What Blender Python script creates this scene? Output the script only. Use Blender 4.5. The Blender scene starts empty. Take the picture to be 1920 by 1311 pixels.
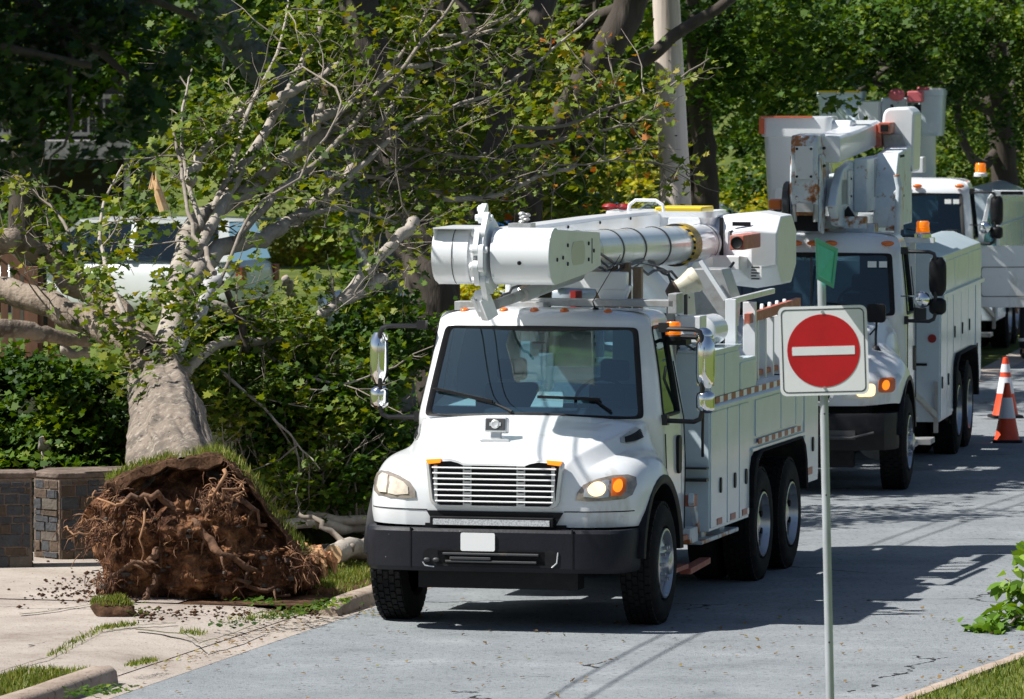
import bpy, bmesh, math, random
import numpy as np
from math import sin, cos, pi, radians, sqrt, atan2, tan
from mathutils import Vector, Matrix
from mathutils.bvhtree import BVHTree

random.seed(7)
S = bpy.context.scene
COL = S.collection

# ------------------------------------------------------------------ camera
CAMH = 5.2
PITCH = math.atan((655.5 - 40.0) / 12000.0)
cam_d = bpy.data.cameras.new('camera')
cam = bpy.data.objects.new('camera', cam_d)
COL.objects.link(cam)
cam.location = (0, 0, CAMH)
cam.rotation_euler = (radians(90) - PITCH, 0, 0)
cam_d.sensor_width = 36.0
cam_d.lens = 12000.0 / 1920.0 * 36.0
cam_d.clip_start = 1.0
cam_d.clip_end = 2000.0
cam_d.dof.use_dof = True
cam_d.dof.focus_distance = 57.0
cam_d.dof.aperture_fstop = 7.5
S.camera = cam

# ------------------------------------------------------------------ light
SUN_AZ = (-0.984, -0.179)          # horizontal direction to the sun
SUN_EL = radians(52)
w = bpy.data.worlds.new("World")
S.world = w
w.use_nodes = True
nt = w.node_tree
bg = nt.nodes['Background']
sky = nt.nodes.new('ShaderNodeTexSky')
sky.sky_type = 'NISHITA'
sky.sun_disc = False
sky.sun_elevation = SUN_EL
sky.sun_rotation = atan2(SUN_AZ[0], SUN_AZ[1])
sky.altitude = 50
nt.links.new(sky.outputs[0], bg.inputs[0])
bg.inputs[1].default_value = 0.055
sun_d = bpy.data.lights.new('sun', 'SUN')
sun_d.energy = 5.0
sun_d.angle = radians(0.5)
sun_d.color = (1.0, 0.97, 0.915)
sun = bpy.data.objects.new('sun', sun_d)
COL.objects.link(sun)
_s = Vector((SUN_AZ[0] * cos(SUN_EL), SUN_AZ[1] * cos(SUN_EL), sin(SUN_EL)))
sun.rotation_euler = _s.to_track_quat('Z', 'Y').to_euler()
S.view_settings.view_transform = 'Standard'
S.view_settings.look = 'None'
S.view_settings.exposure = 0.50
S.view_settings.gamma = 1.0

# ------------------------------------------------------------------ helpers
def at(px, py, Y):
    """world point seen at photo pixel (px,py) at depth Y"""
    vx, vy, vz = (px - 960) / 12000., 1.0, -(py - 655.5) / 12000.
    c, s = cos(PITCH), sin(PITCH)
    x, y, z = vx, c + vz * s, -s + vz * c
    return Vector((x / y * Y, Y, CAMH + z / y * Y))

def gnd(px, py, z=0.0):
    vx, vz = (px - 960) / 12000., -(py - 655.5) / 12000.
    c, s = cos(PITCH), sin(PITCH)
    x, y, zz = vx, c + vz * s, -s + vz * c
    t = (z - CAMH) / zz
    return Vector((x * t, y * t, z))

class MB:
    """collects shapes, then links them as ONE mesh object"""
    def __init__(s):
        s.v, s.f, s.m, s.sm = [], [], [], []
        s.mi = 0
    def add(s, vs, fs, smooth=True):
        b = len(s.v)
        s.v += [tuple(p) for p in vs]
        for f in fs:
            s.f.append([b + i for i in f]); s.m.append(s.mi); s.sm.append(smooth)
        return s
    def box(s, x0, x1, y0, y1, z0, z1, M=None):
        vs = [Vector((x, y, z)) for z in (z0, z1) for y in (y0, y1) for x in (x0, x1)]
        if M is not None: vs = [M @ v for v in vs]
        return s.add(vs, [(0,2,3,1),(4,5,7,6),(0,1,5,4),(2,6,7,3),(0,4,6,2),(1,3,7,5)], False)
    def bar(s, a, b, w, h, up=(0,0,1)):
        a, b = Vector(a), Vector(b); d = (b - a); L = d.length; d.normalize()
        u = Vector(up); x = d.cross(u)
        if x.length < 1e-4: x = d.cross(Vector((1,0,0)))
        x.normalize(); z = x.cross(d)
        M = Matrix((( x.x,d.x,z.x,a.x),(x.y,d.y,z.y,a.y),(x.z,d.z,z.z,a.z),(0,0,0,1)))
        return s.box(-w/2, w/2, 0, L, -h/2, h/2, M)
    def tube(s, pts, rs, n=10, caps=True):
        pts = [Vector(p) for p in pts]
        if not isinstance(rs, (list, tuple)): rs = [rs] * len(pts)
        vs, fs = [], []
        d0 = (pts[1] - pts[0]).normalized()
        ref = Vector((0,0,1)) if abs(d0.z) < .9 else Vector((1,0,0))
        x = d0.cross(ref).normalized()
        for i, p in enumerate(pts):
            if i == 0: d = pts[1] - pts[0]
            elif i == len(pts) - 1: d = pts[-1] - pts[-2]
            else: d = (pts[i+1] - pts[i]).normalized() + (pts[i] - pts[i-1]).normalized()
            if d.length < 1e-6: d = d0
            d.normalize()
            x = (x - d * x.dot(d))
            if x.length < 1e-5: x = d.cross(Vector((.3,.5,.8)))
            x.normalize(); y = d.cross(x)
            for k in range(n):
                a = 2*pi*k/n
                vs.append(p + (x*cos(a) + y*sin(a)) * rs[i])
        for i in range(len(pts)-1):
            for k in range(n):
                fs.append((i*n+k, i*n+(k+1)%n, (i+1)*n+(k+1)%n, (i+1)*n+k))
        s.add(vs, fs, True)
        if caps:
            b = len(s.v) - len(vs)
            s.f.append([b + k for k in range(n)][::-1]); s.m.append(s.mi); s.sm.append(False)
            s.f.append([b + (len(pts)-1)*n + k for k in range(n)]); s.m.append(s.mi); s.sm.append(False)
        return s
    def cyl(s, a, b, r, n=20, r2=None):
        return s.tube([a, b], [r, r if r2 is None else r2], n)
    def prism(s, poly, off, smooth=False):
        """poly: 3d points, off: extrusion vector"""
        n = len(poly); off = Vector(off)
        vs = [Vector(p) for p in poly] + [Vector(p) + off for p in poly]
        fs = [tuple(range(n))[::-1], tuple(range(n, 2*n))] + [(i,(i+1)%n,n+(i+1)%n,n+i) for i in range(n)]
        return s.add(vs, fs, smooth)
    def rev(s, prof, c, axis, n=28):
        """prof: (radius, distance along axis)"""
        c, ax = Vector(c), Vector(axis).normalized()
        r = Vector((0,0,1)) if abs(ax.z) < .9 else Vector((1,0,0))
        x = ax.cross(r).normalized(); y = ax.cross(x)
        vs = [c + ax*h + (x*cos(2*pi*k/n) + y*sin(2*pi*k/n))*rr for rr, h in prof for k in range(n)]
        fs = [(i*n+k, i*n+(k+1)%n, (i+1)*n+(k+1)%n, (i+1)*n+k) for i in range(len(prof)-1) for k in range(n)]
        return s.add(vs, fs, True)
    def grid(s, rows, closed=False, smooth=True):
        m = len(rows[0]); vs = [p for r in rows for p in r]; fs = []
        for i in range(len(rows)-1):
            for k in range(m if closed else m-1):
                fs.append((i*m+k, i*m+(k+1)%m, (i+1)*m+(k+1)%m, (i+1)*m+k))
        return s.add(vs, fs, smooth)
    def sph(s, c, rx, ry=None, rz=None, n=14):
        ry = ry or rx; rz = rz or rx; c = Vector(c)
        rows = []
        for i in range(n//2+1):
            t = pi*i/(n//2)
            rows.append([c + Vector((rx*sin(t)*cos(2*pi*k/n), ry*sin(t)*sin(2*pi*k/n), rz*cos(t))) for k in range(n)])
        return s.grid(rows, True)
    def build(s, name, mats, parent=None, bevel=0, sub=0, seg=2, sharp=40):
        me = bpy.data.meshes.new(name)
        me.from_pydata(s.v, [], s.f)
        if not isinstance(mats, (list, tuple)): mats = [mats]
        for m in mats: me.materials.append(m)
        me.polygons.foreach_set('material_index', s.m)
        bm = bmesh.new(); bm.from_mesh(me)
        bmesh.ops.remove_doubles(bm, verts=bm.verts, dist=1e-5)
        bmesh.ops.recalc_face_normals(bm, faces=bm.faces)
        for f in bm.faces: f.smooth = True
        for e in bm.edges:
            if len(e.link_faces) == 2 and e.calc_face_angle(0) > radians(sharp): e.smooth = False
        bm.to_mesh(me); bm.free()
        o = bpy.data.objects.new(name, me); COL.objects.link(o)
        if parent is not None: o.parent = parent
        if sub:
            q = o.modifiers.new('sub', 'SUBSURF'); q.levels = sub; q.render_levels = sub
        if bevel:
            q = o.modifiers.new('bevel', 'BEVEL'); q.width = bevel; q.segments = seg; q.limit_method = 'ANGLE'; q.angle_limit = radians(35)
            q.harden_normals = True
        return o

def wob(pts, amp, seed, n=4):
    """subdivide a polyline and make it crooked"""
    rg = random.Random(seed); out = []
    P = [Vector(p) for p in pts]
    for i in range(len(P)-1):
        p0 = P[max(0,i-1)]; p1 = P[i]; p2 = P[i+1]; p3 = P[min(len(P)-1,i+2)]
        for k in range(n):
            t = k/n
            q = .5*((2*p1) + (p2-p0)*t + (2*p0-5*p1+4*p2-p3)*t*t + (3*p1-p0-3*p2+p3)*t**3)
            if i or k: q = q + Vector((rg.gauss(0,amp), rg.gauss(0,amp), rg.gauss(0,amp)))
            out.append(q)
    out.append(P[-1]); return out

def bake(o):
    """applies the modifiers of o"""
    dg = bpy.context.evaluated_depsgraph_get(); dg.update()
    me = bpy.data.meshes.new_from_object(o.evaluated_get(dg))
    o.modifiers.clear(); o.data = me
    return o

def tag(o, label=None, cat=None, group=None, kind=None):
    if label: o['label'] = label
    if cat: o['category'] = cat
    if group: o['group'] = group
    if kind: o['kind'] = kind
    return o

def thing(name, loc, rz=0, label=None, cat=None, group=None):
    o = bpy.data.objects.new(name, None); COL.objects.link(o)
    o.location = loc; o.rotation_euler = (0, 0, rz); o.empty_display_size = .3
    return tag(o, label, cat, group)

# ------------------------------------------------------------------ materials
def mat(name, base=(.5,.5,.5), rough=.5, metal=0, spec=.5, coat=0, noise=None, bump=None, alpha=None, emis=None, trans=0, rand=None, stripe=None):
    """noise=(scale, colour2, lo, hi[, stretch]) mixes a second colour; bump=(scale, strength)"""
    m = bpy.data.materials.new(name); m.use_nodes = True
    n = m.node_tree.nodes; l = m.node_tree.links; p = n['Principled BSDF']
    p.inputs['Base Color'].default_value = (*base, 1)
    p.inputs['Roughness'].default_value = rough
    p.inputs['Metallic'].default_value = metal
    p.inputs['Specular IOR Level'].default_value = spec
    p.inputs['Coat Weight'].default_value = coat
    p.inputs['Coat Roughness'].default_value = .08
    if trans: p.inputs['Transmission Weight'].default_value = trans
    tc = n.new('ShaderNodeTexCoord')
    src = None
    if noise:
        for q in (noise if isinstance(noise, list) else [noise]):
            mp = n.new('ShaderNodeMapping'); l.new(tc.outputs['Object'], mp.inputs[0])
            if len(q) > 4: mp.inputs['Scale'].default_value = q[4]
            tx = n.new('ShaderNodeTexNoise'); tx.inputs['Scale'].default_value = q[0]; tx.inputs['Detail'].default_value = 6; tx.inputs['Roughness'].default_value = .65
            l.new(mp.outputs[0], tx.inputs['Vector'])
            mr = n.new('ShaderNodeMapRange'); mr.inputs['From Min'].default_value = q[2]; mr.inputs['From Max'].default_value = q[3]
            l.new(tx.outputs[0], mr.inputs[0])
            mx = n.new('ShaderNodeMix'); mx.data_type = 'RGBA'
            l.new(mr.outputs[0], mx.inputs[0])
            if src is None: mx.inputs[6].default_value = (*base, 1)
            else: l.new(src, mx.inputs[6])
            mx.inputs[7].default_value = (*q[1], 1)
            src = mx.outputs[2]
        l.new(src, p.inputs['Base Color'])
    if bump:
        tx = n.new('ShaderNodeTexNoise'); tx.inputs['Scale'].default_value = bump[0]; tx.inputs['Detail'].default_value = 5
        mp = n.new('ShaderNodeMapping'); l.new(tc.outputs['Object'], mp.inputs[0])
        if len(bump) > 2: mp.inputs['Scale'].default_value = bump[2]
        l.new(mp.outputs[0], tx.inputs['Vector'])
        b = n.new('ShaderNodeBump'); b.inputs['Strength'].default_value = bump[1]; b.inputs['Distance'].default_value = .02
        l.new(tx.outputs[0], b.inputs['Height']); l.new(b.outputs[0], p.inputs['Normal'])
    if emis:
        p.inputs['Emission Color'].default_value = (*emis[0], 1); p.inputs['Emission Strength'].default_value = emis[1]
    return m

def leafmat(name, cols, trans=.28, rough=.55):
    m = bpy.data.materials.new(name); m.use_nodes = True
    n = m.node_tree.nodes; l = m.node_tree.links; p = n['Principled BSDF']; out = n['Material Output']
    cols = [(a, tuple(min(.8, v*(1.35 if name[:2] in ('ol','au') else 1.14)) for v in c)) for a, c in cols]
    at_ = n.new('ShaderNodeAttribute'); at_.attribute_name = 'rnd'
    cr = n.new('ShaderNodeValToRGB'); cr.color_ramp.interpolation = 'LINEAR'
    el = cr.color_ramp.elements
    el[0].position = cols[0][0]; el[0].color = (*cols[0][1], 1)
    el[1].position = cols[-1][0]; el[1].color = (*cols[-1][1], 1)
    for q in cols[1:-1]:
        e = el.new(q[0]); e.color = (*q[1], 1)
    l.new(at_.outputs['Fac'], cr.inputs[0])
    l.new(cr.outputs[0], p.inputs['Base Color'])
    p.inputs['Roughness'].default_value = rough
    p.inputs['Specular IOR Level'].default_value = .25
    tr = n.new('ShaderNodeBsdfTranslucent')
    hs = n.new('ShaderNodeHueSaturation'); hs.inputs['Hue'].default_value = .485; hs.inputs['Saturation'].default_value = 1.15; hs.inputs['Value'].default_value = 1.5
    l.new(cr.outputs[0], hs.inputs['Color']); l.new(hs.outputs[0], tr.inputs[0])
    mx = n.new('ShaderNodeMixShader'); mx.inputs[0].default_value = trans
    l.new(p.outputs[0], mx.inputs[1]); l.new(tr.outputs[0], mx.inputs[2]); l.new(mx.outputs[0], out.inputs[0])
    return m

def glassmat(name, tint, refl=.12, rough=.02):
    m = bpy.data.materials.new(name); m.use_nodes = True
    n = m.node_tree.nodes; l = m.node_tree.links; out = n['Material Output']; n.remove(n['Principled BSDF'])
    t = n.new('ShaderNodeBsdfTransparent'); t.inputs[0].default_value = (*tint, 1)
    g = n.new('ShaderNodeBsdfGlossy'); g.inputs['Roughness'].default_value = rough; g.inputs[0].default_value = (.80,1,1,1)
    fr = n.new('ShaderNodeFresnel'); fr.inputs[0].default_value = 1.5
    ad = n.new('ShaderNodeMath'); ad.operation = 'ADD'; ad.inputs[1].default_value = refl; ad.use_clamp = True
    l.new(fr.outputs[0], ad.inputs[0])
    mx = n.new('ShaderNodeMixShader'); l.new(ad.outputs[0], mx.inputs[0]); l.new(t.outputs[0], mx.inputs[1]); l.new(g.outputs[0], mx.inputs[2])
    l.new(mx.outputs[0], out.inputs[0])
    return m

W_ = (.79,.815,.84)
M = dict(
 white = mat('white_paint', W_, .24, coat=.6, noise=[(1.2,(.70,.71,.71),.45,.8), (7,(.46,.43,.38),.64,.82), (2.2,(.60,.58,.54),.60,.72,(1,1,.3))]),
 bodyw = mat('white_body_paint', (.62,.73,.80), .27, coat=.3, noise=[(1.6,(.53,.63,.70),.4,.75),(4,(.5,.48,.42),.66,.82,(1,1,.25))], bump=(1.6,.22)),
 fglass = mat('white_fibreglass', (.79,.81,.83), .35, coat=.3, noise=[(1.5,(.65,.67,.68),.5,.8),(11,(.55,.42,.32),.72,.8)]),
 rusty = mat('rusty_white_paint', (.70,.75,.79), .35, noise=[(3.5,(.52,.60,.66),.4,.6),(4.5,(.40,.15,.04),.53,.60),(9,(.14,.05,.02),.60,.66)], bump=(14,.3)),
 grey = mat('grey_metal', (.42,.43,.43), .4, .3, noise=(6,(.28,.25,.22),.5,.75)),
 dgrey = mat('dark_metal', (.06,.062,.065), .45, .2, noise=(8,(.12,.10,.08),.55,.75)),
 black = mat('black_plastic', (.008,.008,.010), .5, spec=.25, noise=(5,(.018,.018,.018),.5,.7)),
 bump = mat('black_bumper_paint', (.010,.011,.016), .5, spec=.25, noise=[(3,(.016,.016,.022),.45,.7),(26,(.35,.33,.31),.71,.74)], bump=(30,.1)),
 rubber = mat('tyre_rubber', (.009,.009,.010), .8, spec=.2, noise=(9,(.022,.020,.019),.5,.7), bump=(60,.2)),
 chrome = mat('chrome', (.85,.86,.87), .08, 1, bump=(2.5,.15)),
 rim = mat('steel_rim', (.55,.57,.60), .28, .8, noise=(9,(.25,.22,.2),.55,.75)),
 slat = mat('silver_plastic', (.62,.63,.63), .3, .4),
 glass = glassmat('windscreen_glass', (.42,.60,.66), .16),
 dglass = glassmat('tinted_glass', (.12,.17,.21), .05),
 lens = mat('headlamp_lens', (.80,.70,.55), .12, coat=.8, noise=(14,(.50,.45,.38),.4,.7)),
 lampon = mat('lit_lamp', (1,.8,.5), .3, emis=((1,.66,.30),1.4)),
 ambon = mat('lit_amber', (.8,.22,.02), .25, emis=((1,.24,.01),.9)),
 amber = mat('amber_plastic', (.75,.16,.015), .25, coat=.5),
 orange = mat('orange_beacon', (.85,.20,.01), .2, coat=.5, emis=((1,.2,.0),.35)),
 red = mat('red_tape', (.30,.014,.016), .35, noise=(20,(.16,.02,.02),.5,.7)),
 redpl = mat('faded_red_paint', (.42,.11,.07), .5, noise=(9,(.6,.3,.22),.5,.75)),
 yellow = mat('yellow_plastic', (.75,.55,.03), .4),
 wood = mat('weathered_wood', (.30,.20,.13), .75, noise=(6,(.16,.10,.06),.4,.7,(1,1,.15)), bump=(20,.4,(1,1,.1))),
 hose = mat('black_hose', (.012,.012,.013), .4),
 seat = mat('seat_fabric', (.035,.045,.06), .8),
 beige = mat('cab_lining', (.30,.30,.28), .7),
 paper = mat('paper', (.85,.86,.84), .6),
 plate = mat('plate_blank', (.86,.86,.85), .4),
 led = mat('led_bar_lens', (.62,.63,.64), .25, noise=(60,(.35,.36,.38),.45,.6)),
)
# yellow and black diagonal warning band
def bandmat():
    m = bpy.data.materials.new('warning_band'); m.use_nodes = True
    n = m.node_tree.nodes; l = m.node_tree.links; p = n['Principled BSDF']
    tc = n.new('ShaderNodeTexCoord'); sx = n.new('ShaderNodeSeparateXYZ'); l.new(tc.outputs['Object'], sx.inputs[0])
    a = n.new('ShaderNodeMath'); a.operation = 'MULTIPLY'; a.inputs[1].default_value = 1.0; l.new(sx.outputs[1], a.inputs[0])
    b = n.new('ShaderNodeMath'); b.operation = 'ADD'; l.new(a.outputs[0], b.inputs[0]); l.new(sx.outputs[2], b.inputs[1])
    c = n.new('ShaderNodeMath'); c.operation = 'MULTIPLY'; c.inputs[1].default_value = 18; l.new(b.outputs[0], c.inputs[0])
    d = n.new('ShaderNodeMath'); d.operation = 'FRACT'; l.new(c.outputs[0], d.inputs[0])
    e = n.new('ShaderNodeMath'); e.operation = 'GREATER_THAN'; e.inputs[1].default_value = .5; l.new(d.outputs[0], e.inputs[0])
    mx = n.new('ShaderNodeMix'); mx.data_type = 'RGBA'; mx.inputs[6].default_value = (.015,.015,.015,1); mx.inputs[7].default_value = (.75,.5,.05,1)
    l.new(e.outputs[0], mx.inputs[0]); l.new(mx.outputs[2], p.inputs['Base Color']); p.inputs['Roughness'].default_value = .5
    return m
M['band'] = bandmat()
# ------------------------------------------------------------------ ground, road, pavement
RA = radians(13.7)                      # heading of the street near the first truck
RD = Vector((sin(RA), cos(RA), 0)); RR = Vector((cos(RA), -sin(RA), 0))

def groundmat(name, stops, scale, rough=.9, bump=.5, cracks=None, bscale=60, second=None):
    m = bpy.data.materials.new(name); m.use_nodes = True
    n = m.node_tree.nodes; l = m.node_tree.links; p = n['Principled BSDF']; p.inputs['Roughness'].default_value = rough
    p.inputs['Specular IOR Level'].default_value = .12
    tc = n.new('ShaderNodeTexCoord')
    t1 = n.new('ShaderNodeTexNoise'); t1.inputs['Scale'].default_value = scale; t1.inputs['Detail'].default_value = 9; t1.inputs['Roughness'].default_value = .7
    l.new(tc.outputs['Object'], t1.inputs[0])
    cr = n.new('ShaderNodeValToRGB'); e = cr.color_ramp.elements
    e[0].position = stops[0][0]; e[0].color = (*stops[0][1], 1); e[1].position = stops[-1][0]; e[1].color = (*stops[-1][1], 1)
    for q in stops[1:-1]:
        x = e.new(q[0]); x.color = (*q[1], 1)
    l.new(t1.outputs[0], cr.inputs[0]); src = cr.outputs[0]
    if second:   # fine speckle: (scale, colour, lo, hi)
        t2 = n.new('ShaderNodeTexNoise'); t2.inputs['Scale'].default_value = second[0]; t2.inputs['Detail'].default_value = 3; l.new(tc.outputs['Object'], t2.inputs[0])
        mr = n.new('ShaderNodeMapRange'); mr.inputs[1].default_value = second[2]; mr.inputs[2].default_value = second[3]; l.new(t2.outputs[0], mr.inputs[0])
        mx = n.new('ShaderNodeMix'); mx.data_type = 'RGBA'; l.new(mr.outputs[0], mx.inputs[0]); l.new(src, mx.inputs[6]); mx.inputs[7].default_value = (*second[1], 1); src = mx.outputs[2]
    if cracks:
        vv = n.new('ShaderNodeTexNoise'); vv.inputs['Scale'].default_value = 2.5; vv.inputs['Detail'].default_value = 5; l.new(tc.outputs['Object'], vv.inputs[0])
        mv = n.new('ShaderNodeMix'); mv.data_type = 'VECTOR'; mv.inputs[0].default_value = .35; l.new(tc.outputs['Object'], mv.inputs[4]); l.new(vv.outputs['Color'], mv.inputs[5])
        vo = n.new('ShaderNodeTexVoronoi'); vo.feature = 'DISTANCE_TO_EDGE'; vo.inputs['Scale'].default_value = cracks[0]; l.new(mv.outputs[1], vo.inputs['Vector'])
        lt = n.new('ShaderNodeMath'); lt.operation = 'LESS_THAN'; lt.inputs[1].default_value = cracks[1]; l.new(vo.outputs[0], lt.inputs[0])
        gt = n.new('ShaderNodeMath'); gt.operation = 'GREATER_THAN'; gt.inputs[1].default_value = cracks[2]
        tn = n.new('ShaderNodeTexNoise'); tn.inputs['Scale'].default_value = .55; l.new(tc.outputs['Object'], tn.inputs[0]); l.new(tn.outputs[0], gt.inputs[0])
        mu = n.new('ShaderNodeMath'); mu.operation = 'MULTIPLY'; l.new(lt.outputs[0], mu.inputs[0]); l.new(gt.outputs[0], mu.inputs[1])
        mx = n.new('ShaderNodeMix'); mx.data_type = 'RGBA'; l.new(mu.outputs[0], mx.inputs[0]); l.new(src, mx.inputs[6]); mx.inputs[7].default_value = (.03,.03,.03,1); src = mx.outputs[2]
    l.new(src, p.inputs['Base Color'])
    tb = n.new('ShaderNodeTexNoise'); tb.inputs['Scale'].default_value = bscale; tb.inputs['Detail'].default_value = 4; l.new(tc.outputs['Object'], tb.inputs[0])
    b = n.new('ShaderNodeBump'); b.inputs['Strength'].default_value = bump; b.inputs['Distance'].default_value = .01; l.new(tb.outputs[0], b.inputs['Height']); l.new(b.outputs[0], p.inputs['Normal'])
    return m

m_asph = groundmat('old_asphalt', [(.25,(.135,.15,.162)),(.42,(.215,.234,.246)),(.55,(.245,.265,.278)),(.75,(.33,.35,.36))], .9, .9, 1.0, cracks=(.38,.0045,.56), second=(20,(.10,.11,.12),.56,.72), bscale=60)
m_conc = groundmat('concrete', [(.3,(.24,.20,.17)),(.45,(.36,.31,.27)),(.55,(.41,.36,.315)),(.72,(.48,.42,.37))], .9, .9, .7, second=(26,(.20,.155,.12),.60,.72), cracks=(.55,.004,.62))
m_kerb = groundmat('kerb_concrete', [(.3,(.30,.23,.18)),(.6,(.42,.34,.28)),(.8,(.5,.43,.37))], 3, .9, .6, second=(18,(.18,.13,.10),.58,.72))
m_grass = groundmat('grassy_ground', [(.3,(.04,.06,.015)),(.5,(.10,.13,.03)),(.7,(.19,.21,.055))], .8, .95, 1, bscale=8)
m_soil = groundmat('brown_soil', [(.3,(.025,.014,.009)),(.5,(.07,.038,.022)),(.7,(.17,.095,.055))], 5, .95, 1.5, bscale=25)
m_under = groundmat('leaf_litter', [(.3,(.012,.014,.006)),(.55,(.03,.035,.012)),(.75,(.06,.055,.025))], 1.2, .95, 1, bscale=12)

def flat(name, pts, z, m, label=None):
    me = bpy.data.meshes.new(name); me.from_pydata([(p[0], p[1], p[2] if len(p) > 2 else z) for p in pts], [], [list(range(len(pts)))])
    me.materials.append(m); o = bpy.data.objects.new(name, me); COL.objects.link(o); o['kind'] = 'structure'
    return o

# one sheet of terrain reaching the horizon; rises to a wooded slope far behind
def hz(x, y):
    h = -.03
    d = (Vector((x, y, 0)) - Vector((0, 55, 0))).dot(RR)
    if y > 150: h += min((y - 150) * .10, 60) 
    if d < -6 : h += min((-6 - d) * .12, .5)
    return h
mb = MB()
xs = [-600,-250,-120,-70,-40,-25,-15,-9,-7,-5,0,5,10,20,35,60,100,250,600]; ys = [-60,0,30,45,50,55,60,66,74,84,100,120,150,185,230,300,450,700,1100]
mb.grid([[(x, y, hz(x, y)) for x in xs] for y in ys])
ground = tag(mb.build('ground', m_grass), kind='structure')

# the street bends a little to the left beyond the first truck
def street(t, off):
    """t: distance along the street from a point under the first truck's nose, off: metres to the right"""
    a = RA if t < 12 else RA - radians(min(t-12, 40) * .11)
    p = Vector((-.145, 54.38, 0))
    n = max(1, int(abs(t) / 1)); d = t / n
    for i in range(n):
        tt = i * d; aa = RA if tt < 12 else RA - radians(min(tt-12, 40) * .11)
        p = p + Vector((sin(aa), cos(aa), 0)) * d
    return p + Vector((cos(a), -sin(a), 0)) * off
LEFT, RIGHT = -1.62, 4.75
def RE(t): return RIGHT + .10 + max(-.55, min(0, (t+1.3)*.10))
ts = [-60,-40,-25,-15,-10,-8,-6,-5,-4,-3,-2,-1,0,1,2,3,4,6,8,12,16,20,25,30,36,42,50,60,75]
mb = MB()
def lft(t): return LEFT - (.25 if t > 3 else max(0, (.9 - (t+4.5)*.2)) if t < -0 else 0) * 0
mb.grid([[street(t, o) for o in (LEFT, 0, 2, RE(t))] for t in ts])
road = tag(mb.build('road', m_asph), kind='structure'); road.location.z = .004

# concrete gutter, then pavement with the dropped driveway, kerbs
mb = MB(); mb.grid([[street(t, o) + Vector((0,0,z)) for o, z in ((LEFT-.34, .022),(LEFT-.02, .010),(LEFT+.05,.006))] for t in ts])
gutter = tag(mb.build('gutter', m_conc), kind='structure')
mb = MB()
mb.grid([[street(t, o) + Vector((0,0,z)) for o, z in ((-9,.12),(-5.4,.10),(-3.6,.095),(LEFT-.80,.085),(LEFT-.34,.028))] for t in [-5.2,-4,-3,-2,-1,0,.9]])
tag(mb.build('driveway', m_conc), kind='structure')
mb = MB()
mb.grid([[street(t, o) + Vector((0,0,z)) for o, z in ((-9,.12),(-4.6,.104),(-3.1,.099))] for t in [.92,2,4,6,10,16,30]])
mb.grid([[street(t, o) + Vector((0,0,z)) for o, z in ((-4.6,.104),(-3.1,.099))] for t in [-40,-20,-10,-7,-5.22]])
tag(mb.build('pavement', m_conc), kind='structure')
mb = MB()
mb.grid([[street(t, o) + Vector((0,0,z)) for o, z in ((-3.09,.09),(-1.9,.10))] for t in [.92,2,4,6,10,16,30]])
mb.grid([[street(t, o) + Vector((0,0,z)) for o, z in ((-3.09,.09),(-1.9,.10))] for t in [-40,-20,-10,-7,-5.22]])
tag(mb.build('verge_soil', m_soil), kind='structure')
def kerb(t0, t1, off, w, h, name, step=.5, side=1):
    mb = MB(); rows = []; t = t0; k = 0
    while t < t1 + 1e-6:
        j = (random.random()-.5)*.012
        e = 1.0
        if k == 0 or t > t1 - 1e-6: e = .55
        rows.append([street(t, (RE(t) if off == RIGHT else off) + o*side) + Vector((0,0,z*e)) for o, z in ((-w, -.02), (-w, h+j), (-.04, h+j), (-.0, h*.75+j), (0.02, -.02))])
        t += step; k += 1
    mb.grid(rows)
    for r in (rows[0], rows[-1]): mb.add(r, [(0,1,2,3,4)], False)
    return mb.build(name, m_kerb, bevel=0, sharp=60)
k1 = kerb(.95, 30, LEFT-.04, .16, .135, 'kerb_back'); tag(k1, kind='structure'); k1.name = 'kerb'
k2 = kerb(-30, -4.95, LEFT-.20, .2, .15, 'kerb'); tag(k2, kind='structure')
k3 = kerb(-40, 60, RIGHT, .16, .12, 'kerb', side=-1); tag(k3, kind='structure')
mb = MB(); mb.grid([[street(t, o) + Vector((0,0,z)) for o, z in ((RE(t)+.17, .10), (RE(t)+1.3,.12), (RE(t)+6, .02))] for t in ts])
tag(mb.build('verge', m_grass), kind='structure')

# expansion joints between the driveway slabs, with dirt in them
m_joint = mat('joint_dirt', (.05,.045,.025), .95, noise=(9,(.10,.11,.03),.45,.65))
def joint(pix, w=.010, z=.112):
    mb = MB(); P = [gnd(x, y, z) for x, y in pix]
    Q = []
    for a, b in zip(P[:-1], P[1:]):
        for k in range(5): Q.append(a.lerp(b, k/5) + Vector((random.uniform(-.008,.008), random.uniform(-.05,.05), 0)))
    Q.append(P[-1])
    rows = [[q + Vector((0,-w*2.6*random.uniform(.7,1.4),0)), q + Vector((0,w*2.6*random.uniform(.7,1.4),0))] for q in Q]
    mb.grid(rows); return mb.build('pavement_joint', m_joint)
js = [joint([(0,1258),(90,1232),(190,1180),(255,1172),(330,1168)]), joint([(35,1152),(110,1143),(185,1130)], .012), joint([(255,1180),(350,1190),(372,1204)],.014), joint([(372,1206),(430,1190),(480,1170)],.016)]
for o in js: tag(o, kind='structure')
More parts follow.
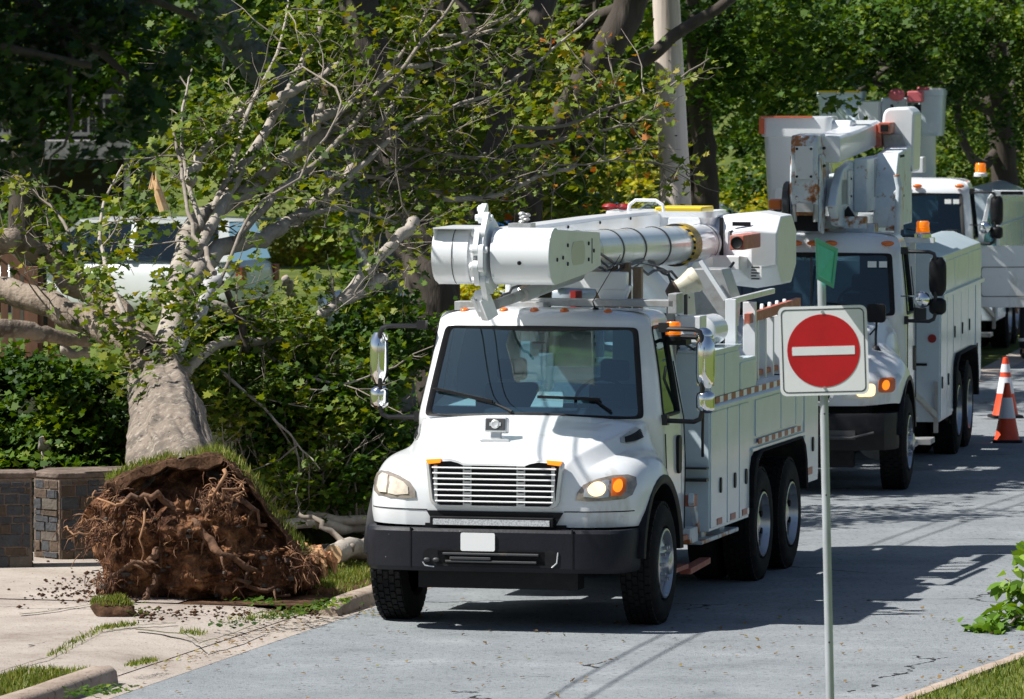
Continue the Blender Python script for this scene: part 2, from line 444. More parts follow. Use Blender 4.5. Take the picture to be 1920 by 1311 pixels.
# ------------------------------------------------------------------ bucket trucks: shared builders
# truck space: x to the right seen from the front, y back from the bumper, z up
def wheel(parent, x, y, side, steer=0, dual=False, rr=.525, name='wheel'):
    """side=+1: outer face towards +x"""
    t = thing(name, (x, y, rr)); t.parent = parent; t.rotation_euler = (0, 0, steer)
    w = .30
    mb = MB(); s = side
    prof = [(.30,-.06),(.33,0.0),(.42,.012),(rr-.05,0),(rr-.015,-.03),(rr,-.05)]
    prof = [(r, h*s) for r, h in prof] + [(rr,(-w+.05)*s),(rr-.02,(-w+.02)*s),(.33,-w*s),(.29,(-w+.03)*s)]
    mb.rev(prof, (0,0,0), (1,0,0), 48)
    # tread blocks
    nb = 44
    for row, xx in enumerate((-.045,-.098,-.15,-.202,-.255)):
        for k in range(nb):
            a = 2*pi*(k + .5*(row % 2))/nb
            c0, s0 = cos(a), sin(a); c1, s1 = cos(a + 2*pi/nb*.74), sin(a + 2*pi/nb*.74)
            x0, x1 = (xx-.021)*s, (xx+.021)*s; r0, r1 = rr-.012, rr+.013
            vs = [(x0,r0*c0,r0*s0),(x1,r0*c0,r0*s0),(x1,r0*c1,r0*s1),(x0,r0*c1,r0*s1),(x0,r1*c0,r1*s0),(x1,r1*c0,r1*s0),(x1,r1*c1,r1*s1),(x0,r1*c1,r1*s1)]
            mb.add(vs, [(0,1,5,4),(1,2,6,5),(2,3,7,6),(3,0,4,7),(4,5,6,7)], False)
    if dual:
        mb.rev([(r, h-(w+.04)*s) for r, h in prof], (0,0,0), (1,0,0), 32)
    mb.build('tyre', M['rubber'], t)
    mb = MB()
    if not dual:
        mb.rev([(.302,-.05*s),(.302,.008*s),(.285,.012*s),(.270,-.01*s),(.262,-.05*s),(.20,-.035*s),(.15,-.012*s),(.10,.0*s),(.095,.05*s),(.05,.065*s),(.001,.065*s)], (0,0,0), (1,0,0), 40)
        for k in range(10):
            a = 2*pi*k/10
            mb.cyl((-.02*s,.143*cos(a),.143*sin(a)), (.03*s,.143*cos(a),.143*sin(a)), .015, 8)
    else:
        mb.rev([(.302,-.05*s),(.302,.006*s),(.286,.010*s),(.275,-.03*s),(.262,-.12*s),(.235,-.16*s),(.15,-.17*s),(.14,-.10*s),(.11,-.05*s),(.05,-.03*s),(.001,-.03*s)], (0,0,0), (1,0,0), 40)
    mb.mi = 1
    for k in range(5 if not dual else 8):
        a = 2*pi*(k+.5)/(5 if not dual else 8); r = .205
        mb.cyl((-.046*s,r*cos(a),r*sin(a)), (-.030*s if not dual else -.155*s,r*cos(a),r*sin(a)), .030, 12)
    mb.build('rim', [M['rim'], M['black']], t)
    return t

def catmull(ctrl, name, mats, parent, mi=None, sub=2):
    mb = ctrl; o = mb.build(name, mats, parent, sub=sub, sharp=180); return bake(o)

def bvh(o):
    me = o.data
    return BVHTree.FromPolygons([v.co.copy() for v in me.vertices], [tuple(p.vertices) for p in me.polygons])

def decal(tree, pts2, off, thick, name, mats, parent, mode='front', dome=0, rows=6, bevel=0):
    """a slab that follows the body: outline pts2 is (x,z) seen from the front, or (y,z) from the side"""
    n = len(pts2); cx = sum(p[0] for p in pts2)/n; cz = sum(p[1] for p in pts2)/n
    def hit(a, b):
        if mode == 'front':
            h = tree.ray_cast(Vector((a, -3, b)), Vector((0,1,0)))
        elif mode == 'right': h = tree.ray_cast(Vector((4, a, b)), Vector((-1,0,0)))
        elif mode == 'left': h = tree.ray_cast(Vector((-4, a, b)), Vector((1,0,0)))
        else: h = tree.ray_cast(Vector((a, b, 6)), Vector((0,0,-1)))
        if h[0] is None: return None, None
        nn = h[1]
        d = {'front':Vector((0,-1,0)),'right':Vector((1,0,0)),'left':Vector((-1,0,0)),'top':Vector((0,0,1))}[mode]
        if nn.dot(d) < 0: nn = -nn
        return h[0], nn
    rings = []
    last = None
    for k in range(rows+1):
        f = k/rows; r = []
        for p in pts2:
            q = (cx + (p[0]-cx)*f, cz + (p[1]-cz)*f)
            h, nn = hit(*q)
            if h is None: h, nn = (last if last else (Vector((q[0],0,q[1])), Vector((0,-1,0))))
            last = (h, nn)
            r.append(h + nn*(off + dome*(1-f*f)))
        rings.append(r)
    outer = []
    for k, p in enumerate(pts2):
        h, nn = hit(*p)
        if h is None: outer.append(rings[-1][k] - Vector((0,0,0)))
        else: outer.append(h - nn*thick)
    rings.append(outer)
    mb = MB(); mb.grid(rings[1:], True)
    mb.add([rings[1][k] for k in range(n)], [tuple(range(n))], True)
    return mb.build(name, mats, parent, sharp=50)

def rrect(x0, x1, z0, z1, r, n=5):
    out = []
    for (cx, cz, a0) in ((x1-r,z1-r,0),(x0+r,z1-r,90),(x0+r,z0+r,180),(x1-r,z0+r,270)):
        for k in range(n+1):
            a = radians(a0 + 90*k/n); out.append((cx + r*cos(a), cz + r*sin(a)))
    return out

def loops(o):
    """boundary loops of a mesh, as lists of points"""
    bm = bmesh.new(); bm.from_mesh(o.data); bm.verts.ensure_lookup_table()
    es = [e for e in bm.edges if len(e.link_faces) == 1]; nb = {}
    for e in es:
        a, b = e.verts[0].index, e.verts[1].index
        nb.setdefault(a, []).append(b); nb.setdefault(b, []).append(a)
    seen, out = set(), []
    for s0 in nb:
        if s0 in seen: continue
        L = [s0]; seen.add(s0); c = s0
        while True:
            nx = [q for q in nb[c] if q not in seen]
            if not nx: break
            c = nx[0]; seen.add(c); L.append(c)
        out.append([bm.verts[i].co.copy() for i in L])
    bm.free(); return out

def cab(root, P):
    """cab shell with real window openings, glass, gaskets and an interior. P: dict of measures"""
    zs = P['rings']      # (z, half width, y front, y back)
    cols = []            # column layout: (kind, value)
    xs_f = [-.93,-.84,-.45,0,.45,.84,.93]
    def ring(z, hw, yf, yb, s):
        r = []
        bl = P.get('bulge', .10)
        for u in xs_f: r.append(Vector((u*hw*.96, yf + bl*u*u, z)))
        r.append(Vector((hw*.985, yf + bl + .10, z)))
        s1, s2 = P['side'](z)
        for q in (s1, s1+.07, (s1+s2)/2, s2-.07, s2): r.append(Vector((hw, q, z)))
        r.append(Vector((hw, yb-.10, z))); r.append(Vector((hw*.93, yb, z)))
        for u in (.45, 0, -.45): r.append(Vector((u*hw, yb, z)))
        r.append(Vector((-hw*.93, yb, z))); r.append(Vector((-hw, yb-.10, z)))
        for q in (s2, s2-.07, (s1+s2)/2, s1+.07, s1): r.append(Vector((-hw, q, z)))
        r.append(Vector((-hw*.985, yf + bl + .10, z)))
        return r
    R = [ring(*q, 0) for q in zs]
    m = len(R[0]); vs = [p for r in R for p in r]; fs = []
    wf, ws = P['wf'], P['ws']       # ring index ranges of windscreen and side window
    gF, gS1, gS2, gB = [], [], [], []
    for i in range(len(R)-1):
        for k in range(m):
            f = (i*m+k, i*m+(k+1)%m, (i+1)*m+(k+1)%m, (i+1)*m+k)
            if k < 6 and wf[0] <= i < wf[1]: gF.append(f); continue
            if k in (8,9,10,11) and ws[0] <= i < ws[1]: gS1.append(f); continue
            if k in (20,21,22,23) and ws[0] <= i < ws[1]: gS2.append(f); continue
            if k in (15,16) and ws[0] <= i < ws[1]: gB.append(f); continue
            fs.append(f)
    mb = MB(); mb.add(vs, fs); mb.add(R[-1], [tuple(range(m))])
    mb2 = mb
    shell = mb2.build('cab_shell', P['paint'], root, sub=2, sharp=180); bake(shell)
    def pane(faces, name, m_, dirn, grow=.0):
        used = sorted({i for f in faces for i in f}); mp = {q: j for j, q in enumerate(used)}
        c = sum((vs[i] for i in used), Vector())/len(used)
        b = MB(); b.add([vs[i] + (vs[i]-c)*grow + Vector(dirn)*.016 for i in used], [tuple(mp[i] for i in f) for f in faces])
        o = b.build(name, m_, root, sub=2, sharp=180); return bake(o)
    pane(gF, 'windscreen', P['glass'], (0,1,0), .01)
    pane(gS1, 'side_window', P['sglass'], (-1,0,0), .02)
    pane(gS2, 'side_window', P['sglass'], (1,0,0), .02)
    pane(gB, 'rear_window', M['glass'], (0,-1,0), .01)
    # gaskets along the opening edges
    L = sorted(loops(shell), key=lambda L: -len(L))
    for lp in L:
        c = sum(lp, Vector())/len(lp)
        if c.z < P['rings'][0][0] + .1: continue
        mb = MB(); pts = lp + [lp[0], lp[1]]
        big = abs(c.x) < .2 and c.y < P['rings'][0][3]-.5
        rows = []
        for p in lp + [lp[0]]:
            d = (c - p); 
            if big: d.y = 0
            elif abs(c.x) > .2: d.x = 0
            d.normalize()
            nrm = Vector((0,-1,0)) if big else (Vector((1 if c.x > 0 else -1,0,0)) if abs(c.x) > .2 else Vector((0,1,0)))
            wd = P.get('gw', .035) if big else .022
            rows.append([p - d*.012 + nrm*.002, p - d*.008 + nrm*.012, p + d*.012 + nrm*.012, p + d*wd - nrm*.004, p + d*wd - nrm*.02])
        mb.grid(rows)
        mb.build('gasket', M['black'], root)
    return shell

def mirror(root, x, y, z0, z1, side, ym, housing, w=.17, convex=True, low=True, armz=None):
    """C-shaped arm out from the door with a tall mirror and a small wide-angle one"""
    t = thing('wing_mirror', (x, y, z0)); t.parent = root; s = side; h = z1 - z0
    xo = s*.36
    if armz is None: armz = 0
    mb = MB()
    r = .021
    pts = [(0,.0,0),(xo*.8,-.03,-.005),(xo*.95,-.03,.02),(xo,-.03,.08),(xo,-.03,h-.08),(xo*.95,-.03,h-.02),(xo*.8,-.03,h),(0,.05,h+armz)]
    mb.tube(pts, r, 8); mb.box(-.05,.05,-.03,.06,-.04,.05); mb.box(-.04,.04,.02,.1,h-.03+armz,h+.05+armz)
    mb.build('mirror_arm', M['hose'], t)
    def head(za, zb, name, ww):
        m1 = MB(); N = 7; rows = []
        for i in range(N+1):
            f = i/N; zz = za + (zb-za)*f
            e = (1 - abs(2*f-1)**6)**.5 if 0 < f < 1 else .55
            rows.append([Vector((xo + s*.02 + ww/2*e*cos(a)*1.0, .02 - .085*e*max(0,sin(a)) if a <= pi+.01 else .02, zz)) for a in [pi*k/8 for k in range(9)]])
        m1.grid(rows); m1.add(rows[0], [tuple(range(9))]); m1.add(rows[-1], [tuple(range(9))])
        q = m1.build(name, housing, t, sharp=60)
        g = MB(); g.box(xo+s*.02-ww/2*.9, xo+s*.02+ww/2*.9, .018, .026, za+.02, zb-.02); g.build('mirror_glass', M['chrome'], t)
        return q
    head(h*.36, h-.06, 'mirror_head', w)
    if low: head(.07, h*.33, 'small_mirror_head', w*.98)
    return t

def marker(root, x, y, z, s=1.0):
    mb = MB(); mb.sph((0,0,0), .042*s, .055*s, .036*s, 14)
    o = mb.build('marker_light', M['amber'], root); o.location = (x, y, z); return o

def beacon(root, x, y, z, s=1.0, base=None):
    t = thing('beacon', (x, y, z)); t.parent = root
    mb = MB(); mb.rev([(.001,0),(.085,0),(.085,.035),(.07,.05)], (0,0,0), (0,0,1), 20); mb.build('beacon_base', base or M['black'], t)
    mb = MB(); mb.rev([(.068,.05),(.070,.075),(.066,.078),(.068,.10),(.064,.103),(.066,.15),(.055,.165),(.001,.168)], (0,0,0), (0,0,1), 20)
    mb.build('beacon_lens', M['orange'], t)
    t.scale = (s, s, s); return t

def seat(root, x, y, z):
    mb = MB(); mb.box(x-.24,x+.24,y-.25,y+.25,z,z+.15); mb.box(x-.24,x+.24,y+.16,y+.30,z+.12,z+.78); mb.box(x-.14,x+.14,y+.18,y+.27,z+.80,z+1.0)
    return mb.build('seat', M['seat'], root, bevel=.05, seg=3)

def interior(root, yf, yb, zfloor, zb, hw, wheelx=.45):
    mb = MB(); mb.prism([(-hw, yf+.1, zb-.28),(-hw, yf+.08, zb-.03),(-hw, yf+.45, zb+.03),(-hw, yf+.55, zb-.28)], (2*hw,0,0))
    mb.build('dashboard', M['seat'], root, bevel=.02)
    mb = MB(); c = Vector((wheelx, yf+.62, zb+.10)); pts = []
    for k in range(25):
        a = 2*pi*k/24; pts.append(c + Vector((.22*cos(a), .14*sin(a)*1.0, .17*sin(a))))
    mb.tube(pts, .016, 6); mb.bar(c + Vector((-.2,0,0)), c + Vector((.2,0,0)), .05,.03); mb.cyl(c, c + Vector((0,-.25,-.18)), .035, 8)
    mb.build('steering_wheel', M['black'], root)
    seat(root, wheelx, yf+1.02, zfloor+.25); seat(root, -.5, yf+1.02, zfloor+.25)
    mb = MB(); mb.box(-hw, hw, yf+.2, yb-.05, zfloor-.02, zfloor+.02); mb.box(-hw, -.45*.95, yb-.08, yb-.05, zfloor, zb+.75); mb.box(.45*.95, hw, yb-.08, yb-.05, zfloor, zb+.75)
    mb.box(-hw,hw,yb-.08,yb-.05,zfloor,zb+.02)
    mb.build('cab_lining', M['beige'], root)

def tighten(R, cols, q=.16):
    """adds support columns beside the given ones so that the ridge there stays crisp"""
    out = []
    for r in R:
        r = [Vector(p) for p in r]; n = []
        for k, p in enumerate(r):
            if k in cols: n.append(p.lerp(r[k-1], q))
            n.append(p)
            if k in cols: n.append(p.lerp(r[k+1], q))
        out.append(n)
    return out
def capsule(mb, a, b, r, th, n=7):
    a, b = Vector(a), Vector(b); d = (b-a).normalized(); e = Vector((1,0,0)).cross(d).normalized(); pts = []
    for c, s_ in ((b,1),(a,-1)):
        for k in range(n+1):
            t = -pi/2 + pi*k/n; pts.append(c + d*s_*cos(t)*r + e*s_*sin(t)*r)
    mb.prism(pts, (th,0,0))
def rows_half(R):
    return [[Vector((-p[0],p[1],p[2])) for p in reversed(r[1:])] + [Vector(p) for p in r] for r in R]

def tape(mb, x, y0, y1, z0, z1, n, side=1, duty=.55, dz=0):
    """red blocks of reflective tape on a body side"""
    for k in range(n):
        a = y0 + (y1-y0)*k/n; b = a + (y1-y0)/n*duty
        mb.mi = 0; mb.box(min(x, x+.004*side), max(x, x+.004*side), a, b, z0, z1)
        if k < n-1: mb.mi = 1; mb.box(min(x, x+.0035*side), max(x, x+.0035*side), b, y0 + (y1-y0)*(k+1)/n, z0, z1)
# ------------------------------------------------------------------ first truck (nearest)
T1 = thing('bucket_truck', (-.145, 54.38, 0), -radians(13.7),
  'white bucket truck at the front of the row with silver grille and black bumper', 'bucket truck', 'bucket trucks parked in a row')
def truck1():
    root = T1
    # hood and fenders in one shell
    H = [
     [(0,.02,.90),(.3,.02,.90),(.6,.03,.90),(.8,.06,.90),(.97,.13,.90),(1.09,.23,.90),(1.155,.34,.90),(1.18,.42,.90)],
     [(0,0,1.05),(.3,0,1.05),(.6,.01,1.05),(.8,.04,1.05),(.97,.10,1.04),(1.10,.20,1.03),(1.17,.32,1.0),(1.195,.43,.96)],
     [(0,0,1.25),(.3,0,1.25),(.6,.01,1.25),(.8,.05,1.24),(.97,.12,1.22),(1.11,.22,1.20),(1.185,.35,1.13),(1.215,.49,1.03)],
     [(0,.01,1.42),(.3,.01,1.42),(.6,.03,1.41),(.79,.10,1.38),(.96,.19,1.36),(1.10,.30,1.33),(1.185,.42,1.26),(1.225,.57,1.11)],
     [(0,.06,1.50),(.3,.06,1.50),(.63,.09,1.485),(.80,.22,1.42),(.95,.33,1.42),(1.08,.43,1.40),(1.18,.54,1.33),(1.235,.70,1.18)],
     [(0,.38,1.58),(.34,.38,1.575),(.72,.40,1.545),(.86,.48,1.46),(.97,.55,1.47),(1.09,.62,1.455),(1.19,.72,1.38),(1.245,.85,1.235)],
     [(0,.75,1.66),(.38,.75,1.655),(.83,.76,1.62),(.94,.82,1.50),(1.01,.88,1.49),(1.10,.95,1.47),(1.20,1.0,1.40),(1.25,1.05,1.265)],
     [(0,1.08,1.73),(.42,1.08,1.725),(.93,1.1,1.68),(.995,1.12,1.57),(1.04,1.17,1.50),(1.11,1.22,1.46),(1.20,1.26,1.39),(1.245,1.3,1.225)],
     [(0,1.34,1.775),(.45,1.34,1.77),(.99,1.36,1.72),(1.03,1.37,1.60),(1.07,1.42,1.48),(1.12,1.48,1.42),(1.18,1.50,1.32),(1.23,1.51,1.11)],
     [(0,1.42,1.78),(.45,1.42,1.775),(.995,1.44,1.72),(1.035,1.46,1.58),(1.075,1.52,1.44),(1.12,1.58,1.36),(1.17,1.63,1.2),(1.21,1.67,.93)],
    ]
    H = tighten(H, (2,3)); mb = MB(); mb.grid(rows_half(H)); hood = mb.build('hood', M['white'], root, sub=3, sharp=180); bake(hood)
    tr = bvh(hood)
    # panel gap above the fascia
    for s in (1,-1):
        pts = []
        for k in range(14):
            a = s*(.60 + .55*k/13); h = tr.ray_cast(Vector((a,-3,1.035)), Vector((0,1,0)))
            if h[0]: pts.append(h[0] + Vector((0,-.001,0)))
        mb = MB(); mb.tube(pts, .005, 5); mb.build('panel_gap', M['black'], root)
    # grille
    g = MB()
    def ring2(sc, y, dz=0):
        o = [(-.585,1.462),(-.40,1.472),(-.33,1.455),(-.28,1.435),(.28,1.435),(.33,1.455),(.40,1.472),(.585,1.462),(.60,1.44),(.565,1.12),(.545,1.085),(.50,1.062),(-.50,1.062),(-.545,1.085),(-.565,1.12),(-.60,1.44)]
        return [Vector((x*sc[0], y, 1.265 + (z-1.265)*sc[1] + dz)) for x, z in o]
    g.grid([ring2((1.01,1.01), .02), ring2((1,1), -.035), ring2((.955,.925), -.045), ring2((.94,.90), .0)], True)
    gf = g.build('grille', M['slat'], root, sharp=50)
    b = MB(); b.prism(ring2((.95,.92), -.012), (0,.01,0)); b.build('grille_backing', M['black'], gf)
    zs = [1.110 + .0475*k for k in range(7)]
    b = MB()
    for z in zs:
        hw = .515 + (z-1.11)*.10
        b.prism([(-hw,-.042,z+.012),(-hw,-.05,z+.002),(-hw,-.018,z-.008),(-hw,-.016,z+.012)], (2*hw,0,0))
    for x in (-.53,.50): b.box(x,x+.03,-.03,-.018,1.09,1.42)
    for x in (-.275,.195):
        for k in range(8): b.box(x,x+.075,-.03,-.018,1.085+.0475*k-.008,1.085+.0475*k+.010)
        b.box(x,x+.012,-.026,-.016,1.08,1.42); b.box(x+.063,x+.075,-.026,-.016,1.08,1.42)
    b.build('grille_slats', M['slat'], gf)
    for s in (1,-1):
        b = MB(); b.prism([(s*.60,-.05,1.468),(s*.46,-.055,1.478),(s*.47,-.055,1.440),(s*.58,-.05,1.428)], (0,.03,0)); b.build('grille_lamp', M['ambon'], gf, bevel=.006)
        # headlamp: smoked surround, lit reflector and amber indicator behind one curved lens
        o = [(.70,1.135),(.71,1.20),(.76,1.265),(.86,1.31),(.98,1.335),(1.08,1.335),(1.135,1.31),(1.15,1.25),(1.13,1.17),(1.08,1.14),(.95,1.128),(.80,1.125)]
        o = [(s*x, z) for x, z in o]
        hl = decal(tr, o, .012, .02, 'headlight', mat('smoky_lens', (.30,.26,.22), .15, coat=.8, noise=(9,(.12,.10,.09),.45,.7)), root, dome=.006)
        i = [(s*(.80 + (x-.80)*1.0), z) for x, z in [(.765,1.165),(.77,1.225),(.82,1.265),(.92,1.295),(.955,1.295),(.96,1.16),(.88,1.15)]]
        decal(tr, i, .022, .0, 'headlight_lens', M['lens'] if s < 0 else M['slat'], hl)
        if s > 0: decal(tr, [(.865+.068*cos(2*pi*k/20), 1.225+.058*sin(2*pi*k/20)) for k in range(20)], .030, 0, 'headlight_bulb', M['lampon'], hl)
        if s > 0: decal(tr, [(1.02+.032*cos(2*pi*k/16), 1.245+.050*sin(2*pi*k/16)) for k in range(16)], .034, 0, 'indicator_bulb', M['ambon'], hl)
        i = [(s*x, z) for x, z in [(.975,1.165),(.975,1.305),(1.04,1.315),(1.075,1.29),(1.08,1.21),(1.05,1.165)]]
        decal(tr, i, .026, .0, 'indicator', M['amber'] if s > 0 else M['lens'], hl)
        if s < 0:
            pass
        # louvred vent low on the hood side
        v = [(y, z) for y, z in [(.86,1.575),(.95,1.56),(1.10,1.568),(1.24,1.60),(1.27,1.655),(1.2,1.685),(1.02,1.648),(.90,1.615)]]
        vt = decal(tr, v, .014, .02, 'hood_vent', M['grey'], root, mode='right' if s > 0 else 'left')
        mbv = MB()
        for k in range(6):
            f = (k+.5)/6; a = (.90+.03*f, 1.545+.05*f + .0); 
            y0, y1 = .905+.04*(f), 1.235
            z0 = 1.572 + .045*f; z1 = 1.595 + .075*f
            pts = []
            for q in range(6):
                yy = y0 + (y1-y0)*q/5; zz = z0 + (z1-z0)*q/5 - .006*sin(pi*q/5)
                h = tr.ray_cast(Vector((s*4, yy, zz)), Vector((-s,0,0)))
                if h[0]: pts.append(h[0] + Vector((s*.016,0,.004)))
            if len(pts) > 1: mbv.tube(pts, .0065, 5)
        mbv.build('vent_louvre', M['black'], vt)
        # black wheel arch flare
        arc = []
        for k in range(19):
            a = radians(172 - k*9.2)
            arc.append((1.05 + .745*cos(a), .52 + .745*sin(a)))
        mb = MB(); rows = []
        for (y, z) in arc:
            d = Vector((0, y-1.05, z-.52)).normalized(); base = Vector((s*1.185, y, z))
            wx = s*(.05 if y < .8 else .06)
            rows.append([base + Vector((-s*.10,0,0)) + d*.02, base + d*.03, base + Vector((wx*1.0,0,0)) + d*.028, base + Vector((wx*1.25,0,0)) - d*.005, base + Vector((wx*.9,0,0)) - d*.05, base - d*.055 + Vector((-s*.28,0,0))])
        mb.grid(rows); mb.build('wheel_arch', M['black'], root, sharp=60)
    # side marker on the right fender, spotlight on the hood
    mb = MB(); mb.box(-.13,.13,-.05,.05,0,.018)
    mb.box(-.12,.12,-.04,.04,.018,.026)
    sp = thing('spotlight', (-.115, .50, 1.585)); sp.parent = root; sp.rotation_euler = (-.2,0,0)
    mb.build('spotlight_foot', M['slat'], sp, bevel=.005)
    mb = MB(); mb.box(-.10,.10,-.05,.06,.085,.215); mb.box(-.05,.05,-.02,.02,.02,.09); mb.build('spotlight_housing', M['slat'], sp, bevel=.014)
    mb = MB(); mb.box(-.085,.085,-.056,-.049,.10,.20); mb.build('spotlight_lens', M['dgrey'], sp, bevel=.004)
    mb = MB(); mb.rev([(.001,0),(.03,-.006),(.04,.0)], (0,-.060,.15), (0,1,0), 14); mb.box(-.05,.05,-.062,-.057,.135,.165); mb.build('spotlight_bulb', M['slat'], sp)
    # bumper
    mb = MB(); pl = [(-1.19,.36),(-1.17,.16),(-1.12,-.0),(-1.02,-.09),(-.70,-.135),(.70,-.135),(1.02,-.09),(1.12,-.0),(1.17,.16),(1.19,.36)]
    pr = [(.0,.52,.04),(.0,.56,.0),(.0,.86,.0),(.0,.885,.02),(.0,.885,.12)]
    rows = []
    for (x, y) in pl:
        c = Vector((x*.93, y+.08 if abs(x) < 1.1 else y, 0)); 
        rows.append([Vector((x - (x-c.x)*i*5, y + i*1.0, z)) for (_, z, i) in pr])
    mb.grid(rows)
    bp = mb.build('bumper', M['bump'], root, sharp=35)
    mb = MB()
    for x in (-.715,.70): mb.box(x,x+.012,-.139,-.12,.545,.90)
    mb.box(-.47,.47,-.139,-.125,.585,.70)
    mb.prism([(x,-.139,z) for x, z in rrect(-.60,.58,.565,.715,.06)], (0,.02,0))
    mb.build('bumper_recess', M['black'], bp)
    mb = MB(); mb.box(-.42,.42,-.165,-.13,.665,.685); mb.box(-.40,.40,-.155,-.13,.60,.62); mb.box(-.36,.0,-.16,-.13,.625,.65)
    for x in (-.56,-.48): mb.sph((x,-.15,.62),.035,.02,.02,8)
    mb.build('bumper_step', M['dgrey'], bp, bevel=.006)
    mb = MB(); mb.tube([(-.60,-.142,.60),(-.58,-.142,.57),(-.5,-.142,.56)], .006, 5); mb.build('worn_edge', M['slat'], bp); mb = MB(); mb.tube([(.585,-.142,.70),(.575,-.142,.61),(.53,-.142,.57)], .006, 5); mb.build('worn_edge', M['slat'], bp)
    mb = MB(); mb.prism([(x,-.150,z) for x, z in rrect(-.265,.035,.700,.855,.015,3)], (0,.008,0)); mb.build('number_plate', M['plate'], root)
    # opening under the grille with a led bar
    mb = MB(); mb.prism([(-.60,-.012,1.03),(.60,-.012,1.03),(.52,-.012,.895),(-.52,-.012,.895)][::-1], (0,.01,0)); mb.box(-.62,.62,.02,.10,.86,.92); mb.build('lower_grille', M['black'], root)
    lb = MB(); lb.box(-.555,.525,-.075,-.01,.905,.985); lo = lb.build('led_bar', M['black'], root, bevel=.006)
    lb = MB(); lb.box(-.525,.495,-.082,-.07,.915,.965); lb.build('led_bar_lens', M['led'], lo)
    # underbody
    mb = MB(); mb.box(-.42,-.34,.2,8.2,.62,.86); mb.box(.34,.42,.2,8.2,.62,.86); mb.box(-.8,.8,.3,1.9,.60,.95); mb.cyl((-.95,1.05,.50),(.95,1.05,.50),.07,12); mb.sph((0,6.2,.52),.25,.25,.22,12); mb.cyl((-1,6.2,.52),(1,6.2,.52),.09,10); mb.cyl((-1,7.53,.52),(1,7.53,.52),.09,10); mb.box(-.7,.7,.1,.35,.36,.60); mb.box(-.9,.9,3.2,8.2,.86,.95); mb.box(-.5,.5,1.9,2.9,.35,.7)
    mb.build('chassis', M['black'], root)
    # cab
    P = dict(paint=M['white'], glass=M['glass'], sglass=M['dglass'], bulge=.09, gw=.045,
      rings=[(.62,1.06,1.62,2.66),(.66,1.10,1.60,2.70),(1.10,1.115,1.56,2.72),(1.60,1.105,1.42,2.74),(1.70,1.10,1.36,2.74),(1.75,1.095,1.34,2.73),(1.83,1.08,1.36,2.73),(2.14,1.03,1.48,2.71),(2.44,.975,1.60,2.69),(2.525,.96,1.635,2.68),(2.575,.955,1.66,2.66),(2.64,.93,1.72,2.60),(2.675,.80,1.92,2.45)],
      side=lambda z: (1.70 if z < 2 else 1.82, 2.36), wf=(5,9), ws=(5,9))
    cab(root, P)
    interior(root, 1.42, 2.72, .95, 1.78, 1.0)
    mb = MB(); mb.prism([(-.93,1.55,1.83),(-.55,1.52,1.83),(-.6,1.72,1.90),(-.9,1.78,1.9)], (0,0,.008)); mb.build('papers', M['paper'], root); mb = MB(); mb.prism([(-.05,1.5,1.83),(.24,1.5,1.83),(.2,1.7,1.95),(-.02,1.66,1.95)], (0,0,.008))
    mb.build('papers', M['paper'], root)
    mb = MB(); mb.box(-.06,.06,1.60,1.62,2.33,2.40); mb.build('rear_view_mirror', M['dgrey'], root)
    for s in (1,-1):
        # door gap and handle
        mb = MB(); mb.tube([(s*1.121,2.45,.72),(s*1.128,2.46,1.3),(s*1.112,2.46,1.70),(s*1.02,2.44,2.2)], .006, 5); mb.tube([(s*1.118,1.72,.72),(s*1.126,1.70,1.2),(s*1.113,1.70,1.6)], .006, 5); mb.build('door_gap', M['black'], root)
        mb = MB(); mb.prism([(s*1.105,y,z) for y, z in rrect(2.16,2.30,1.22,1.56,.06)], (s*.03,0,0)); mb.build('door_handle', M['black'], root, bevel=.008)
        mirror(root, s*1.09, 1.68, 1.72, 2.52, s, 0, M['chrome'], w=.17)
        mb = MB(); mb.box(s*1.0-.15,s*1.0+.15,1.75,2.5,.36,.40); mb.box(s*1.0-.15,s*1.0+.15,1.75,2.5,.62,.66); mb.build('step', M['redpl'] if s > 0 else M['grey'], root)
    # wipers
    for x0, x1, zz in ((-.93,-.33,1.99),(.10,.83,1.96)):
        mb = MB()
        if x0 < 0: mb.tube([(-.18,1.345,1.80),(-.33,1.385,1.86),(-.92,1.46,1.985)], [.014,.010,.006], 6); mb.bar((-.90,1.455,1.985),(-.36,1.37,1.885),.02,.025)
        else: mb.tube([(.70,1.37,1.81),(.56,1.40,1.90),(.10,1.40,1.935)], [.014,.010,.006], 6); mb.bar((.04,1.385,1.93),(.60,1.39,1.915),.02,.025)
        mb.build('wiper', M['black'], root)
    for px in (873,951,1010,1070,1155):
        pass
    for x in (-.74,-.38,-.10,.17,.56): marker(root, x, 1.86 + .06*abs(x)**2, 2.655 - .02*abs(x)**2)
    mb = MB(); mb.tube([(.42,2.0,2.66),(.40,1.97,2.74),(.62,2.1,3.15)], [.012,.005,.003], 5); mb.sph((.42,2.0,2.67),.03,.03,.02,8); mb.build('antenna', M['black'], root)
    # beacon on a bracket, round blind spot mirror
    mb = MB(); mb.box(1.04,1.22,2.06,2.28,2.36,2.41); mb.bar((.9,2.15,2.40),(1.15,2.15,2.39),.05,.03); mb.tube([(1.2,1.98,2.44),(1.36,1.9,2.44)], .022, 8); mb.build('beacon_bracket', M['black'], root)
    beacon(root, 1.10, 2.08, 2.40, 1.0)
    mb = MB(); mb.sph((1.40,1.95,2.45),.085,.07,.075,16); mb.build('round_mirror', M['chrome'], root)
    # wheels
    wheel(root, 1.255, 1.05, 1, 0); wheel(root, -1.255, 1.05, -1, 0)
    for yy in (6.2-.70+.0, 6.85):
        wheel(root, 1.215, yy, 1, dual=True); wheel(root, -1.215, yy, -1, dual=True)
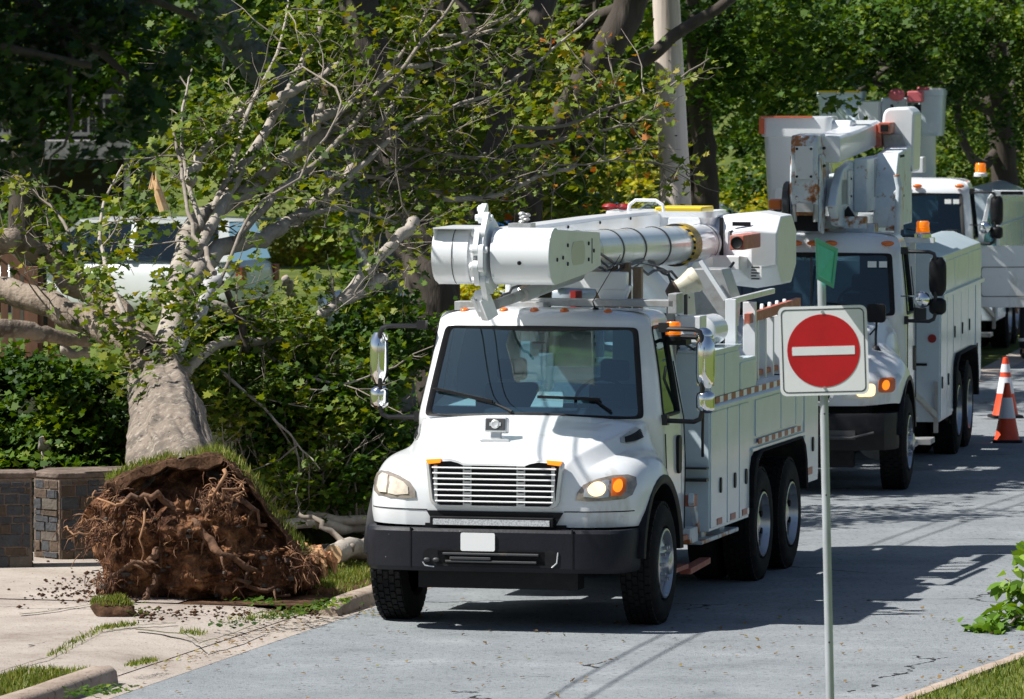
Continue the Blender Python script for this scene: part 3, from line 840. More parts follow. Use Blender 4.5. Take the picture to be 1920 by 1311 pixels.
    # utility body: two side packs with compartment doors
    def pack(s):
        bd = MB()
        Y0, Y1, Z0, ZR, ZT = 3.14, 8.25, .63, 1.76, 2.235
        xo, xi = 1.2, .72
        sd = [(Y0,Z0),(4.90,Z0),(4.90,1.02),(5.02,1.18),(5.25,1.25),(7.30,1.25),(7.42,1.10),(7.50,.75),(Y1,.75),(Y1,ZR),(5.20,ZR),(5.20,2.11),(4.45,2.11),(4.45,ZT),(Y0,ZT)]
        bd.prism([(s*xi,y,z) for y, z in sd], (s*(xo-xi),0,0))
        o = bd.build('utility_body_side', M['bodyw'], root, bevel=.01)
        # doors, standing proud
        def door(y0, y1, z0, z1, handle=True, hz=.35):
            d = MB(); d.prism([(s*(xo-.002),y,z) for y, z in rrect(y0,y1,z0,z1,.02,3)], (s*.014,0,0)); dd = d.build('compartment_door', M['bodyw'], o, bevel=.005)
            if handle:
                h = MB(); zc = z0 + (z1-z0)*hz; h.prism([(s*(xo+.012),y,z) for y, z in rrect((y0+y1)/2+.02,(y0+y1)/2+.09,zc-.07,zc+.07,.033)], (s*.012,0,0)); h.build('door_handle', M['black'], o)
        for y0, y1 in ((3.17,3.86),(3.90,4.40),(4.44,4.87)): door(y0, y1, .66, 1.70)
        door(5.18, 6.34, 1.36, 1.70, False); door(6.38, 7.06, 1.36, 1.70, False); door(7.10, 7.46, 1.36,1.70, False); door(7.52,8.2,.80,1.70)
        for y0, y1 in ((3.17,3.72),(3.76,4.42)): door(y0, y1, 1.83, 2.20, False)
        door(4.47, 5.17, 1.83, 2.08, False)
        r = MB(); r.prism([(s*(xo-.01),Y0-.05,ZR-.035),(s*(xo+.045),Y0-.05,ZR-.035),(s*(xo+.045),Y0-.05,ZR-.01),(s*(xo-.01),Y0-.05,ZR+.03)], (0,Y1-Y0+.05,0)); r.box(min(s*xo,s*(xo+.03)),max(s*xo,s*(xo+.03)),4.95,7.48,1.235,1.262)
        r.box(min(s*.7,s*1.23),max(s*.7,s*1.23),3.12,4.47,ZT,ZT+.02); r.build('body_rail', M['bodyw'], o)
        tp = MB(); tape(tp, s*(xo+.020), 3.30, 8.2, 1.775, 1.83, 14, s); tp.build('reflective_tape', [M['red'], M['plate']], o)
        tp = MB(); tape(tp, s*(xo+.020), 5.24, 7.4, 1.285, 1.335, 7, s); tp.build('reflective_tape', [M['red'], M['plate']], o)
        for a in (3.42,4.02,4.55): tp = MB(); tp.box(min(s*(xo+.0135),s*(xo+.0165)),max(s*(xo+.0135),s*(xo+.0165)),a,a+.22,.672,.73); tp.build('reflector', M['red'], o)
        tp = MB(); tp.box(min(s*(xo+.0135),s*(xo+.0165)),max(s*(xo+.0135),s*(xo+.0165)),7.6,7.9,.83,.9); tp.build('reflector', M['red'], o)
        # rubber arch around the tandem
        arc = [(4.93,.72),(4.96,1.0),(5.08,1.16),(5.28,1.23),(7.24,1.23),(7.38,1.15),(7.46,1.0),(7.50,.72)]
        rows = []
        for i, (y, z) in enumerate(arc):
            c = Vector((0, 6.2, .9)); d = Vector((0,y,z)) - c; d.normalize()
            rows.append([Vector((s*1.15,y,z)) + d*.02, Vector((s*1.245,y,z)) + d*.02, Vector((s*1.26,y,z)) - d*.03, Vector((s*1.245,y,z)) - d*.06, Vector((s*.8,y,z)) - d*.06])
        a = MB(); a.grid(rows); a.build('wheel_arch', M['rubber'], o, sharp=60)
        return o
    pr = pack(1); pack(-1)
    mb = MB(); mb.box(-.718,.718,3.16,3.20,.95,2.10); mb.box(-.718,.718,3.2,8.24,.95,1.0); mb.box(-.718,.718,8.2,8.25,1.0,1.7)
    mb.build('body_bulkhead', M['bodyw'], root)
    mb = MB(); mb.tube([(1.17,2.92,2.18),(1.21,2.86,2.08),(1.19,2.90,1.5),(1.17,3.0,1.32)], .014, 6); mb.box(.95,1.2,3.02,3.13,1.09,1.115); mb.box(.95,1.2,3.02,3.13,1.20,1.215); mb.build('body_pipe', M['hose'], root)
    # mud flap bracket, tool step and hitch pieces ahead of the body
    mb = MB(); mb.bar((1.16,2.55,.98),(1.10,3.1,.66),.05,.10); mb.box(.8,1.14,2.62,2.95,.56,.70); mb.box(.85,1.18,2.95,4.55,.53,.57); mb.box(.9,1.1,3.3,3.5,.5,.64); mb.box(.9,1.1,4.1,4.3,.5,.64); mb.build('outrigger_box', M['rusty'], root, bevel=.01)
    mb = MB(); mb.box(1.10,1.18,2.58,2.72,.90,1.0); mb.build('red_bracket', M['redpl'], root)
    mb = MB(); mb.bar((1.12,2.5,.33),(1.12,3.35,.36),.10,.05); mb.build('folding_step', M['redpl'], root)
    # platform above the cab's back and things on it
    mb = MB(); mb.box(-.35,.95,2.78,3.05,2.66,2.72); mb.box(.90,.98,2.78,3.05,2.60,2.78); mb.box(-1.02,-.2,2.62,2.82,2.62,2.70)
    for x in (-.35,.25,.9): mb.bar((x,2.9,2.2),(x,2.9,2.68),.07,.07)
    mb.build('cab_guard', M['grey'], root, bevel=.006)
    mb = MB(); mb.bar((-.28,3.0,2.90),(.48,3.0,2.88),.12,.16); mb.bar((-.25,3.0,2.86),(-.50,2.9,2.66),.10,.10); mb.prism([(.18,2.95,2.84),(.52,2.95,2.84),(.46,2.95,2.70),(.25,2.95,2.70)], (0,.1,0)); mb.bar((-.55,2.86,2.9),(-.55,2.86,2.62),.30,.05)
    mb.build('boom_rest', M['fglass'], root, bevel=.01)
    mb = MB(); mb.box(1.0-.15+.1,1.18,2.85,3.12,2.34,2.58); mb.build('control_box', M['white'], root, bevel=.01)
    for k, x in enumerate((.02,.17,.34)):
        pass
    mb = MB(); mb.box(.05,.24,3.6,3.7,2.30,3.02); mb.box(.27,.36,3.6,3.7,2.30,3.02); mb.box(.39,.47,3.62,3.7,2.30,2.98); mb.build('timber_blocking', M['wood'], root, bevel=.008)
    mb = MB(); mb.rev([(.001,-.01),(.125,-.01),(.14,.0),(.14,.55),(.001,.56)], (1.0,3.7,2.40), (0,1,0), 28); mb.build('air_tank', M['white'], root)
    mb = MB(); mb.sph((.80,3.5,2.38),.17,.3,.17,16); mb.tube([(.72,3.3,2.68),(.86,3.3,2.55),(.93,3.35,2.42),(.9,3.4,2.28)], .02, 7); mb.build('hose_reel', M['white'], root)
    mb = MB(); rnd = random.Random(4)
    for k in range(14):
        a = Vector((rnd.uniform(.72,1.05), rnd.uniform(2.8,3.3), rnd.uniform(2.2,2.36))); b = a + Vector((rnd.uniform(-.05,.15),.1,rnd.uniform(.0,.14))); c = b + Vector((rnd.uniform(-.1,.1),.2,rnd.uniform(-.12,.02)))
        mb.tube([a,b,c], .011, 6)
    mb.build('hydraulic_hoses', M['hose'], root)
    # rack of tools on the right side pack, behind the chests
    mb = MB(); mb.box(1.06,1.16,4.50,4.56,2.13,2.66); mb.box(1.05,1.17,5.35,5.41,1.78,2.60); mb.bar((1.1,4.5,2.64),(1.12,6.4,2.66),.05,.05); mb.box(1.0,1.2,4.46,4.62,2.11,2.13); mb.build('tool_rack', M['white'], root, bevel=.006)
    for k in range(5):
        y = 5.6 + .36*k; mb = MB(); mb.bar((1.1,y,1.86),(1.1,y,2.42),.05,.10); mb.bar((1.1,y,2.42),(1.1,y+.05,2.55),.035,.05); mb.build('tool_handle', M['fglass'], root, bevel=.008)
    mb = MB(); mb.bar((1.12,5.2,2.45),(1.13,7.6,2.50),.05,.09); mb.bar((1.1,5.2,1.92),(1.1,7.4,1.92),.05,.05); mb.build('rack_cross_bar', M['redpl'], root)
    # pedestal and turret
    mb = MB(); mb.cyl((.05,6.3,1.0),(.05,6.3,2.15),.42,28); mb.cyl((.05,6.3,2.15),(.05,6.3,2.25),.52,28)
    mb.build('pedestal', M['white'], root)
    mb = MB()
    for s in (-1,1): mb.prism([(.08+s*.27,5.6,2.25),(.08+s*.27,6.9,2.25),(.08+s*.27,7.1,2.95),(.08+s*.27,6.2,2.93),(.08+s*.27,5.8,2.7)], (.05,0,0))
    mb.box(-.2,.36,5.9,6.9,2.25,2.45)
    mb.build('turret', M['fglass'], root, bevel=.01)
    mb = MB(); mb.tube([(.30,5.3,2.35),(.30,5.2,2.62),(.16,4.9,2.88),(.0,4.7,2.95)], [.16,.17,.13,.06], 16); mb.sph((.30,5.3,2.45),.2,.2,.22,14); mb.build('rotary_hub', M['fglass'], root)
    mb = MB(); mb.prism([(.60,5.4,2.35),(.92,5.4,2.35),(.94,5.4,2.62),(.84,5.4,2.90),(.56,5.4,2.90)], (0,.4,0)); mb.build('turret_plate', M['grey'], root, bevel=.01)
    mb = MB(); mb.bar((.66,5.3,2.98),(.90,5.3,2.62),.05,.04); mb.build('turret_stay', M['fglass'], root)
    mb = MB(); c = Vector((.56,4.45,2.72)); ax = Vector((-.75,-.3,-.42)).normalized()
    mb.rev([(.078,-.05),(.08,-.12),(.11,-.22),(.12,-.24),(.115,-.28),(.001,-.28)], c, ax, 22); wl = mb.build('work_lamp', mat('cream_enamel', (.58,.55,.43), .4, noise=(9,(.35,.30,.2),.55,.7)), root)
    mb = MB(); mb.rev([(.001,.03),(.035,.04),(.06,0),(.082,-.03),(.085,-.06),(.08,-.07)], c, ax, 22); mb.build('lamp_front', mat('dark_brown_metal', (.07,.045,.03), .5), wl)
    mb = MB(); mb.bar(c+Vector((.12,.1,-.02)), c+Vector((.12,.1,-.28)), .03,.03); mb.bar(c+Vector((-.1,0,-.2)), c+Vector((.2,.1,-.24)), .05,.03); mb.build('lamp_bracket', M['dgrey'], wl)
    # elbow at the front end of the boom, above the hood
    ye, ze, re = .46, 3.19, .245
    mb = MB(); mb.cyl((-.10,ye,ze),(.42,ye,ze),re,36)
    # side plate tapering back
    pl = [(ye-re*.98,ze-.05),(ye-re*.8,ze+.16),(ye-.08,ze+.235),(2.15,ze+.155),(2.2,ze-.14),(1.7,ze-.19),(ye,ze-.245),(ye-re*.75,ze-.18)]
    mb.prism([(.40,y,z) for y, z in pl], (.022,0,0)); mb.prism([(-.10,y,z) for y, z in pl], (.022,0,0)); mb.prism([(-.09,y,z) for y, z in [(ye,ze+.225),(2.1,ze+.14),(2.1,ze+.12),(ye,ze+.20)]], (.5,0,0))
    mb.build('elbow_housing', M['fglass'], root, bevel=.006)
    mb = MB(); mb.prism([(.422,y,z) for y, z in rrect(1.05,1.55,ze-.10,ze+.10,.09)], (.006,0,0)); mb.build('access_cover', mat('yellowed_cover', (.62,.62,.48), .5), root)
    for y, z in ((.9,.08),(.9,-.08),(1.7,.07),(1.7,-.07),(.72,-.02),(.5,-.03),(1.9,0)):
        mb = MB(); mb.cyl((.42,y,ze+z),(.432,y,ze+z),.017,8); mb.build('bolt', M['black'], root)
    mb = MB(); mb.box(.42,.426,1.83,1.845,ze-.11,ze+.11); mb.build('slot', M['black'], root)
    for x, dy in ((.16,-.002),(-.40,.02)): mb = MB(); mb.sph((x,ye-re+dy,ze-.05),.019,.011,.019,8); mb.build('bolt', M['black'], root)
    # upper boom stub, an open hood of thin sheet on the left of the disc
    mb = MB(); 
    def half(r, x): return [Vector((x, ye - r*cos(a)*1.0, ze + r*sin(a))) for a in [radians(-100 + 200*k/16) for k in range(17)]]
    # cut away in front by a curved line
    rows = []
    for i in range(7):
        f = i/6; rows.append([Vector((-.30 - .30*f - .0*abs(sin(a)), ye - (re-.0)*cos(a)*(1-.0*f), ze + re*sin(a))) for a in [radians(-100 + 200*k/16) for k in range(17)]])
    mb.grid(rows); mb.prism([(-.60,ye-re*1.0,ze+.245),(-.60,ye+.5,ze+.245),(-.60,ye+.5,ze-.245),(-.60,ye-re*.2,ze-.245)], (.012,0,0)); mb.prism([(-.60,ye-re,ze+.235),(-.25,ye-re,ze+.235),(-.25,ye+.5,ze+.235),(-.60,ye+.5,ze+.235)], (0,0,.012))
    mb.cyl((-.62,ye,ze),(-.25,ye,ze),re*.93,36)
    mb.build('elbow_shroud', M['fglass'], root, sharp=40)
    mb = MB(); rows = []
    for k in range(13):
        a = radians(-75 + 150*k/12); rows.append([Vector((-.44 - .00*cos(a), ye-(re+.003)*cos(a), ze+(re+.003)*sin(a))), Vector((-.432, ye-(re+.004)*cos(a), ze+(re+.004)*sin(a)))])
    mb.grid(rows); mb.build('shroud_seam', M['dgrey'], root)
    # elbow disc with linkage lugs
    mb = MB(); mb.rev([(.001,-.03),(.31,-.03),(.33,-.015),(.33,.015),(.31,.03),(.001,.03)], (-.17,ye+.05,ze), (1,0,0), 40)
    mb.build('elbow_disc', M['fglass'], root)
    mb = MB(); rnd = random.Random(2)
    zz = [.40,.33,.20,.06,-.08,-.20,-.33,-.43]; yy = [.05,-.06,-.17,-.25,-.25,-.18,-.08,-.04]
    for i in range(7):
        a = Vector((-.235,ye+yy[i]-.02,ze+zz[i])); b = Vector((-.235,ye+yy[i+1]-.02,ze+zz[i+1])); o = Vector((.06*(i%2),0,0))
        capsule(mb, a+o*.8, b+o*.8, .050, .045); mb.sph(a+o*.8+Vector((-.01,0,0)),.035,.04,.04,10)
        if i % 2: mb.cyl(a+Vector((-.03,0,0)),a+Vector((.12,0,0)),.028,12)
    mb.bar((-.20,ye-.08,ze-.36),(-.15,ye-.02,ze-.53),.09,.12); mb.bar((-.27,ye-.08,ze-.34),(-.22,ye+.02,ze-.50),.04,.09)
    mb.build('elbow_linkage', M['fglass'], root)
    mb = MB(); mb.tube([(-.12,ye+.05,ze-.42),(.22,2.2,ze-.22)], [.045,.045], 12); mb.tube([(.0,1.0,ze-.36),(.22,2.2,ze-.22)], [.06,.06], 12); mb.build('hydraulic_cylinder', M['grey'], root)
    # lower boom tube
    a, b = Vector((.14,1.7,3.175)), Vector((.14,7.9,3.05))
    mb = MB(); mb.tube([a, a.lerp(b,.30)], [.184,.184], 36); mb.tube([a.lerp(b,.0), b], [.182,.182], 36); mb.build('lower_boom', M['white'], root)
    def at_(t): return a.lerp(b, t)
    d = (b-a).normalized()
    mb = MB(); mb.rev([(.19,-.006),(.19,.006)], at_(.16), d, 36); mb.build('boom_ring', M['dgrey'], root); mb = MB(); mb.rev([(.188,-.01),(.193,0),(.188,.01)], at_(.97), d, 36); mb.build('boom_ring', M['dgrey'], root)
    mb = MB(); mb.rev([(.183,-.15),(.205,-.15),(.205,.15),(.183,.15)], at_(.81), d, 36); mb.build('warning_band', M['band'], root)
    mb = MB(); mb.cyl(at_(.96), at_(1.10), .184, 32); mb.build('boom_joint', M['fglass'], root)
    mb = MB()
    # rear knuckle: faceted cover
    def oct_(x, cx, cz, sy, sz): return [Vector((x, cx + sy*p, cz + sz*q)) for p, q in ((-.55,1),(.55,1),(1,.55),(1,-.5),(.5,-1),(-.5,-1),(-1,-.45),(-1,.55))]
    mb.grid([oct_(.12,8.4,3.0,.30,.26), oct_(.30,8.4,2.98,.48,.34), oct_(.62,8.4,2.98,.55,.37), oct_(.86,8.4,2.98,.48,.33)], True)
    r0 = oct_(.12,8.4,3.0,.30,.26); r1 = oct_(.86,8.4,2.98,.48,.33); mb.add(r0,[tuple(range(8))],False); mb.add(r1,[tuple(range(8))],False)
    mb.prism([(.28,7.5,2.80),(.28,8.3,2.62),(.28,8.3,2.9),(.28,7.5,2.95)], (.3,0,0))
    mb.build('knuckle_cover', M['fglass'], root, bevel=.02, sharp=25)
    mb = MB(); mb.box(.30,.34,7.86,7.87,2.66,3.3); mb.box(.42,.60,7.895,7.91,3.22,3.26); mb.box(.40,.56,7.895,7.905,3.12,3.17); mb.build('cover_slot', M['black'], root)
    def label2(x0, x1, z0, z1, y, name='warning_label'):
        q = MB(); q.prism([(x,y,z) for x, z in rrect(x0,x1,z0,z1,.01,2)], (0,.004,0)); o = q.build(name, M['plate'], root)
        q = MB(); n = 5
        for k in range(n): q.box(x0+.02, x1-.02-.03*(k%2), y-.002, y-.001, z0+(z1-z0)*(k+.25)/n, z0+(z1-z0)*(k+.7)/n)
        q.build('label_print', M['dgrey'], o)
    label2(.60,.72,2.70,2.84,7.84)
    mb = MB(); mb.box(.58,.72,7.0,7.8,3.02,3.16); mb.build('boom_tip_bracket', M['redpl'], root, bevel=.01)
    mb = MB(); mb.rev([(.001,.003),(.045,.003),(.055,-.004),(.06,0)], (.65,6.995,3.09), (0,1,0), 20); mb.build('bracket_hole', M['black'], root)
    # hoses and cables strapped along the boom, grease nipples and bolts
    for k, (dx, r_) in enumerate(((-.05,.012),(.0,.010),(.05,.012))):
        mb = MB(); mb.tube(wob([Vector((.30+dx*.6,1.95,3.30)), Vector((.31+dx*.5,3.0,3.02+dx)), Vector((.30,4.4,2.98-dx)), Vector((.28+dx,5.6,2.86)), Vector((.35+dx,6.0,2.6))], .012, k, 5), r_, 6); mb.build('hydraulic_hose', M['hose'], root)
    mb = MB(); mb.tube(wob([Vector((-.25,.9,2.80)), Vector((-.35,1.3,2.72)), Vector((-.30,1.9,2.85)), Vector((-.2,2.4,2.95))], .01, 9, 5), .013, 6); mb.build('hydraulic_hose', M['hose'], root)
    mb = MB(); mb.tube(wob([Vector((.62,7.0,2.9)), Vector((.5,6.4,2.7)), Vector((.55,5.9,2.45)), Vector((.7,5.6,2.3))], .015, 3, 5), .014, 6); mb.build('hydraulic_hose', M['hose'], root)
    for t_ in (.12,.30,.45,.62):
        mb = MB(); mb.rev([(.184,-.02),(.190,-.02),(.190,.02),(.184,.02)], at_(t_), d, 36); mb.build('hose_strap', M['dgrey'], root)
    for y in (1.2,2.6,3.9,5.2,6.5):
        mb = MB(); mb.sph((-.275,y,3.33),.012,.016,.016,8); mb.build('boom_bolt', M['black'], root)
    q = MB(); q.box(-.271,-.268,3.0,3.9,3.19,3.29); o_ = q.build('boom_decal', M['plate'], root)
    q = MB()
    for k in range(6): q.box(-.2675,-.266,3.06+.13*k,3.13+.13*k,3.21,3.27)
    q.build('decal_print', M['dgrey'], o_)
    # fibreglass upper boom box from elbow to bucket
    mb = MB(); bx = []
    for y, hw, z0, z1 in ((.8,.13,3.10,3.37),(2.5,.14,3.10,3.38),(5.5,.14,3.10,3.38),(8.5,.14,3.10,3.36)):
        x = -.42; bx.append([Vector((x-hw,y,z0)),Vector((x+hw,y,z0)),Vector((x+hw,y,z1-.03)),Vector((x+hw-.03,y,z1)),Vector((x-hw+.03,y,z1)),Vector((x-hw,y,z1-.03))])
    mb.grid(bx, True); mb.add(bx[0],[tuple(range(6))]); mb.add(bx[-1],[tuple(range(6))]); mb.build('upper_boom', M['fglass'], root, bevel=.006)
    mb = MB(); mb.box(-.30,-.1,1.7,1.9,3.38,3.43); 
    for k in range(7): mb.sph((-.2+.02*(k%3),1.8+.03*(k%2),3.44+.02*k*.6),.035,.03,.02,8)
    mb.build('boom_tip_sheave', M['grey'], root)
    # bucket lying behind
    bk = thing('bucket', (-.30, 8.2, 2.50)); bk.parent = root
    mb = MB(); mb.grid([[Vector((x*s_, y*s_, z)) for x, y in rrect(-.52,.52,-.36,.36,.10,4)] for z, s_ in ((0,.82),(.1,.86),(.80,1.0),(.80,1.04),(.86,1.04),(.86,.97),(.15,.84))], True)
    mb.add([Vector((x*.82,y*.82,0)) for x, y in rrect(-.52,.52,-.36,.36,.10,4)], [tuple(range(20))]) if False else None
    mb.build('bucket_shell', M['fglass'], bk, sharp=50)
    mb = MB(); mb.box(-.05,.42,-.30,.25,.84,.90); mb.build('bucket_liner', M['yellow'], bk, bevel=.015)
    mb = MB(); mb.tube([(-.30,-.35,.86),(-.29,-.35,.92),(-.23,-.35,.965),(-.03,-.35,.965),(.04,-.35,.92),(.05,-.35,.86)], .017, 8); mb.build('grab_handle', M['fglass'], bk)
    mb = MB(); mb.sph((-.50,-.3,.90),.08,.06,.035,8); mb.sph((-.36,-.3,.90),.08,.06,.035,8); mb.build('red_glove_bag', M['red'], bk)
    mb = MB(); mb.prism([(x,-.385,z) for x, z in rrect(.10,.42,.35,.80,.03)], (0,.012,0)); mb.build('bucket_step', M['fglass'], bk, bevel=.005)
    mb = MB(); mb.prism([(x,-.39,z) for x, z in ((-.12,.55),(-.06,.72),(-.14,.80),(-.22,.72),(-.18,.6))], (0,.01,0)); mb.build('rust_mark', mat('rust_stain', (.35,.16,.05), .8), bk)
truck1()
# ------------------------------------------------------------------ second and third truck
def conv_truck(root, second):
    H = [
     [(0,-.02,.98),(.3,-.02,.98),(.6,.0,.98),(.8,.05,.98),(.97,.14,.99),(1.09,.25,1.0),(1.16,.38,1.0),(1.18,.44,.98)],
     [(0,-.03,1.1),(.3,-.03,1.1),(.6,-.01,1.1),(.8,.04,1.1),(.97,.13,1.1),(1.10,.25,1.1),(1.17,.38,1.1),(1.19,.47,1.04)],
     [(0,-.02,1.30),(.3,-.02,1.30),(.6,.01,1.30),(.8,.08,1.28),(.97,.18,1.27),(1.10,.31,1.25),(1.17,.42,1.22),(1.2,.56,1.10)],
     [(0,.0,1.50),(.3,.0,1.50),(.55,.03,1.48),(.75,.16,1.38),(.95,.30,1.36),(1.08,.42,1.34),(1.16,.52,1.30),(1.21,.68,1.18)],
     [(0,.1,1.62),(.3,.1,1.61),(.58,.13,1.58),(.76,.30,1.44),(.94,.45,1.45),(1.07,.55,1.43),(1.17,.66,1.36),(1.22,.85,1.24)],
     [(0,.5,1.72),(.3,.5,1.715),(.66,.52,1.67),(.80,.60,1.52),(.94,.70,1.53),(1.07,.78,1.50),(1.18,.9,1.40),(1.225,1.05,1.27)],
     [(0,1.0,1.80),(.32,1.0,1.795),(.74,1.0,1.75),(.85,1.02,1.60),(.96,1.08,1.55),(1.08,1.15,1.50),(1.18,1.2,1.40),(1.225,1.25,1.24)],
     [(0,1.5,1.87),(.34,1.5,1.865),(.80,1.5,1.82),(.90,1.52,1.66),(.98,1.52,1.53),(1.07,1.5,1.42),(1.16,1.5,1.3),(1.21,1.48,1.14)],
     [(0,1.95,1.91),(.36,1.95,1.905),(.86,1.95,1.86),(.95,1.95,1.70),(1.0,1.9,1.5),(1.06,1.85,1.34),(1.12,1.8,1.15),(1.15,1.75,.95)],
     [(0,2.05,1.91),(.36,2.05,1.905),(.87,2.05,1.86),(.96,2.05,1.70),(1.01,2.02,1.5),(1.05,2.0,1.3),(1.08,1.98,1.1),(1.1,1.95,.9)],
    ]
    H = tighten(H, (2,3)); mb = MB(); mb.grid(rows_half(H)); hood = bake(mb.build('hood', M['white'], root, sub=3, sharp=180)); tr = bvh(hood)
    for s in (1,-1):
        o = [(s*x, z) for x, z in [(.58,1.05),(.60,1.14),(.80,1.22),(1.0,1.28),(1.15,1.31),(1.175,1.27),(1.14,1.17),(1.0,1.09),(.8,1.05)]]
        hl = decal(tr, o, .012, .02, 'headlight', M['slat'], root, dome=.006)
        decal(tr, [(s*x, z) for x, z in rrect(.74,.93,1.085,1.215,.04,3)], .026, 0, 'headlight_lens', M['lampon'], hl)
        decal(tr, [(s*x, z) for x, z in rrect(.96,1.12,1.12,1.27,.04,3)], .026, 0, 'indicator', M['amber'], hl); decal(tr, [(s*(1.03+.035*cos(2*pi*k/16)), 1.195+.05*sin(2*pi*k/16)) for k in range(16)], .032, 0, 'indicator_bulb', M['ambon'], hl)
        rows = []
        for k in range(15):
            a = radians(170 - k*11.4); y, z = 1.05 + .73*cos(a), .52 + .73*sin(a); d = Vector((0, cos(a), sin(a)))
            base = Vector((s*1.17, y, z)); rows.append([base + d*.02, base + Vector((s*.055,0,0)) + d*.02, base + Vector((s*.05,0,0)) - d*.03, base - d*.04 - Vector((s*.25,0,0))])
        mb = MB(); mb.grid(rows); mb.build('wheel_arch', M['black'], root, sharp=60)
        wheel(root, s*1.22, 1.05, s)
        for yy in (6.98, 8.30): wheel(root, s*1.20, yy, s, dual=True)
        # hood mirror on a stalk
        t = thing('hood_mirror', (s*.86, .9, 1.58)); t.parent = root
        m1 = MB(); m1.tube([(0,0,0),(.0,0,.14),(s*.01,0,.30)], .014, 7); m1.tube([(0,0,.22),(-s*.12,.25,.10)], .010, 6); m1.rev([(.001,.05),(.03,.04),(.055,.0),(.06,-.02)], (0,0,-.02), (0,0,1), 14); m1.build('mirror_stalk', M['black'], t)
        m1 = MB(); m1.prism([(x,-.05,z) for x, z in rrect(-.10,.11,.28,.49,.04)], (0,.08,0)); m1.build('mirror_head', M['black'], t, bevel=.015)
        mirror(root, s*1.03, 2.25, 1.82, 2.60, s, 0, M['black'], w=.20, armz=.0)
        # exhaust / air grab pipe and round mirror behind the door
        m1 = MB(); m1.sph((s*1.24,2.2,2.06),.10,.08,.10,14); m1.bar((s*1.0,2.2,2.10),(s*1.24,2.2,2.10),.015,.015); m1.build('round_mirror', M['chrome'], root)
        m1 = MB(); m1.box(s*.98-.14,s*.98+.14,2.2,3.0,.36,.40); m1.box(s*.98-.14,s*.98+.14,2.2,3.0,.66,.70); m1.cyl((s*.75,2.1,.50),(s*.75,3.2,.50),.25,20); m1.build('fuel_tank', M['grey'], root)
        if not (s > 0 and not second):
            m1 = MB(); m1.prism([(s*1.05,y,z) for y, z in rrect(2.95,3.08,1.22,1.5,.05)], (s*.03,0,0)); m1.build('door_handle', M['black'], root)
            m1 = MB(); m1.tube([(s*1.075,3.14,.9),(s*1.075,3.14,1.8),(s*1.02,3.12,2.4)], .006, 5); m1.tube([(s*1.07,2.30,.9),(s*1.07,2.28,1.8)], .006, 5); m1.build('door_gap', M['black'], root)
    # grille in a chrome frame
    g = MB(); g.grid([[Vector((x*q, yy, 1.26+(z-1.26)*q)) for x, z in rrect(-.50,.50,1.02,1.50,.08)] for q, yy in ((1,-.0),(1,-.06),(.93,-.07),(.91,-.03))], True); gr = g.build('grille', M['chrome'], root)
    g = MB(); g.prism([(x,-.045,z) for x, z in rrect(-.47,.47,1.04,1.48,.06)], (0,.01,0)); g.build('grille_backing', M['black'], gr)
    g = MB()
    for k in range(6): g.box(-.46,.46,-.065,-.045,1.08+.07*k,1.10+.07*k)
    g.build('grille_slats', M['chrome'], gr)
    # bumper
    mb = MB(); pl = [(-1.17,.42),(-1.15,.2),(-1.05,.0),(-.8,-.12),(.8,-.12),(1.05,.0),(1.15,.2),(1.17,.42)]
    mb.grid([[Vector((x,y,.50)),Vector((x*1.005,y-.01,.54)),Vector((x*1.005,y-.01,.86)),Vector((x,y+.01,.90)),Vector((x*.9,y+.12,.90))] for x, y in pl]); bp = mb.build('bumper', M['black'], root, sharp=35)
    for x in (.45,-.75): mb = MB(); mb.box(x,x+.3,-.145,-.12,.62,.72); mb.build('tow_hook', M['dgrey'], bp)
    mb = MB(); mb.tube([(.35,-.16,.66),(.7,-.16,.64),(.95,-.1,.70)], .014, 6); mb.build('tow_cable', M['dgrey'], bp)
    mb = MB(); mb.box(-.42,-.34,.2,9.6,.62,.86); mb.box(.34,.42,.2,9.6,.62,.86); mb.box(-.85,.85,.25,1.9,.60,1.0); mb.cyl((-.95,1.05,.50),(.95,1.05,.50),.07,12); mb.cyl((-1,6.98,.52),(1,6.98,.52),.09,10); mb.cyl((-1,8.3,.52),(1,8.3,.52),.09,10); mb.box(-.7,.7,.1,.3,.30,.60); mb.box(-.5,.5,1.9,3.9,.32,.7); mb.build('chassis', M['black'], root)
    P = dict(paint=M['white'], glass=M['dglass'], sglass=M['dglass'], bulge=.06, gw=.05,
      rings=[(.78,1.02,2.12,3.20),(.82,1.06,2.10,3.24),(1.3,1.07,2.08,3.25),(1.72,1.06,2.05,3.25),(1.84,1.06,2.03,3.25),(1.885,1.055,2.015,3.25),(1.96,1.05,2.02,3.24),(2.25,1.02,2.13,3.22),(2.50,.99,2.22,3.20),(2.575,.985,2.245,3.19),(2.64,.98,2.26,3.17),(2.77,.94,2.34,3.08),(2.81,.80,2.52,2.95)],
      side=lambda z: (2.36 if z < 2.1 else 2.44, 3.0), wf=(5,9), ws=(5,9))
    sh = cab(root, P)
    if second:
        for x in (-.84,-.20,0.0,.20,.84):
            m1 = MB(); m1.sph((x,2.25+.05*x*x,2.69),.075,.03,.032,14); m1.build('marker_light', M['amber'], root)
    else:
        for x in (-.84,-.20,0.0,.20,.84):
            m1 = MB(); m1.sph((x,2.25+.05*x*x,2.69),.075,.03,.032,14); m1.build('marker_light', M['amber'], root)
    interior(root, 2.1, 3.22, 1.05, 1.90, .95)
    m1 = MB(); m1.box(-.012,.012,2.055,2.065,1.95,2.54); m1.build('windscreen_divider', M['dgrey'], root)
    for xa, xb in ((.62,.72),(.75,.84),(-.56,-.45)): m1 = MB(); m1.box(xa,xb,2.22,2.225,2.42,2.49); m1.build('windscreen_sticker', M['paper'], root)
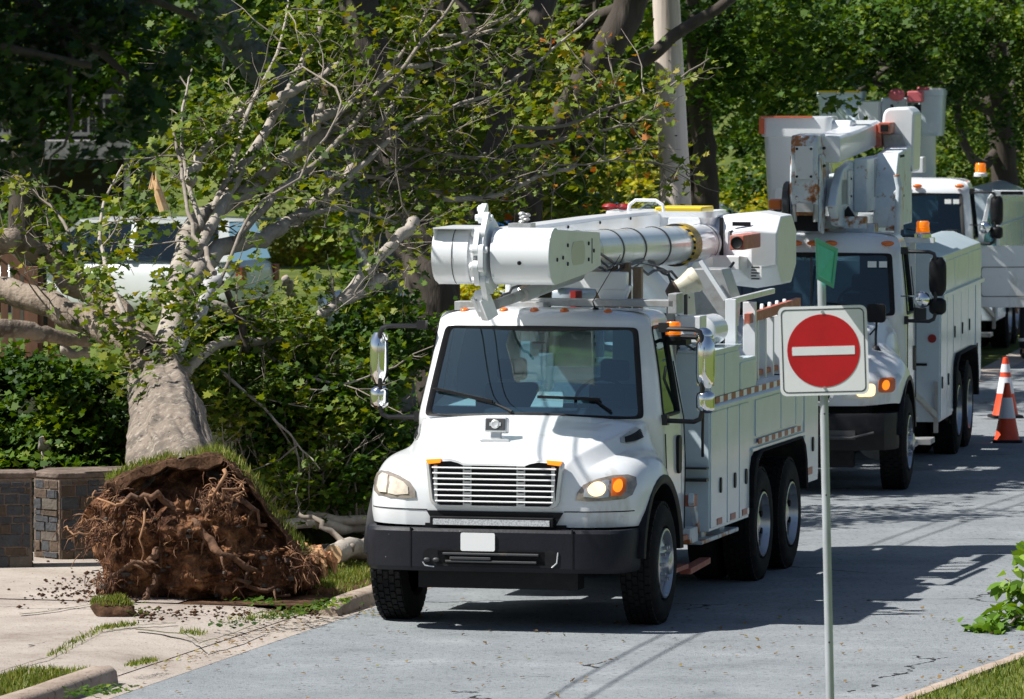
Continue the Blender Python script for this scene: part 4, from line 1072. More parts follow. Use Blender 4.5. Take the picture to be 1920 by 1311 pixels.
    for x0, x1 in ((-.85,-.15),(.05,.75)):
        m1 = MB(); m1.tube([(x1,1.98,1.92),((x0+x1)/2,2.03,2.0),(x0,2.06,2.04)], [.013,.01,.006], 6); m1.build('wiper', M['black'], root)
    # utility body
    def pack(s):
        xo, xi = 1.2, .70; Y0, Y1 = 4.66, 9.75; ZT = 2.43
        sd = [(Y0,.52),(6.15,.52),(6.2,.95),(6.4,1.15),(6.6,1.22),(8.7,1.22),(8.9,1.12),(9.0,.7),(Y1,.75),(Y1,ZT),(Y0,ZT)]
        b = MB(); b.prism([(s*xi,y,z) for y, z in sd], (s*(xo-xi),0,0)); b.prism([(s*xi,Y0,ZT-.02),(s*xo,Y0,ZT-.02),(s*xo,Y0,ZT+.02),(s*.86,Y0,ZT+.16),(s*xi,Y0,ZT+.16)], (0,Y1-Y0,0))
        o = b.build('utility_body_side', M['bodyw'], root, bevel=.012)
        for y0, y1, z0, z1 in ((4.7,5.4,.56,1.95),(5.44,6.12,.56,1.95),(6.2,7.1,1.26,1.95),(7.14,8.0,1.26,1.95),(8.04,8.9,1.26,1.95),(9.04,9.7,.80,1.95),(4.7,6.3,2.03,2.38),(6.34,8.0,2.03,2.38),(8.04,9.7,2.03,2.38)):
            d = MB(); d.prism([(s*(xo-.002),y,z) for y, z in rrect(y0,y1,z0,z1,.02,3)], (s*.014,0,0)); dd = d.build('compartment_door', M['bodyw'], o, bevel=.005)
            if z1 < 2: 
                h = MB(); h.prism([(s*(xo+.012),y,z) for y, z in rrect(y0+.08,y0+.15,z0+.25*(z1-z0),z0+.25*(z1-z0)+.14,.03)], (s*.012,0,0)); h.build('door_handle', M['black'], o)
        b = MB(); b.box(min(s*xo,s*(xo+.05)),max(s*xo,s*(xo+.05)),Y0,Y1,1.965,2.01); b.build('body_rail', M['bodyw'], o)
        arc = [(6.16,.6),(6.2,.98),(6.36,1.14),(6.6,1.22),(8.66,1.22),(8.86,1.12),(8.98,.9),(9.0,.6)]; rows = []
        for y, z in arc:
            d = (Vector((0,y,z)) - Vector((0,7.6,.9))).normalized(); rows.append([Vector((s*1.15,y,z))+d*.02, Vector((s*1.245,y,z))+d*.02, Vector((s*1.26,y,z))-d*.03, Vector((s*1.245,y,z))-d*.06, Vector((s*.8,y,z))-d*.06])
        a = MB(); a.grid(rows); a.build('wheel_arch', M['rubber'], o, sharp=60)
        m1 = MB(); m1.box(s*.95-.09,s*.95+.09,Y0-.012,Y0-.002,1.70,1.86) if second else m1.box(s*.95-.09,s*.95+.09,Y0-.012,Y0-.002,1.6,1.7); m1.build('body_notice', M['dgrey'], o)
        m1 = MB(); m1.cyl((s*1.11,Y0-.02,1.50),(s*1.11,Y0,1.50),.05,16); m1.build('body_reflector', M['red'], o)
        m1 = MB(); m1.box(s*.95-.1,s*.95+.1,Y0-.012,Y0-.002,1.18,1.21); m1.build('body_vent', M['black'], o)
        m1 = MB(); m1.bar((s*.82,4.1,1.02),(s*1.16,4.62,.60),.05,.06); m1.bar((s*1.16,4.62,.4),(s*1.16,4.62,1.0),.05,.05); m1.box(s*.98-.18,s*.98+.18,4.0,4.5,.30,.36); m1.build('outrigger', M['grey'], root)
    pack(1); pack(-1)
    mb = MB(); mb.box(-.698,.698,4.70,4.75,.9,2.4); mb.box(-.698,.698,4.7,9.7,.9,.96); mb.box(-.698,.698,9.68,9.74,.96,1.9); mb.build('body_bulkhead', M['bodyw'], root)
M['rusty2'] = mat('worn_white_paint', (.74,.79,.83), .35, noise=[(2,(.58,.66,.72),.4,.6),(5,(.34,.14,.05),.60,.66)], bump=(14,.2))
def truck2():
    root = thing('bucket_truck', (3.043, 70.232, 0), -radians(9.5), 'white bucket truck directly behind the front one, rusty elbow above its cab', 'bucket truck', 'bucket trucks parked in a row')
    conv_truck(root, True)
    beacon(root, 1.12, 3.45, 2.72, 1.15, M['chrome'])
    mb = MB(); mb.box(.75,1.25,3.38,3.55,2.66,2.72); mb.bar((1.0,3.5,2.0),(1.0,3.5,2.7),.06,.06); mb.build('beacon_bracket', M['white'], root)
    # rusty elbow
    mb = MB(); rows = []
    for y, z0, z1 in ((1.62,3.12,3.90),(1.75,2.86,3.94),(2.3,2.86,3.93),(2.42,3.2,3.9)):
        pass
    mb.prism([(-.18,y,z) for y, z in [(1.62,3.20),(1.60,3.85),(1.66,3.92),(2.35,3.93),(2.45,3.86),(2.4,3.3),(2.2,3.05),(1.72,3.05)]], (.30,0,0)); mb.box(-.16,.10,1.75,2.9,3.25,3.88)
    for x in (-.20,.11): mb.prism([(x,y,z) for y, z in [(1.64,3.3),(1.74,2.84),(2.1,2.80),(2.35,3.3),(2.2,3.7),(1.7,3.7)]], (.03,0,0))
    mb.build('boom_elbow', M['rusty'], root, bevel=.02)
    mb = MB(); mb.box(-.13,.07,1.585,1.60,3.43,3.80); mb.build('elbow_cover_plate', M['white'], root, bevel=.004)
    for x, z in ((-.11,3.77),(.05,3.77),(-.11,3.46),(.05,3.46)): mb = MB(); mb.cyl((x,1.575,z),(x,1.59,z),.015,8); mb.build('bolt', M['black'], root)
    for k in range(3):
        for z in (3.77,3.57): mb = MB(); mb.sph((.145,1.95+.07*k,z),.012,.022,.018,8); mb.build('bolt', M['black'], root)
    mb = MB(); mb.box(-.15,.09,1.66,1.72,3.02,3.22); mb.build('elbow_rust_plate', mat('rusted_steel', (.22,.07,.02), .8, noise=(9,(.45,.25,.12),.45,.7), bump=(20,.5)), root)
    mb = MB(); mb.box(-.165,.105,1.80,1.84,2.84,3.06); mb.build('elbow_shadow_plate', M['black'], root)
    mb = MB()
    for x in (-.15,.09): mb.cyl((x,1.68,2.95),(x,1.68,3.15),.03,12)
    mb.box(-.12,.07,1.63,1.66,3.06,3.16); mb.build('elbow_ram', M['grey'], root)
    mb = MB(); mb.rev([(.05,-.04),(.26,-.04),(.28,-.02),(.28,.02),(.26,.04),(.05,.04)], (-.25,1.9,3.12), (1,0,0), 30); mb.sph((-.36,1.9,3.12),.08,.08,.07,10); mb.build('hose_pulley', M['dgrey'], root)
    mb = MB(); mb.box(-.46,-.30,1.8,2.0,3.08,3.20); mb.build('amber_side_lamp', M['amber'], root, bevel=.03)
    # upper boom going back
    mb = MB(); rr = []
    for y, z0, z1 in ((2.2,3.60,3.90),(4.4,3.66,3.95),(6.4,3.72,4.02)): rr.append([Vector((.14-.17,y,z0)),Vector((.14+.15,y,z0)),Vector((.14+.17,y,z0+.03)),Vector((.14+.17,y,z1-.03)),Vector((.14+.14,y,z1)),Vector((.14-.15,y,z1))])
    mb.grid(rr, True); mb.add(rr[-1],[tuple(range(6))]); mb.add(rr[0],[tuple(range(6))]); mb.build('upper_boom', M['fglass'], root, bevel=.01)
    mb = MB(); mb.box(-.05,.33,5.0,6.6,3.62,3.72); mb.box(.27,.35,4.9,6.6,3.55,4.0); mb.build('boom_sleeve', M['redpl'], root) if False else None
    # knuckle cover at the back with the square tube
    mb = MB(); mb.prism([(x,6.2,z) for x, z in [(.34,3.95),(.36,4.12),(.42,4.17),(.66,4.18),(.74,4.10),(.72,3.40),(.45,3.40),(.36,3.6)]], (0,.8,0)); mb.build('knuckle_cover', M['fglass'], root, bevel=.04)
    mb = MB(); mb.prism([(x,6.12,z) for x, z in [(.36,3.86),(.60,3.86),(.72,3.42),(.66,3.38),(.44,3.40),(.40,3.5)]], (0,.06,0)); mb.build('cover_flap', M['grey'], root, bevel=.01)
    mb = MB(); mb.box(.36,.50,5.7,6.3,3.87,4.00); mb.box(.28,.36,5.9,6.3,3.70,3.98); mb.build('boom_tip_bracket', M['redpl'], root, bevel=.01)
    mb = MB(); mb.box(.385,.475,5.69,5.71,3.895,3.975); mb.build('bracket_hole', M['black'], root)
    # lower boom, turret side plates
    mb = MB()
    mb.prism([(.20,y,z) for y, z in [(1.85,3.12),(2.1,3.32),(2.6,3.52),(3.6,3.60),(4.2,3.56),(4.25,3.02),(3.9,2.86),(2.6,2.86),(2.2,2.90)]], (.10,0,0))
    mb.prism([(-.20,y,z) for y, z in [(1.85,3.12),(2.1,3.32),(2.6,3.52),(3.6,3.60),(4.2,3.56),(4.25,3.02),(3.9,2.86),(2.6,2.86),(2.2,2.90)]], (.06,0,0))
    mb.box(.30,.46,3.6,6.2,3.0,3.62); mb.box(-.1,.30,2.4,5.8,3.1,3.42); mb.prism([(.44,y,z) for y, z in [(4.4,2.8),(4.5,3.3),(4.8,3.66),(6.2,3.72),(6.3,2.8)]], (.26,0,0))
    mb.build('lower_boom', M['rusty2'], root, bevel=.02)
    mb = MB(); mb.box(.302,.33,2.95,3.3,3.1,3.5); mb.box(.445,.46,4.3,4.7,3.15,3.62); mb.build('boom_side_plate', M['white'], root, bevel=.01)
    for k in range(3):
        for z in (3.62,3.15): mb = MB(); mb.sph((.705,4.95+.16*k,z),.012,.03,.018,8); mb.build('boom_bolt', M['black'], root)
    for z in (3.2,3.4): mb = MB(); mb.sph((.332,3.1,z),.012,.02,.016,8); mb.build('boom_bolt', M['black'], root)
    mb = MB(); mb.box(-.3,.6,3.1,3.5,2.78,2.88); mb.box(.05,.55,2.65,2.85,2.84,2.98); mb.bar((.10,2.7,2.95),(.35,2.7,2.90),.04,.04); mb.prism([(x,3.3,z) for x, z in ((.70,2.8),(.80,3.25),(.86,3.3),(.86,2.8))], (0,.5,0)); mb.tube([(.85,3.2,2.7),(.87,3.2,3.3),(.84,3.2,3.45)], .04, 8); mb.build('boom_rest', M['rusty'], root, bevel=.01)
    mb = MB(); mb.cyl((.1,6.6,.96),(.1,6.6,2.9),.4,24); mb.build('pedestal', M['white'], root)
    mb = MB(); mb.prism([(.25,2.7,2.98),(.34,2.7,3.10),(.42,2.7,2.98),(.38,2.7,2.94),(.30,2.7,2.94)], (0,.06,0)); mb.build('hook_bracket', M['black'], root)
    # bucket
    bk = thing('bucket', (-.52, 5.2, 2.72)); bk.parent = root
    mb = MB(); mb.grid([[Vector((x*s_, y*s_, z)) for x, y in rrect(-.39,.39,-.36,.36,.08,4)] for z, s_ in ((0,.78),(.08,.84),(1.12,.98),(1.13,1.06),(1.33,1.08),(1.36,1.06),(1.36,.97),(.1,.8))], True); mb.build('bucket_shell', M['fglass'], bk, sharp=50)
    mb = MB(); mb.prism([(x,-.335,z) for x, z in rrect(-.26,.0,.22,.52,.04)], (0,.02,0)); mb.build('bucket_step', M['fglass'], bk, bevel=.01)
    mb = MB(); mb.box(-.43,-.37,-.41,-.2,1.16,1.34); mb.box(-.42,.2,-.42,-.38,1.355,1.372); mb.build('bucket_trim', mat('orange_trim', (.65,.13,.05), .5), bk)
    mb = MB(); mb.prism([(.40,y,z) for y, z in rrect(-.3,.3,1.0,1.32,.1)], (.25,0,0)); mb.build('bucket_mount', M['fglass'], bk, bevel=.04)
truck2()
def truck3():
    root = thing('bucket_truck', (5.62, 95.5, 0), -radians(9.5), 'white bucket truck farthest up the street with its driver door open', 'bucket truck', 'bucket trucks parked in a row')
    conv_truck(root, False)
    beacon(root, 1.02, 3.8, 2.80, 1.25, M['white'])
    # open door: swings from the front pillar
    d = thing('open_door', (1.10, 2.32, 0)); d.parent = root; d.rotation_euler = (0,0,radians(-78))
    # door space: y along the door
    mb = MB(); sl = [(0,.84),(0,1.86),(.16,2.50),(.24,2.60),(.95,2.62),(.98,2.55),(.98,.84)]
    outer = [Vector((0,y,z)) for y, z in sl]; 
    mb.prism([Vector((0,y,z)) for y, z in [(0,.84),(0,1.78),(.98,1.78),(.98,.84)]], (.06,0,0))
    mb.prism([Vector((0,y,z)) for y, z in [(0,1.78),(.17,2.52),(.25,2.62),(.30,2.56),(.21,2.46),(.09,1.78)]], (.06,0,0))
    mb.prism([Vector((0,y,z)) for y, z in [(.25,2.62),(.98,2.62),(.98,2.54),(.28,2.54)]], (.06,0,0)); mb.prism([Vector((0,y,z)) for y, z in [(.90,1.78),(.98,1.78),(.98,2.56),(.90,2.56)]], (.06,0,0)); mb.prism([Vector((0,y,z)) for y, z in [(.30,1.78),(.34,1.78),(.34,2.56),(.30,2.56)]], (.06,0,0))
    mb.build('door_panel', M['white'], d, bevel=.008)
    mb = MB(); mb.prism([Vector((.02,y,z)) for y, z in [(.09,1.78),(.21,2.48),(.30,2.54),(.30,1.78)]], (.01,0,0)); mb.build('vent_window', M['glass'], d)
    for x in (.062,-.002):
        mb = MB(); o = rrect(.06,.86,1.0,1.46,.05); o2 = rrect(.072,.848,1.012,1.448,.045); n = len(o)
        mb.grid([[Vector((x,y,z)) for y, z in o],[Vector((x+(.004 if x > 0 else -.004),y,z)) for y, z in o],[Vector((x+(.004 if x > 0 else -.004),y,z)) for y, z in o2],[Vector((x,y,z)) for y, z in o2]], True); mb.build('panel_moulding', M['dgrey'], d)
    mb = MB(); mb.box(.061,.07,.36,.7,2.56,2.61); mb.build('mirror_mount', M['black'], d)
    # boom: two buckets, covers and red fittings
    for (x, y, z, sw, sh, lab) in ((-1.28,5.0,3.35,.34,.75,0),(.10,5.4,3.40,.20,.74,1)):
        bk = thing('bucket', (x, y, z)); bk.parent = root
        mb = MB(); mb.grid([[Vector((a*s_, b*s_, zz*sh)) for a, b in rrect(-sw,sw,-.34,.34,.07,4)] for zz, s_ in ((0,.84),(.1,.9),(.85,1.0),(.86,1.06),(1.0,1.06),(1.0,.95),(.15,.86))], True); mb.build('bucket_shell', M['bodyw'], bk, sharp=50)
        mb = MB(); mb.box(-sw,sw,-.38,-.35,sh*.98,sh*1.02); mb.build('bucket_trim', M['yellow'] if lab == 0 else M['white'], bk)
    mb = MB(); mb.box(-.98,-.66,4.6,5.4,3.40,3.95); mb.build('boom_cover', M['fglass'], root, bevel=.02)
    mb = MB(); mb.box(-.66,-.25,5.0,6.6,3.3,4.0); mb.tube([(-1.3,4.6,3.9),(-.9,4.4,3.5)], .07, 10); mb.box(-1.5,-.1,5.6,6.0,3.35,3.75); mb.build('upper_boom', M['bodyw'], root, bevel=.03)
    mb = MB(); mb.sph((-.38,4.7,4.05),.14,.1,.10,12); mb.box(-.22,.02,4.7,5.0,3.93,4.11); mb.box(-.1,.1,5.0,5.1,4.12,4.17); mb.build('boom_tip_bracket', mat('faded_pink_red', (.55,.12,.14), .5), root, bevel=.03)
    mb = MB(); mb.box(-.12,.0,4.7,4.72,3.5,3.9); mb.tube([(-.45,4.6,3.9),(-.3,4.6,3.1),(-.25,4.6,2.9)], .025, 6); mb.build('boom_hose', M['black'], root)
    mb = MB(); mb.tube([(-.42,3.8,3.7),(-.38,3.8,3.1)], .05, 10); mb.tube([(-.15,3.8,3.3),(-.2,3.8,2.95)], .06, 10); mb.box(-.85,-.15,3.6,4.0,2.93,3.02); mb.box(-.85,-.75,3.6,4.0,2.8,2.95); mb.box(-.2,.15,3.6,4.0,2.85,3.1); mb.build('turret', M['fglass'], root, bevel=.015); mb = MB(); mb.cyl((-.3,6.6,.96),(-.3,6.6,3.4),.35,20); mb.build('pedestal', M['white'], root)
truck3()

# ------------------------------------------------------------------ road sign, cones
def sign():
    D = 43.2; base = Vector((0,0,0)); p0 = at(1556.5, 1311, D); p1 = at(1541, 560, D)
    d = (p1-p0); d /= d.z; foot = p0 - d*p0.z
    root = thing('no_entry_sign', foot, -radians(0), 'square no entry sign, red disc with a white bar, on a bare steel pole', 'road sign')
    L = lambda z: d*z
    mp = mat('galvanised_pole', (.50,.53,.56), .42, .25, noise=(7,(.33,.35,.37),.45,.7,(1,1,.2)))
    mb = MB(); mb.tube([L(-.3), L(3.52)], .0285, 20); mb.build('pole', mp, root)
    mb = MB()
    for z in (1.0, 2.0, 2.55): mb.cyl(L(z)+Vector((0,-.0275,0)), L(z)+Vector((0,-.0305,0)), .006, 8)
    mb.build('pole_hole', M['black'], root)
    c = at(1543.5, 657, D) - foot; c.y = -.045 + L(3).y
    yaw = radians(-10); rot = Matrix.Rotation(-radians(2.0), 3, 'Y') 
    R3 = Matrix.Rotation(yaw, 3, 'Z') @ rot
    def place(poly, y, th, name, m_, par, bevel=0):
        b = MB(); b.prism([c + R3 @ Vector((x, y, z)) for x, z in poly], R3 @ Vector((0, th, 0))); return b.build(name, m_, par, bevel=bevel)
    wm = mat('reflective_white', (.80,.81,.82), .3, noise=(4,(.70,.72,.75),.5,.8)); rm = mat('reflective_red', (.52,.006,.012), .3, coat=.2, noise=[(2.2,(.42,.005,.010),.42,.62),(70,(.8,.5,.5),.80,.82)]); bm_ = mat('sign_black', (.015,.02,.03), .4)
    S_ = .302
    pn = place(rrect(-S_,S_,-S_,S_,.045), 0, .003, 'sign_panel', wm, root)
    o1 = rrect(-.283,.283,-.283,.283,.035); o2 = rrect(-.276,.276,-.276,.276,.030)
    b = MB(); b.grid([[c + R3 @ Vector((x,-.0015,z)) for x, z in o1],[c + R3 @ Vector((x,-.0015,z)) for x, z in o2]], True); b.build('sign_border', bm_, pn)
    place([(.247*cos(2*pi*k/64), .247*sin(2*pi*k/64)) for k in range(64)], -.002, .0015, 'red_disc', rm, pn)
    place(rrect(-.213,.213,-.029,.029,.004,2), -.0045, .002, 'white_bar', wm, pn)
    b = MB(); b.cyl(c + R3 @ Vector((0,-.008,.262)), c + R3 @ Vector((0,.002,.262)), .011, 6); b.cyl(c + R3 @ Vector((0,-.008,-.252)), c + R3 @ Vector((0,.002,-.252)), .010, 6); b.build('sign_bolt', M['grey'], pn)
    # street name plate, seen almost edge on from its blank side
    g = at(1548, 486, D) - foot; gm = mat('green_sign_back', (.02,.62,.56), .35, noise=(3,(.015,.48,.44),.45,.7))
    b = MB(); a = [Vector((-.085,-.30,.155)), Vector((.085,.10,.065)), Vector((.055,.10,-.20)), Vector((-.075,-.30,-.125))]
    b.prism([g + q for q in a], (.006,.002,0)); pl = b.build('street_name_plate', gm, root)
    cc = sum(a, Vector())/4
    b = MB(); o1 = [g + q + Vector((0,-.006,0)) for q in a]; o2 = [g + cc + (q-cc)*.80 + Vector((0,-.006,0)) for q in a]; b.grid([o1, [p + Vector((.0,-.010,0)) for p in o1], [p + Vector((0,-.010,0)) for p in o2], o2], True); b.build('plate_frame', mat('teal_frame', (.015,.42,.39), .35), pl)
    b = MB(); b.tube([L(3.50), L(3.53), L(3.56)], [.034,.034,.028], 14); b.bar(L(3.54), L(3.63), .03,.03); b.build('sign_bracket', mat('rusty_bracket', (.22,.13,.09), .7, .3), root)
sign()
def cone(px, py, hgt, label, two=True):
    p = gnd(px, py, .006); t = thing('traffic_cone', p, random.uniform(-.3,.3), label, 'traffic cone', 'orange traffic cones beside the trucks')
    k = hgt/.75
    om = M.setdefault('cone', mat('cone_orange', (.80,.075,.02), .5, noise=(6,(.55,.05,.02),.5,.75))); wm2 = M.setdefault('conew', mat('cone_white_band', (.78,.77,.80), .35)); 
    r = lambda z: .155 - (.155-.03)*(z/.75)
    mb = MB(); mb.rev([(r(0)+.01,.03),(r(0),.05),(r(.30)+.001,.30),(r(.50),.50),(r(.56),.56),(r(.66),.66),(r(.74),.74),(.001,.745)], (0,0,0), (0,0,1), 24); mb.build('cone_body', om, t)
    mb = MB(); mb.rev([(r(.30)+.003,.30),(r(.50)+.003,.50)], (0,0,0),(0,0,1),24); mb.rev([(r(.50)+.003,.50),(r(.56)+.003,.56)] if not two else [(r(.56)+.003,.56),(r(.66)+.003,.66)], (0,0,0),(0,0,1),24); mb.build('reflective_sleeve', wm2, t)
    mb = MB(); mb.prism([(x,y,0) for x, y in rrect(-.19,.19,-.19,.19,.05)], (0,0,.035)); mb.build('cone_base', M['black'], t, bevel=.008)
    t.scale = (k,k,k)
cone(1888, 829, .74, 'nearer orange traffic cone, all orange below its wide white band', False); cone(1885, 783, .80, 'farther orange traffic cone, standing just behind the nearer one')
# ------------------------------------------------------------------ foliage
def leafmesh(name, P, N, size, m, parent=None, seed=0, shape='maple', rnd=None, up=.45):
    """P: (n,3) positions, size: (n,) or float; leaves face mostly up and outwards"""
    rg = np.random.default_rng(seed); n = len(P)
    if n == 0: return None
    size = np.broadcast_to(np.asarray(size, float), (n,)) * rg.uniform(.7, 1.25, n)
    nr = rg.normal(size=(n,3)); nr[:,2] = np.abs(nr[:,2]) + up*2; nr[:,0] -= .35
    nr /= np.linalg.norm(nr, axis=1)[:,None]
    t = rg.normal(size=(n,3)); t -= (t*nr).sum(1)[:,None]*nr; t /= np.linalg.norm(t, axis=1)[:,None]
    b = np.cross(nr, t)
    if shape == 'maple':
        o = np.array([(0,-.50),(.10,-.30),(.42,-.34),(.30,-.10),(.52,.10),(.22,.14),(.20,.32),(0,.55),(-.20,.32),(-.22,.14),(-.52,.10),(-.30,-.10),(-.42,-.34),(-.10,-.30)])
    elif shape == 'oval':
        o = np.array([(0,-.5),(.24,-.2),(.26,.1),(0,.55),(-.26,.1),(-.24,-.2)])
    elif shape == 'lobed':
        o = np.array([(0,-.45),(.42,-.30),(.30,.0),(.48,.22),(.12,.22),(0,.55),(-.12,.22),(-.48,.22),(-.30,.0),(-.42,-.30)])
    else:
        o = np.array([(0,-.5),(.34,0),(0,.55),(-.34,0)])
    k = len(o)
    fold = np.abs(o[:,0]) * .35
    V = P[:,None,:] + size[:,None,None]*(t[:,None,:]*o[None,:,0,None] + b[:,None,:]*o[None,:,1,None] + nr[:,None,:]*fold[None,:,None])
    V = V.reshape(-1,3).astype(np.float32)
    me = bpy.data.meshes.new(name)
    me.vertices.add(n*k); me.vertices.foreach_set('co', V.ravel())
    me.loops.add(n*k); me.loops.foreach_set('vertex_index', np.arange(n*k, dtype=np.int32))
    me.polygons.add(n); me.polygons.foreach_set('loop_start', np.arange(0, n*k, k, dtype=np.int32)); me.polygons.foreach_set('loop_total', np.full(n, k, dtype=np.int32))
    if rnd is None:
        q = 2*pi/1.6; size = size*(.82+.36*(np.sin(P[:,0]*3.1+seed)*np.sin(P[:,2]*3.7)>0)); lo = .5 + .25*np.sin(P[:,0]*q + 2*np.sin(P[:,2]*q*.6)) + .25*np.sin(P[:,2]*q*1.2 + P[:,1]*q*.5 + seed)
        r = np.clip(.6*rg.uniform(0,1,n)**1.3 + .5*lo - .04, 0, 1)
    else: r = rnd
    a = me.attributes.new('rnd', 'FLOAT', 'POINT'); a.data.foreach_set('value', np.repeat(r, k).astype(np.float32))
    me.materials.append(m); me.update(calc_edges=True); me.validate()
    ob = bpy.data.objects.new(name, me); COL.objects.link(ob)
    if parent is not None: ob.parent = parent
    return ob

def clump_points(ells, n, seed, sub=.32, nsub=26, shell=.55, void=.38, vs=1.1):
    """ells: list of (centre, (rx,ry,rz)[, weight]) in world space; leaves gather in small sprays"""
    rg = np.random.default_rng(seed); out = []
    wts = np.array([(e[2] if len(e) > 2 else 1)*(e[1][0]*e[1][1]*e[1][2])**(2/3) for e in ells]); wts /= wts.sum()
    for e, wt in zip(ells, wts):
        q = max(nsub, int(n*wt)); ns = max(1, q//nsub)
        d = rg.normal(size=(ns,3)); d /= np.linalg.norm(d, axis=1)[:,None]
        c = np.array(e[0]) + d * np.array(e[1]) * (rg.uniform(shell**3, 1, ns)**(1/3))[:,None] 
        idx = np.repeat(np.arange(ns), nsub); s_ = sub*rg.uniform(.6,1.5,ns)[idx]
        g = rg.normal(size=(len(idx),3)) * np.array([1,1,.62]) * s_[:,None]
        out.append(c[idx] + g)
    A = np.concatenate(out)
    if void:
        k = 2*pi/vs; r2 = np.random.default_rng(seed+9).uniform(0, 6.28, 6)
        x, y, z = A[:,0]*k, A[:,1]*k*.7, A[:,2]*k*1.15
        f = np.sin(x+r2[0]+1.3*np.sin(z*.7+r2[1])) + np.sin(z+r2[2]+1.3*np.sin(y*.8+r2[3])) + .8*np.sin(1.9*x-1.3*z+r2[4]) + .5*np.sin(2.7*z+1.1*y+r2[5])
        f = f + rg.normal(0,.35,len(A)); A = A[f > np.quantile(f, void)]
    return A

GREEN = [(0,(.010,.030,.004)),(.3,(.026,.068,.006)),(.6,(.058,.120,.008)),(.85,(.12,.185,.014)),(1,(.20,.24,.025))]
OLIVE = [(0,(.020,.040,.006)),(.3,(.050,.088,.008)),(.6,(.095,.135,.012)),(.88,(.17,.185,.018)),(.95,(.24,.17,.015)),(1,(.30,.10,.015))]
L_green = leafmat('green_leaves', GREEN)
L_olive = leafmat('olive_maple_leaves', OLIVE)
L_lush = leafmat('lush_leaves', [(0,(.009,.030,.004)),(.4,(.028,.070,.006)),(.8,(.080,.140,.012)),(1,(.19,.24,.03))])
L_yel = leafmat('autumn_leaves', [(0,(.12,.15,.012)),(.5,(.25,.27,.02)),(.85,(.38,.33,.03)),(1,(.36,.16,.02))])  # yellow ramp lightened so the far shrubs read as sunlit, sunlight put into the colour
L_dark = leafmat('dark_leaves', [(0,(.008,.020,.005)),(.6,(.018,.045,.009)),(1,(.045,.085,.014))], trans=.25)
m_bark = mat('grey_bark', (.205,.165,.13), .9, noise=[(4,(.11,.09,.072),.44,.60,(1,1,.6)),(15,(.33,.285,.235),.52,.66,(1,1,.5)),(11,(.05,.04,.03),.60,.66,(1,1,2.2))], bump=(17,1))
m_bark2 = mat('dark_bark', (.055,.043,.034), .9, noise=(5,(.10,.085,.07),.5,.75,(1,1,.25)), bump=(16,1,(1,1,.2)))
m_limb = mat('smooth_limb_bark', (.38,.335,.285), .8, noise=[(4,(.20,.165,.135),.45,.7),(18,(.46,.42,.37),.6,.78)], bump=(25,.5))
m_brown = mat('brown_limb_bark', (.28,.22,.17), .85, noise=[(4,(.10,.075,.055),.45,.65),(15,(.34,.29,.23),.55,.7)], bump=(20,1))
m_lichen = mat('lichen_bark', (.13,.15,.145), .9, noise=(7,(.05,.05,.045),.45,.65), bump=(18,.8))
m_cut = mat('fresh_cut_wood', (.72,.48,.26), .7, noise=(12,(.55,.30,.13),.45,.7))
m_twig = mat('twig_bark', (.22,.185,.15), .85, noise=(6,(.36,.32,.27),.5,.7))

def limb(mb, pix, r0, r1, seed, n=4, amp=.012, seg=10):
    """pix: list of (px,py,Y)"""
    P = wob([at(*q) for q in pix], amp, seed, n); k = len(P)-1
    mb.tube(P, [r0 + (r1-r0)*(i/k) for i in range(k+1)], seg)
    return P
def twigs(mb, starts, seed, L=(.3,1.1), r=.010, kids=2):
    rg = random.Random(seed); tips = []
    for p, d in starts:
        q = p.copy(); d = d.normalized(); P = [q.copy()]; ln = rg.uniform(*L); st = 5
        for k in range(st):
            d = (d + Vector((rg.gauss(0,.22), rg.gauss(0,.22), rg.gauss(0.03,.20)))).normalized(); q = q + d*(ln/st); P.append(q.copy())
        mb.tube(P, [r*(1-.8*k/st) for k in range(st+1)], 5, False); tips += P[2:]
        for _ in range(kids):
            i = rg.randint(1, st-1); dd = (d + Vector((rg.gauss(0,.7), rg.gauss(0,.7), rg.gauss(0,.6)))).normalized(); qq = P[i].copy(); PP = [qq.copy()]
            for k in range(3):
                dd = (dd + Vector((rg.gauss(0,.25), rg.gauss(0,.25), rg.gauss(0,.25)))).normalized(); qq = qq + dd*(ln*.14); PP.append(qq.copy())
            mb.tube(PP, [r*.5, r*.4, r*.3, r*.15], 4, False); tips += PP[1:]
    return tips
def branch_starts(P, n, seed, spread=.9, lo=.25):
    rg = random.Random(seed); out = []
    for _ in range(n):
        i = rg.randint(int(len(P)*lo), len(P)-2); t = rg.random(); p = P[i].lerp(P[i+1], t); d = (P[i+1]-P[i]).normalized()
        out.append((p, d*.7 + Vector((rg.gauss(0,spread), rg.gauss(0,spread), rg.gauss(.1,spread)))))
    return out

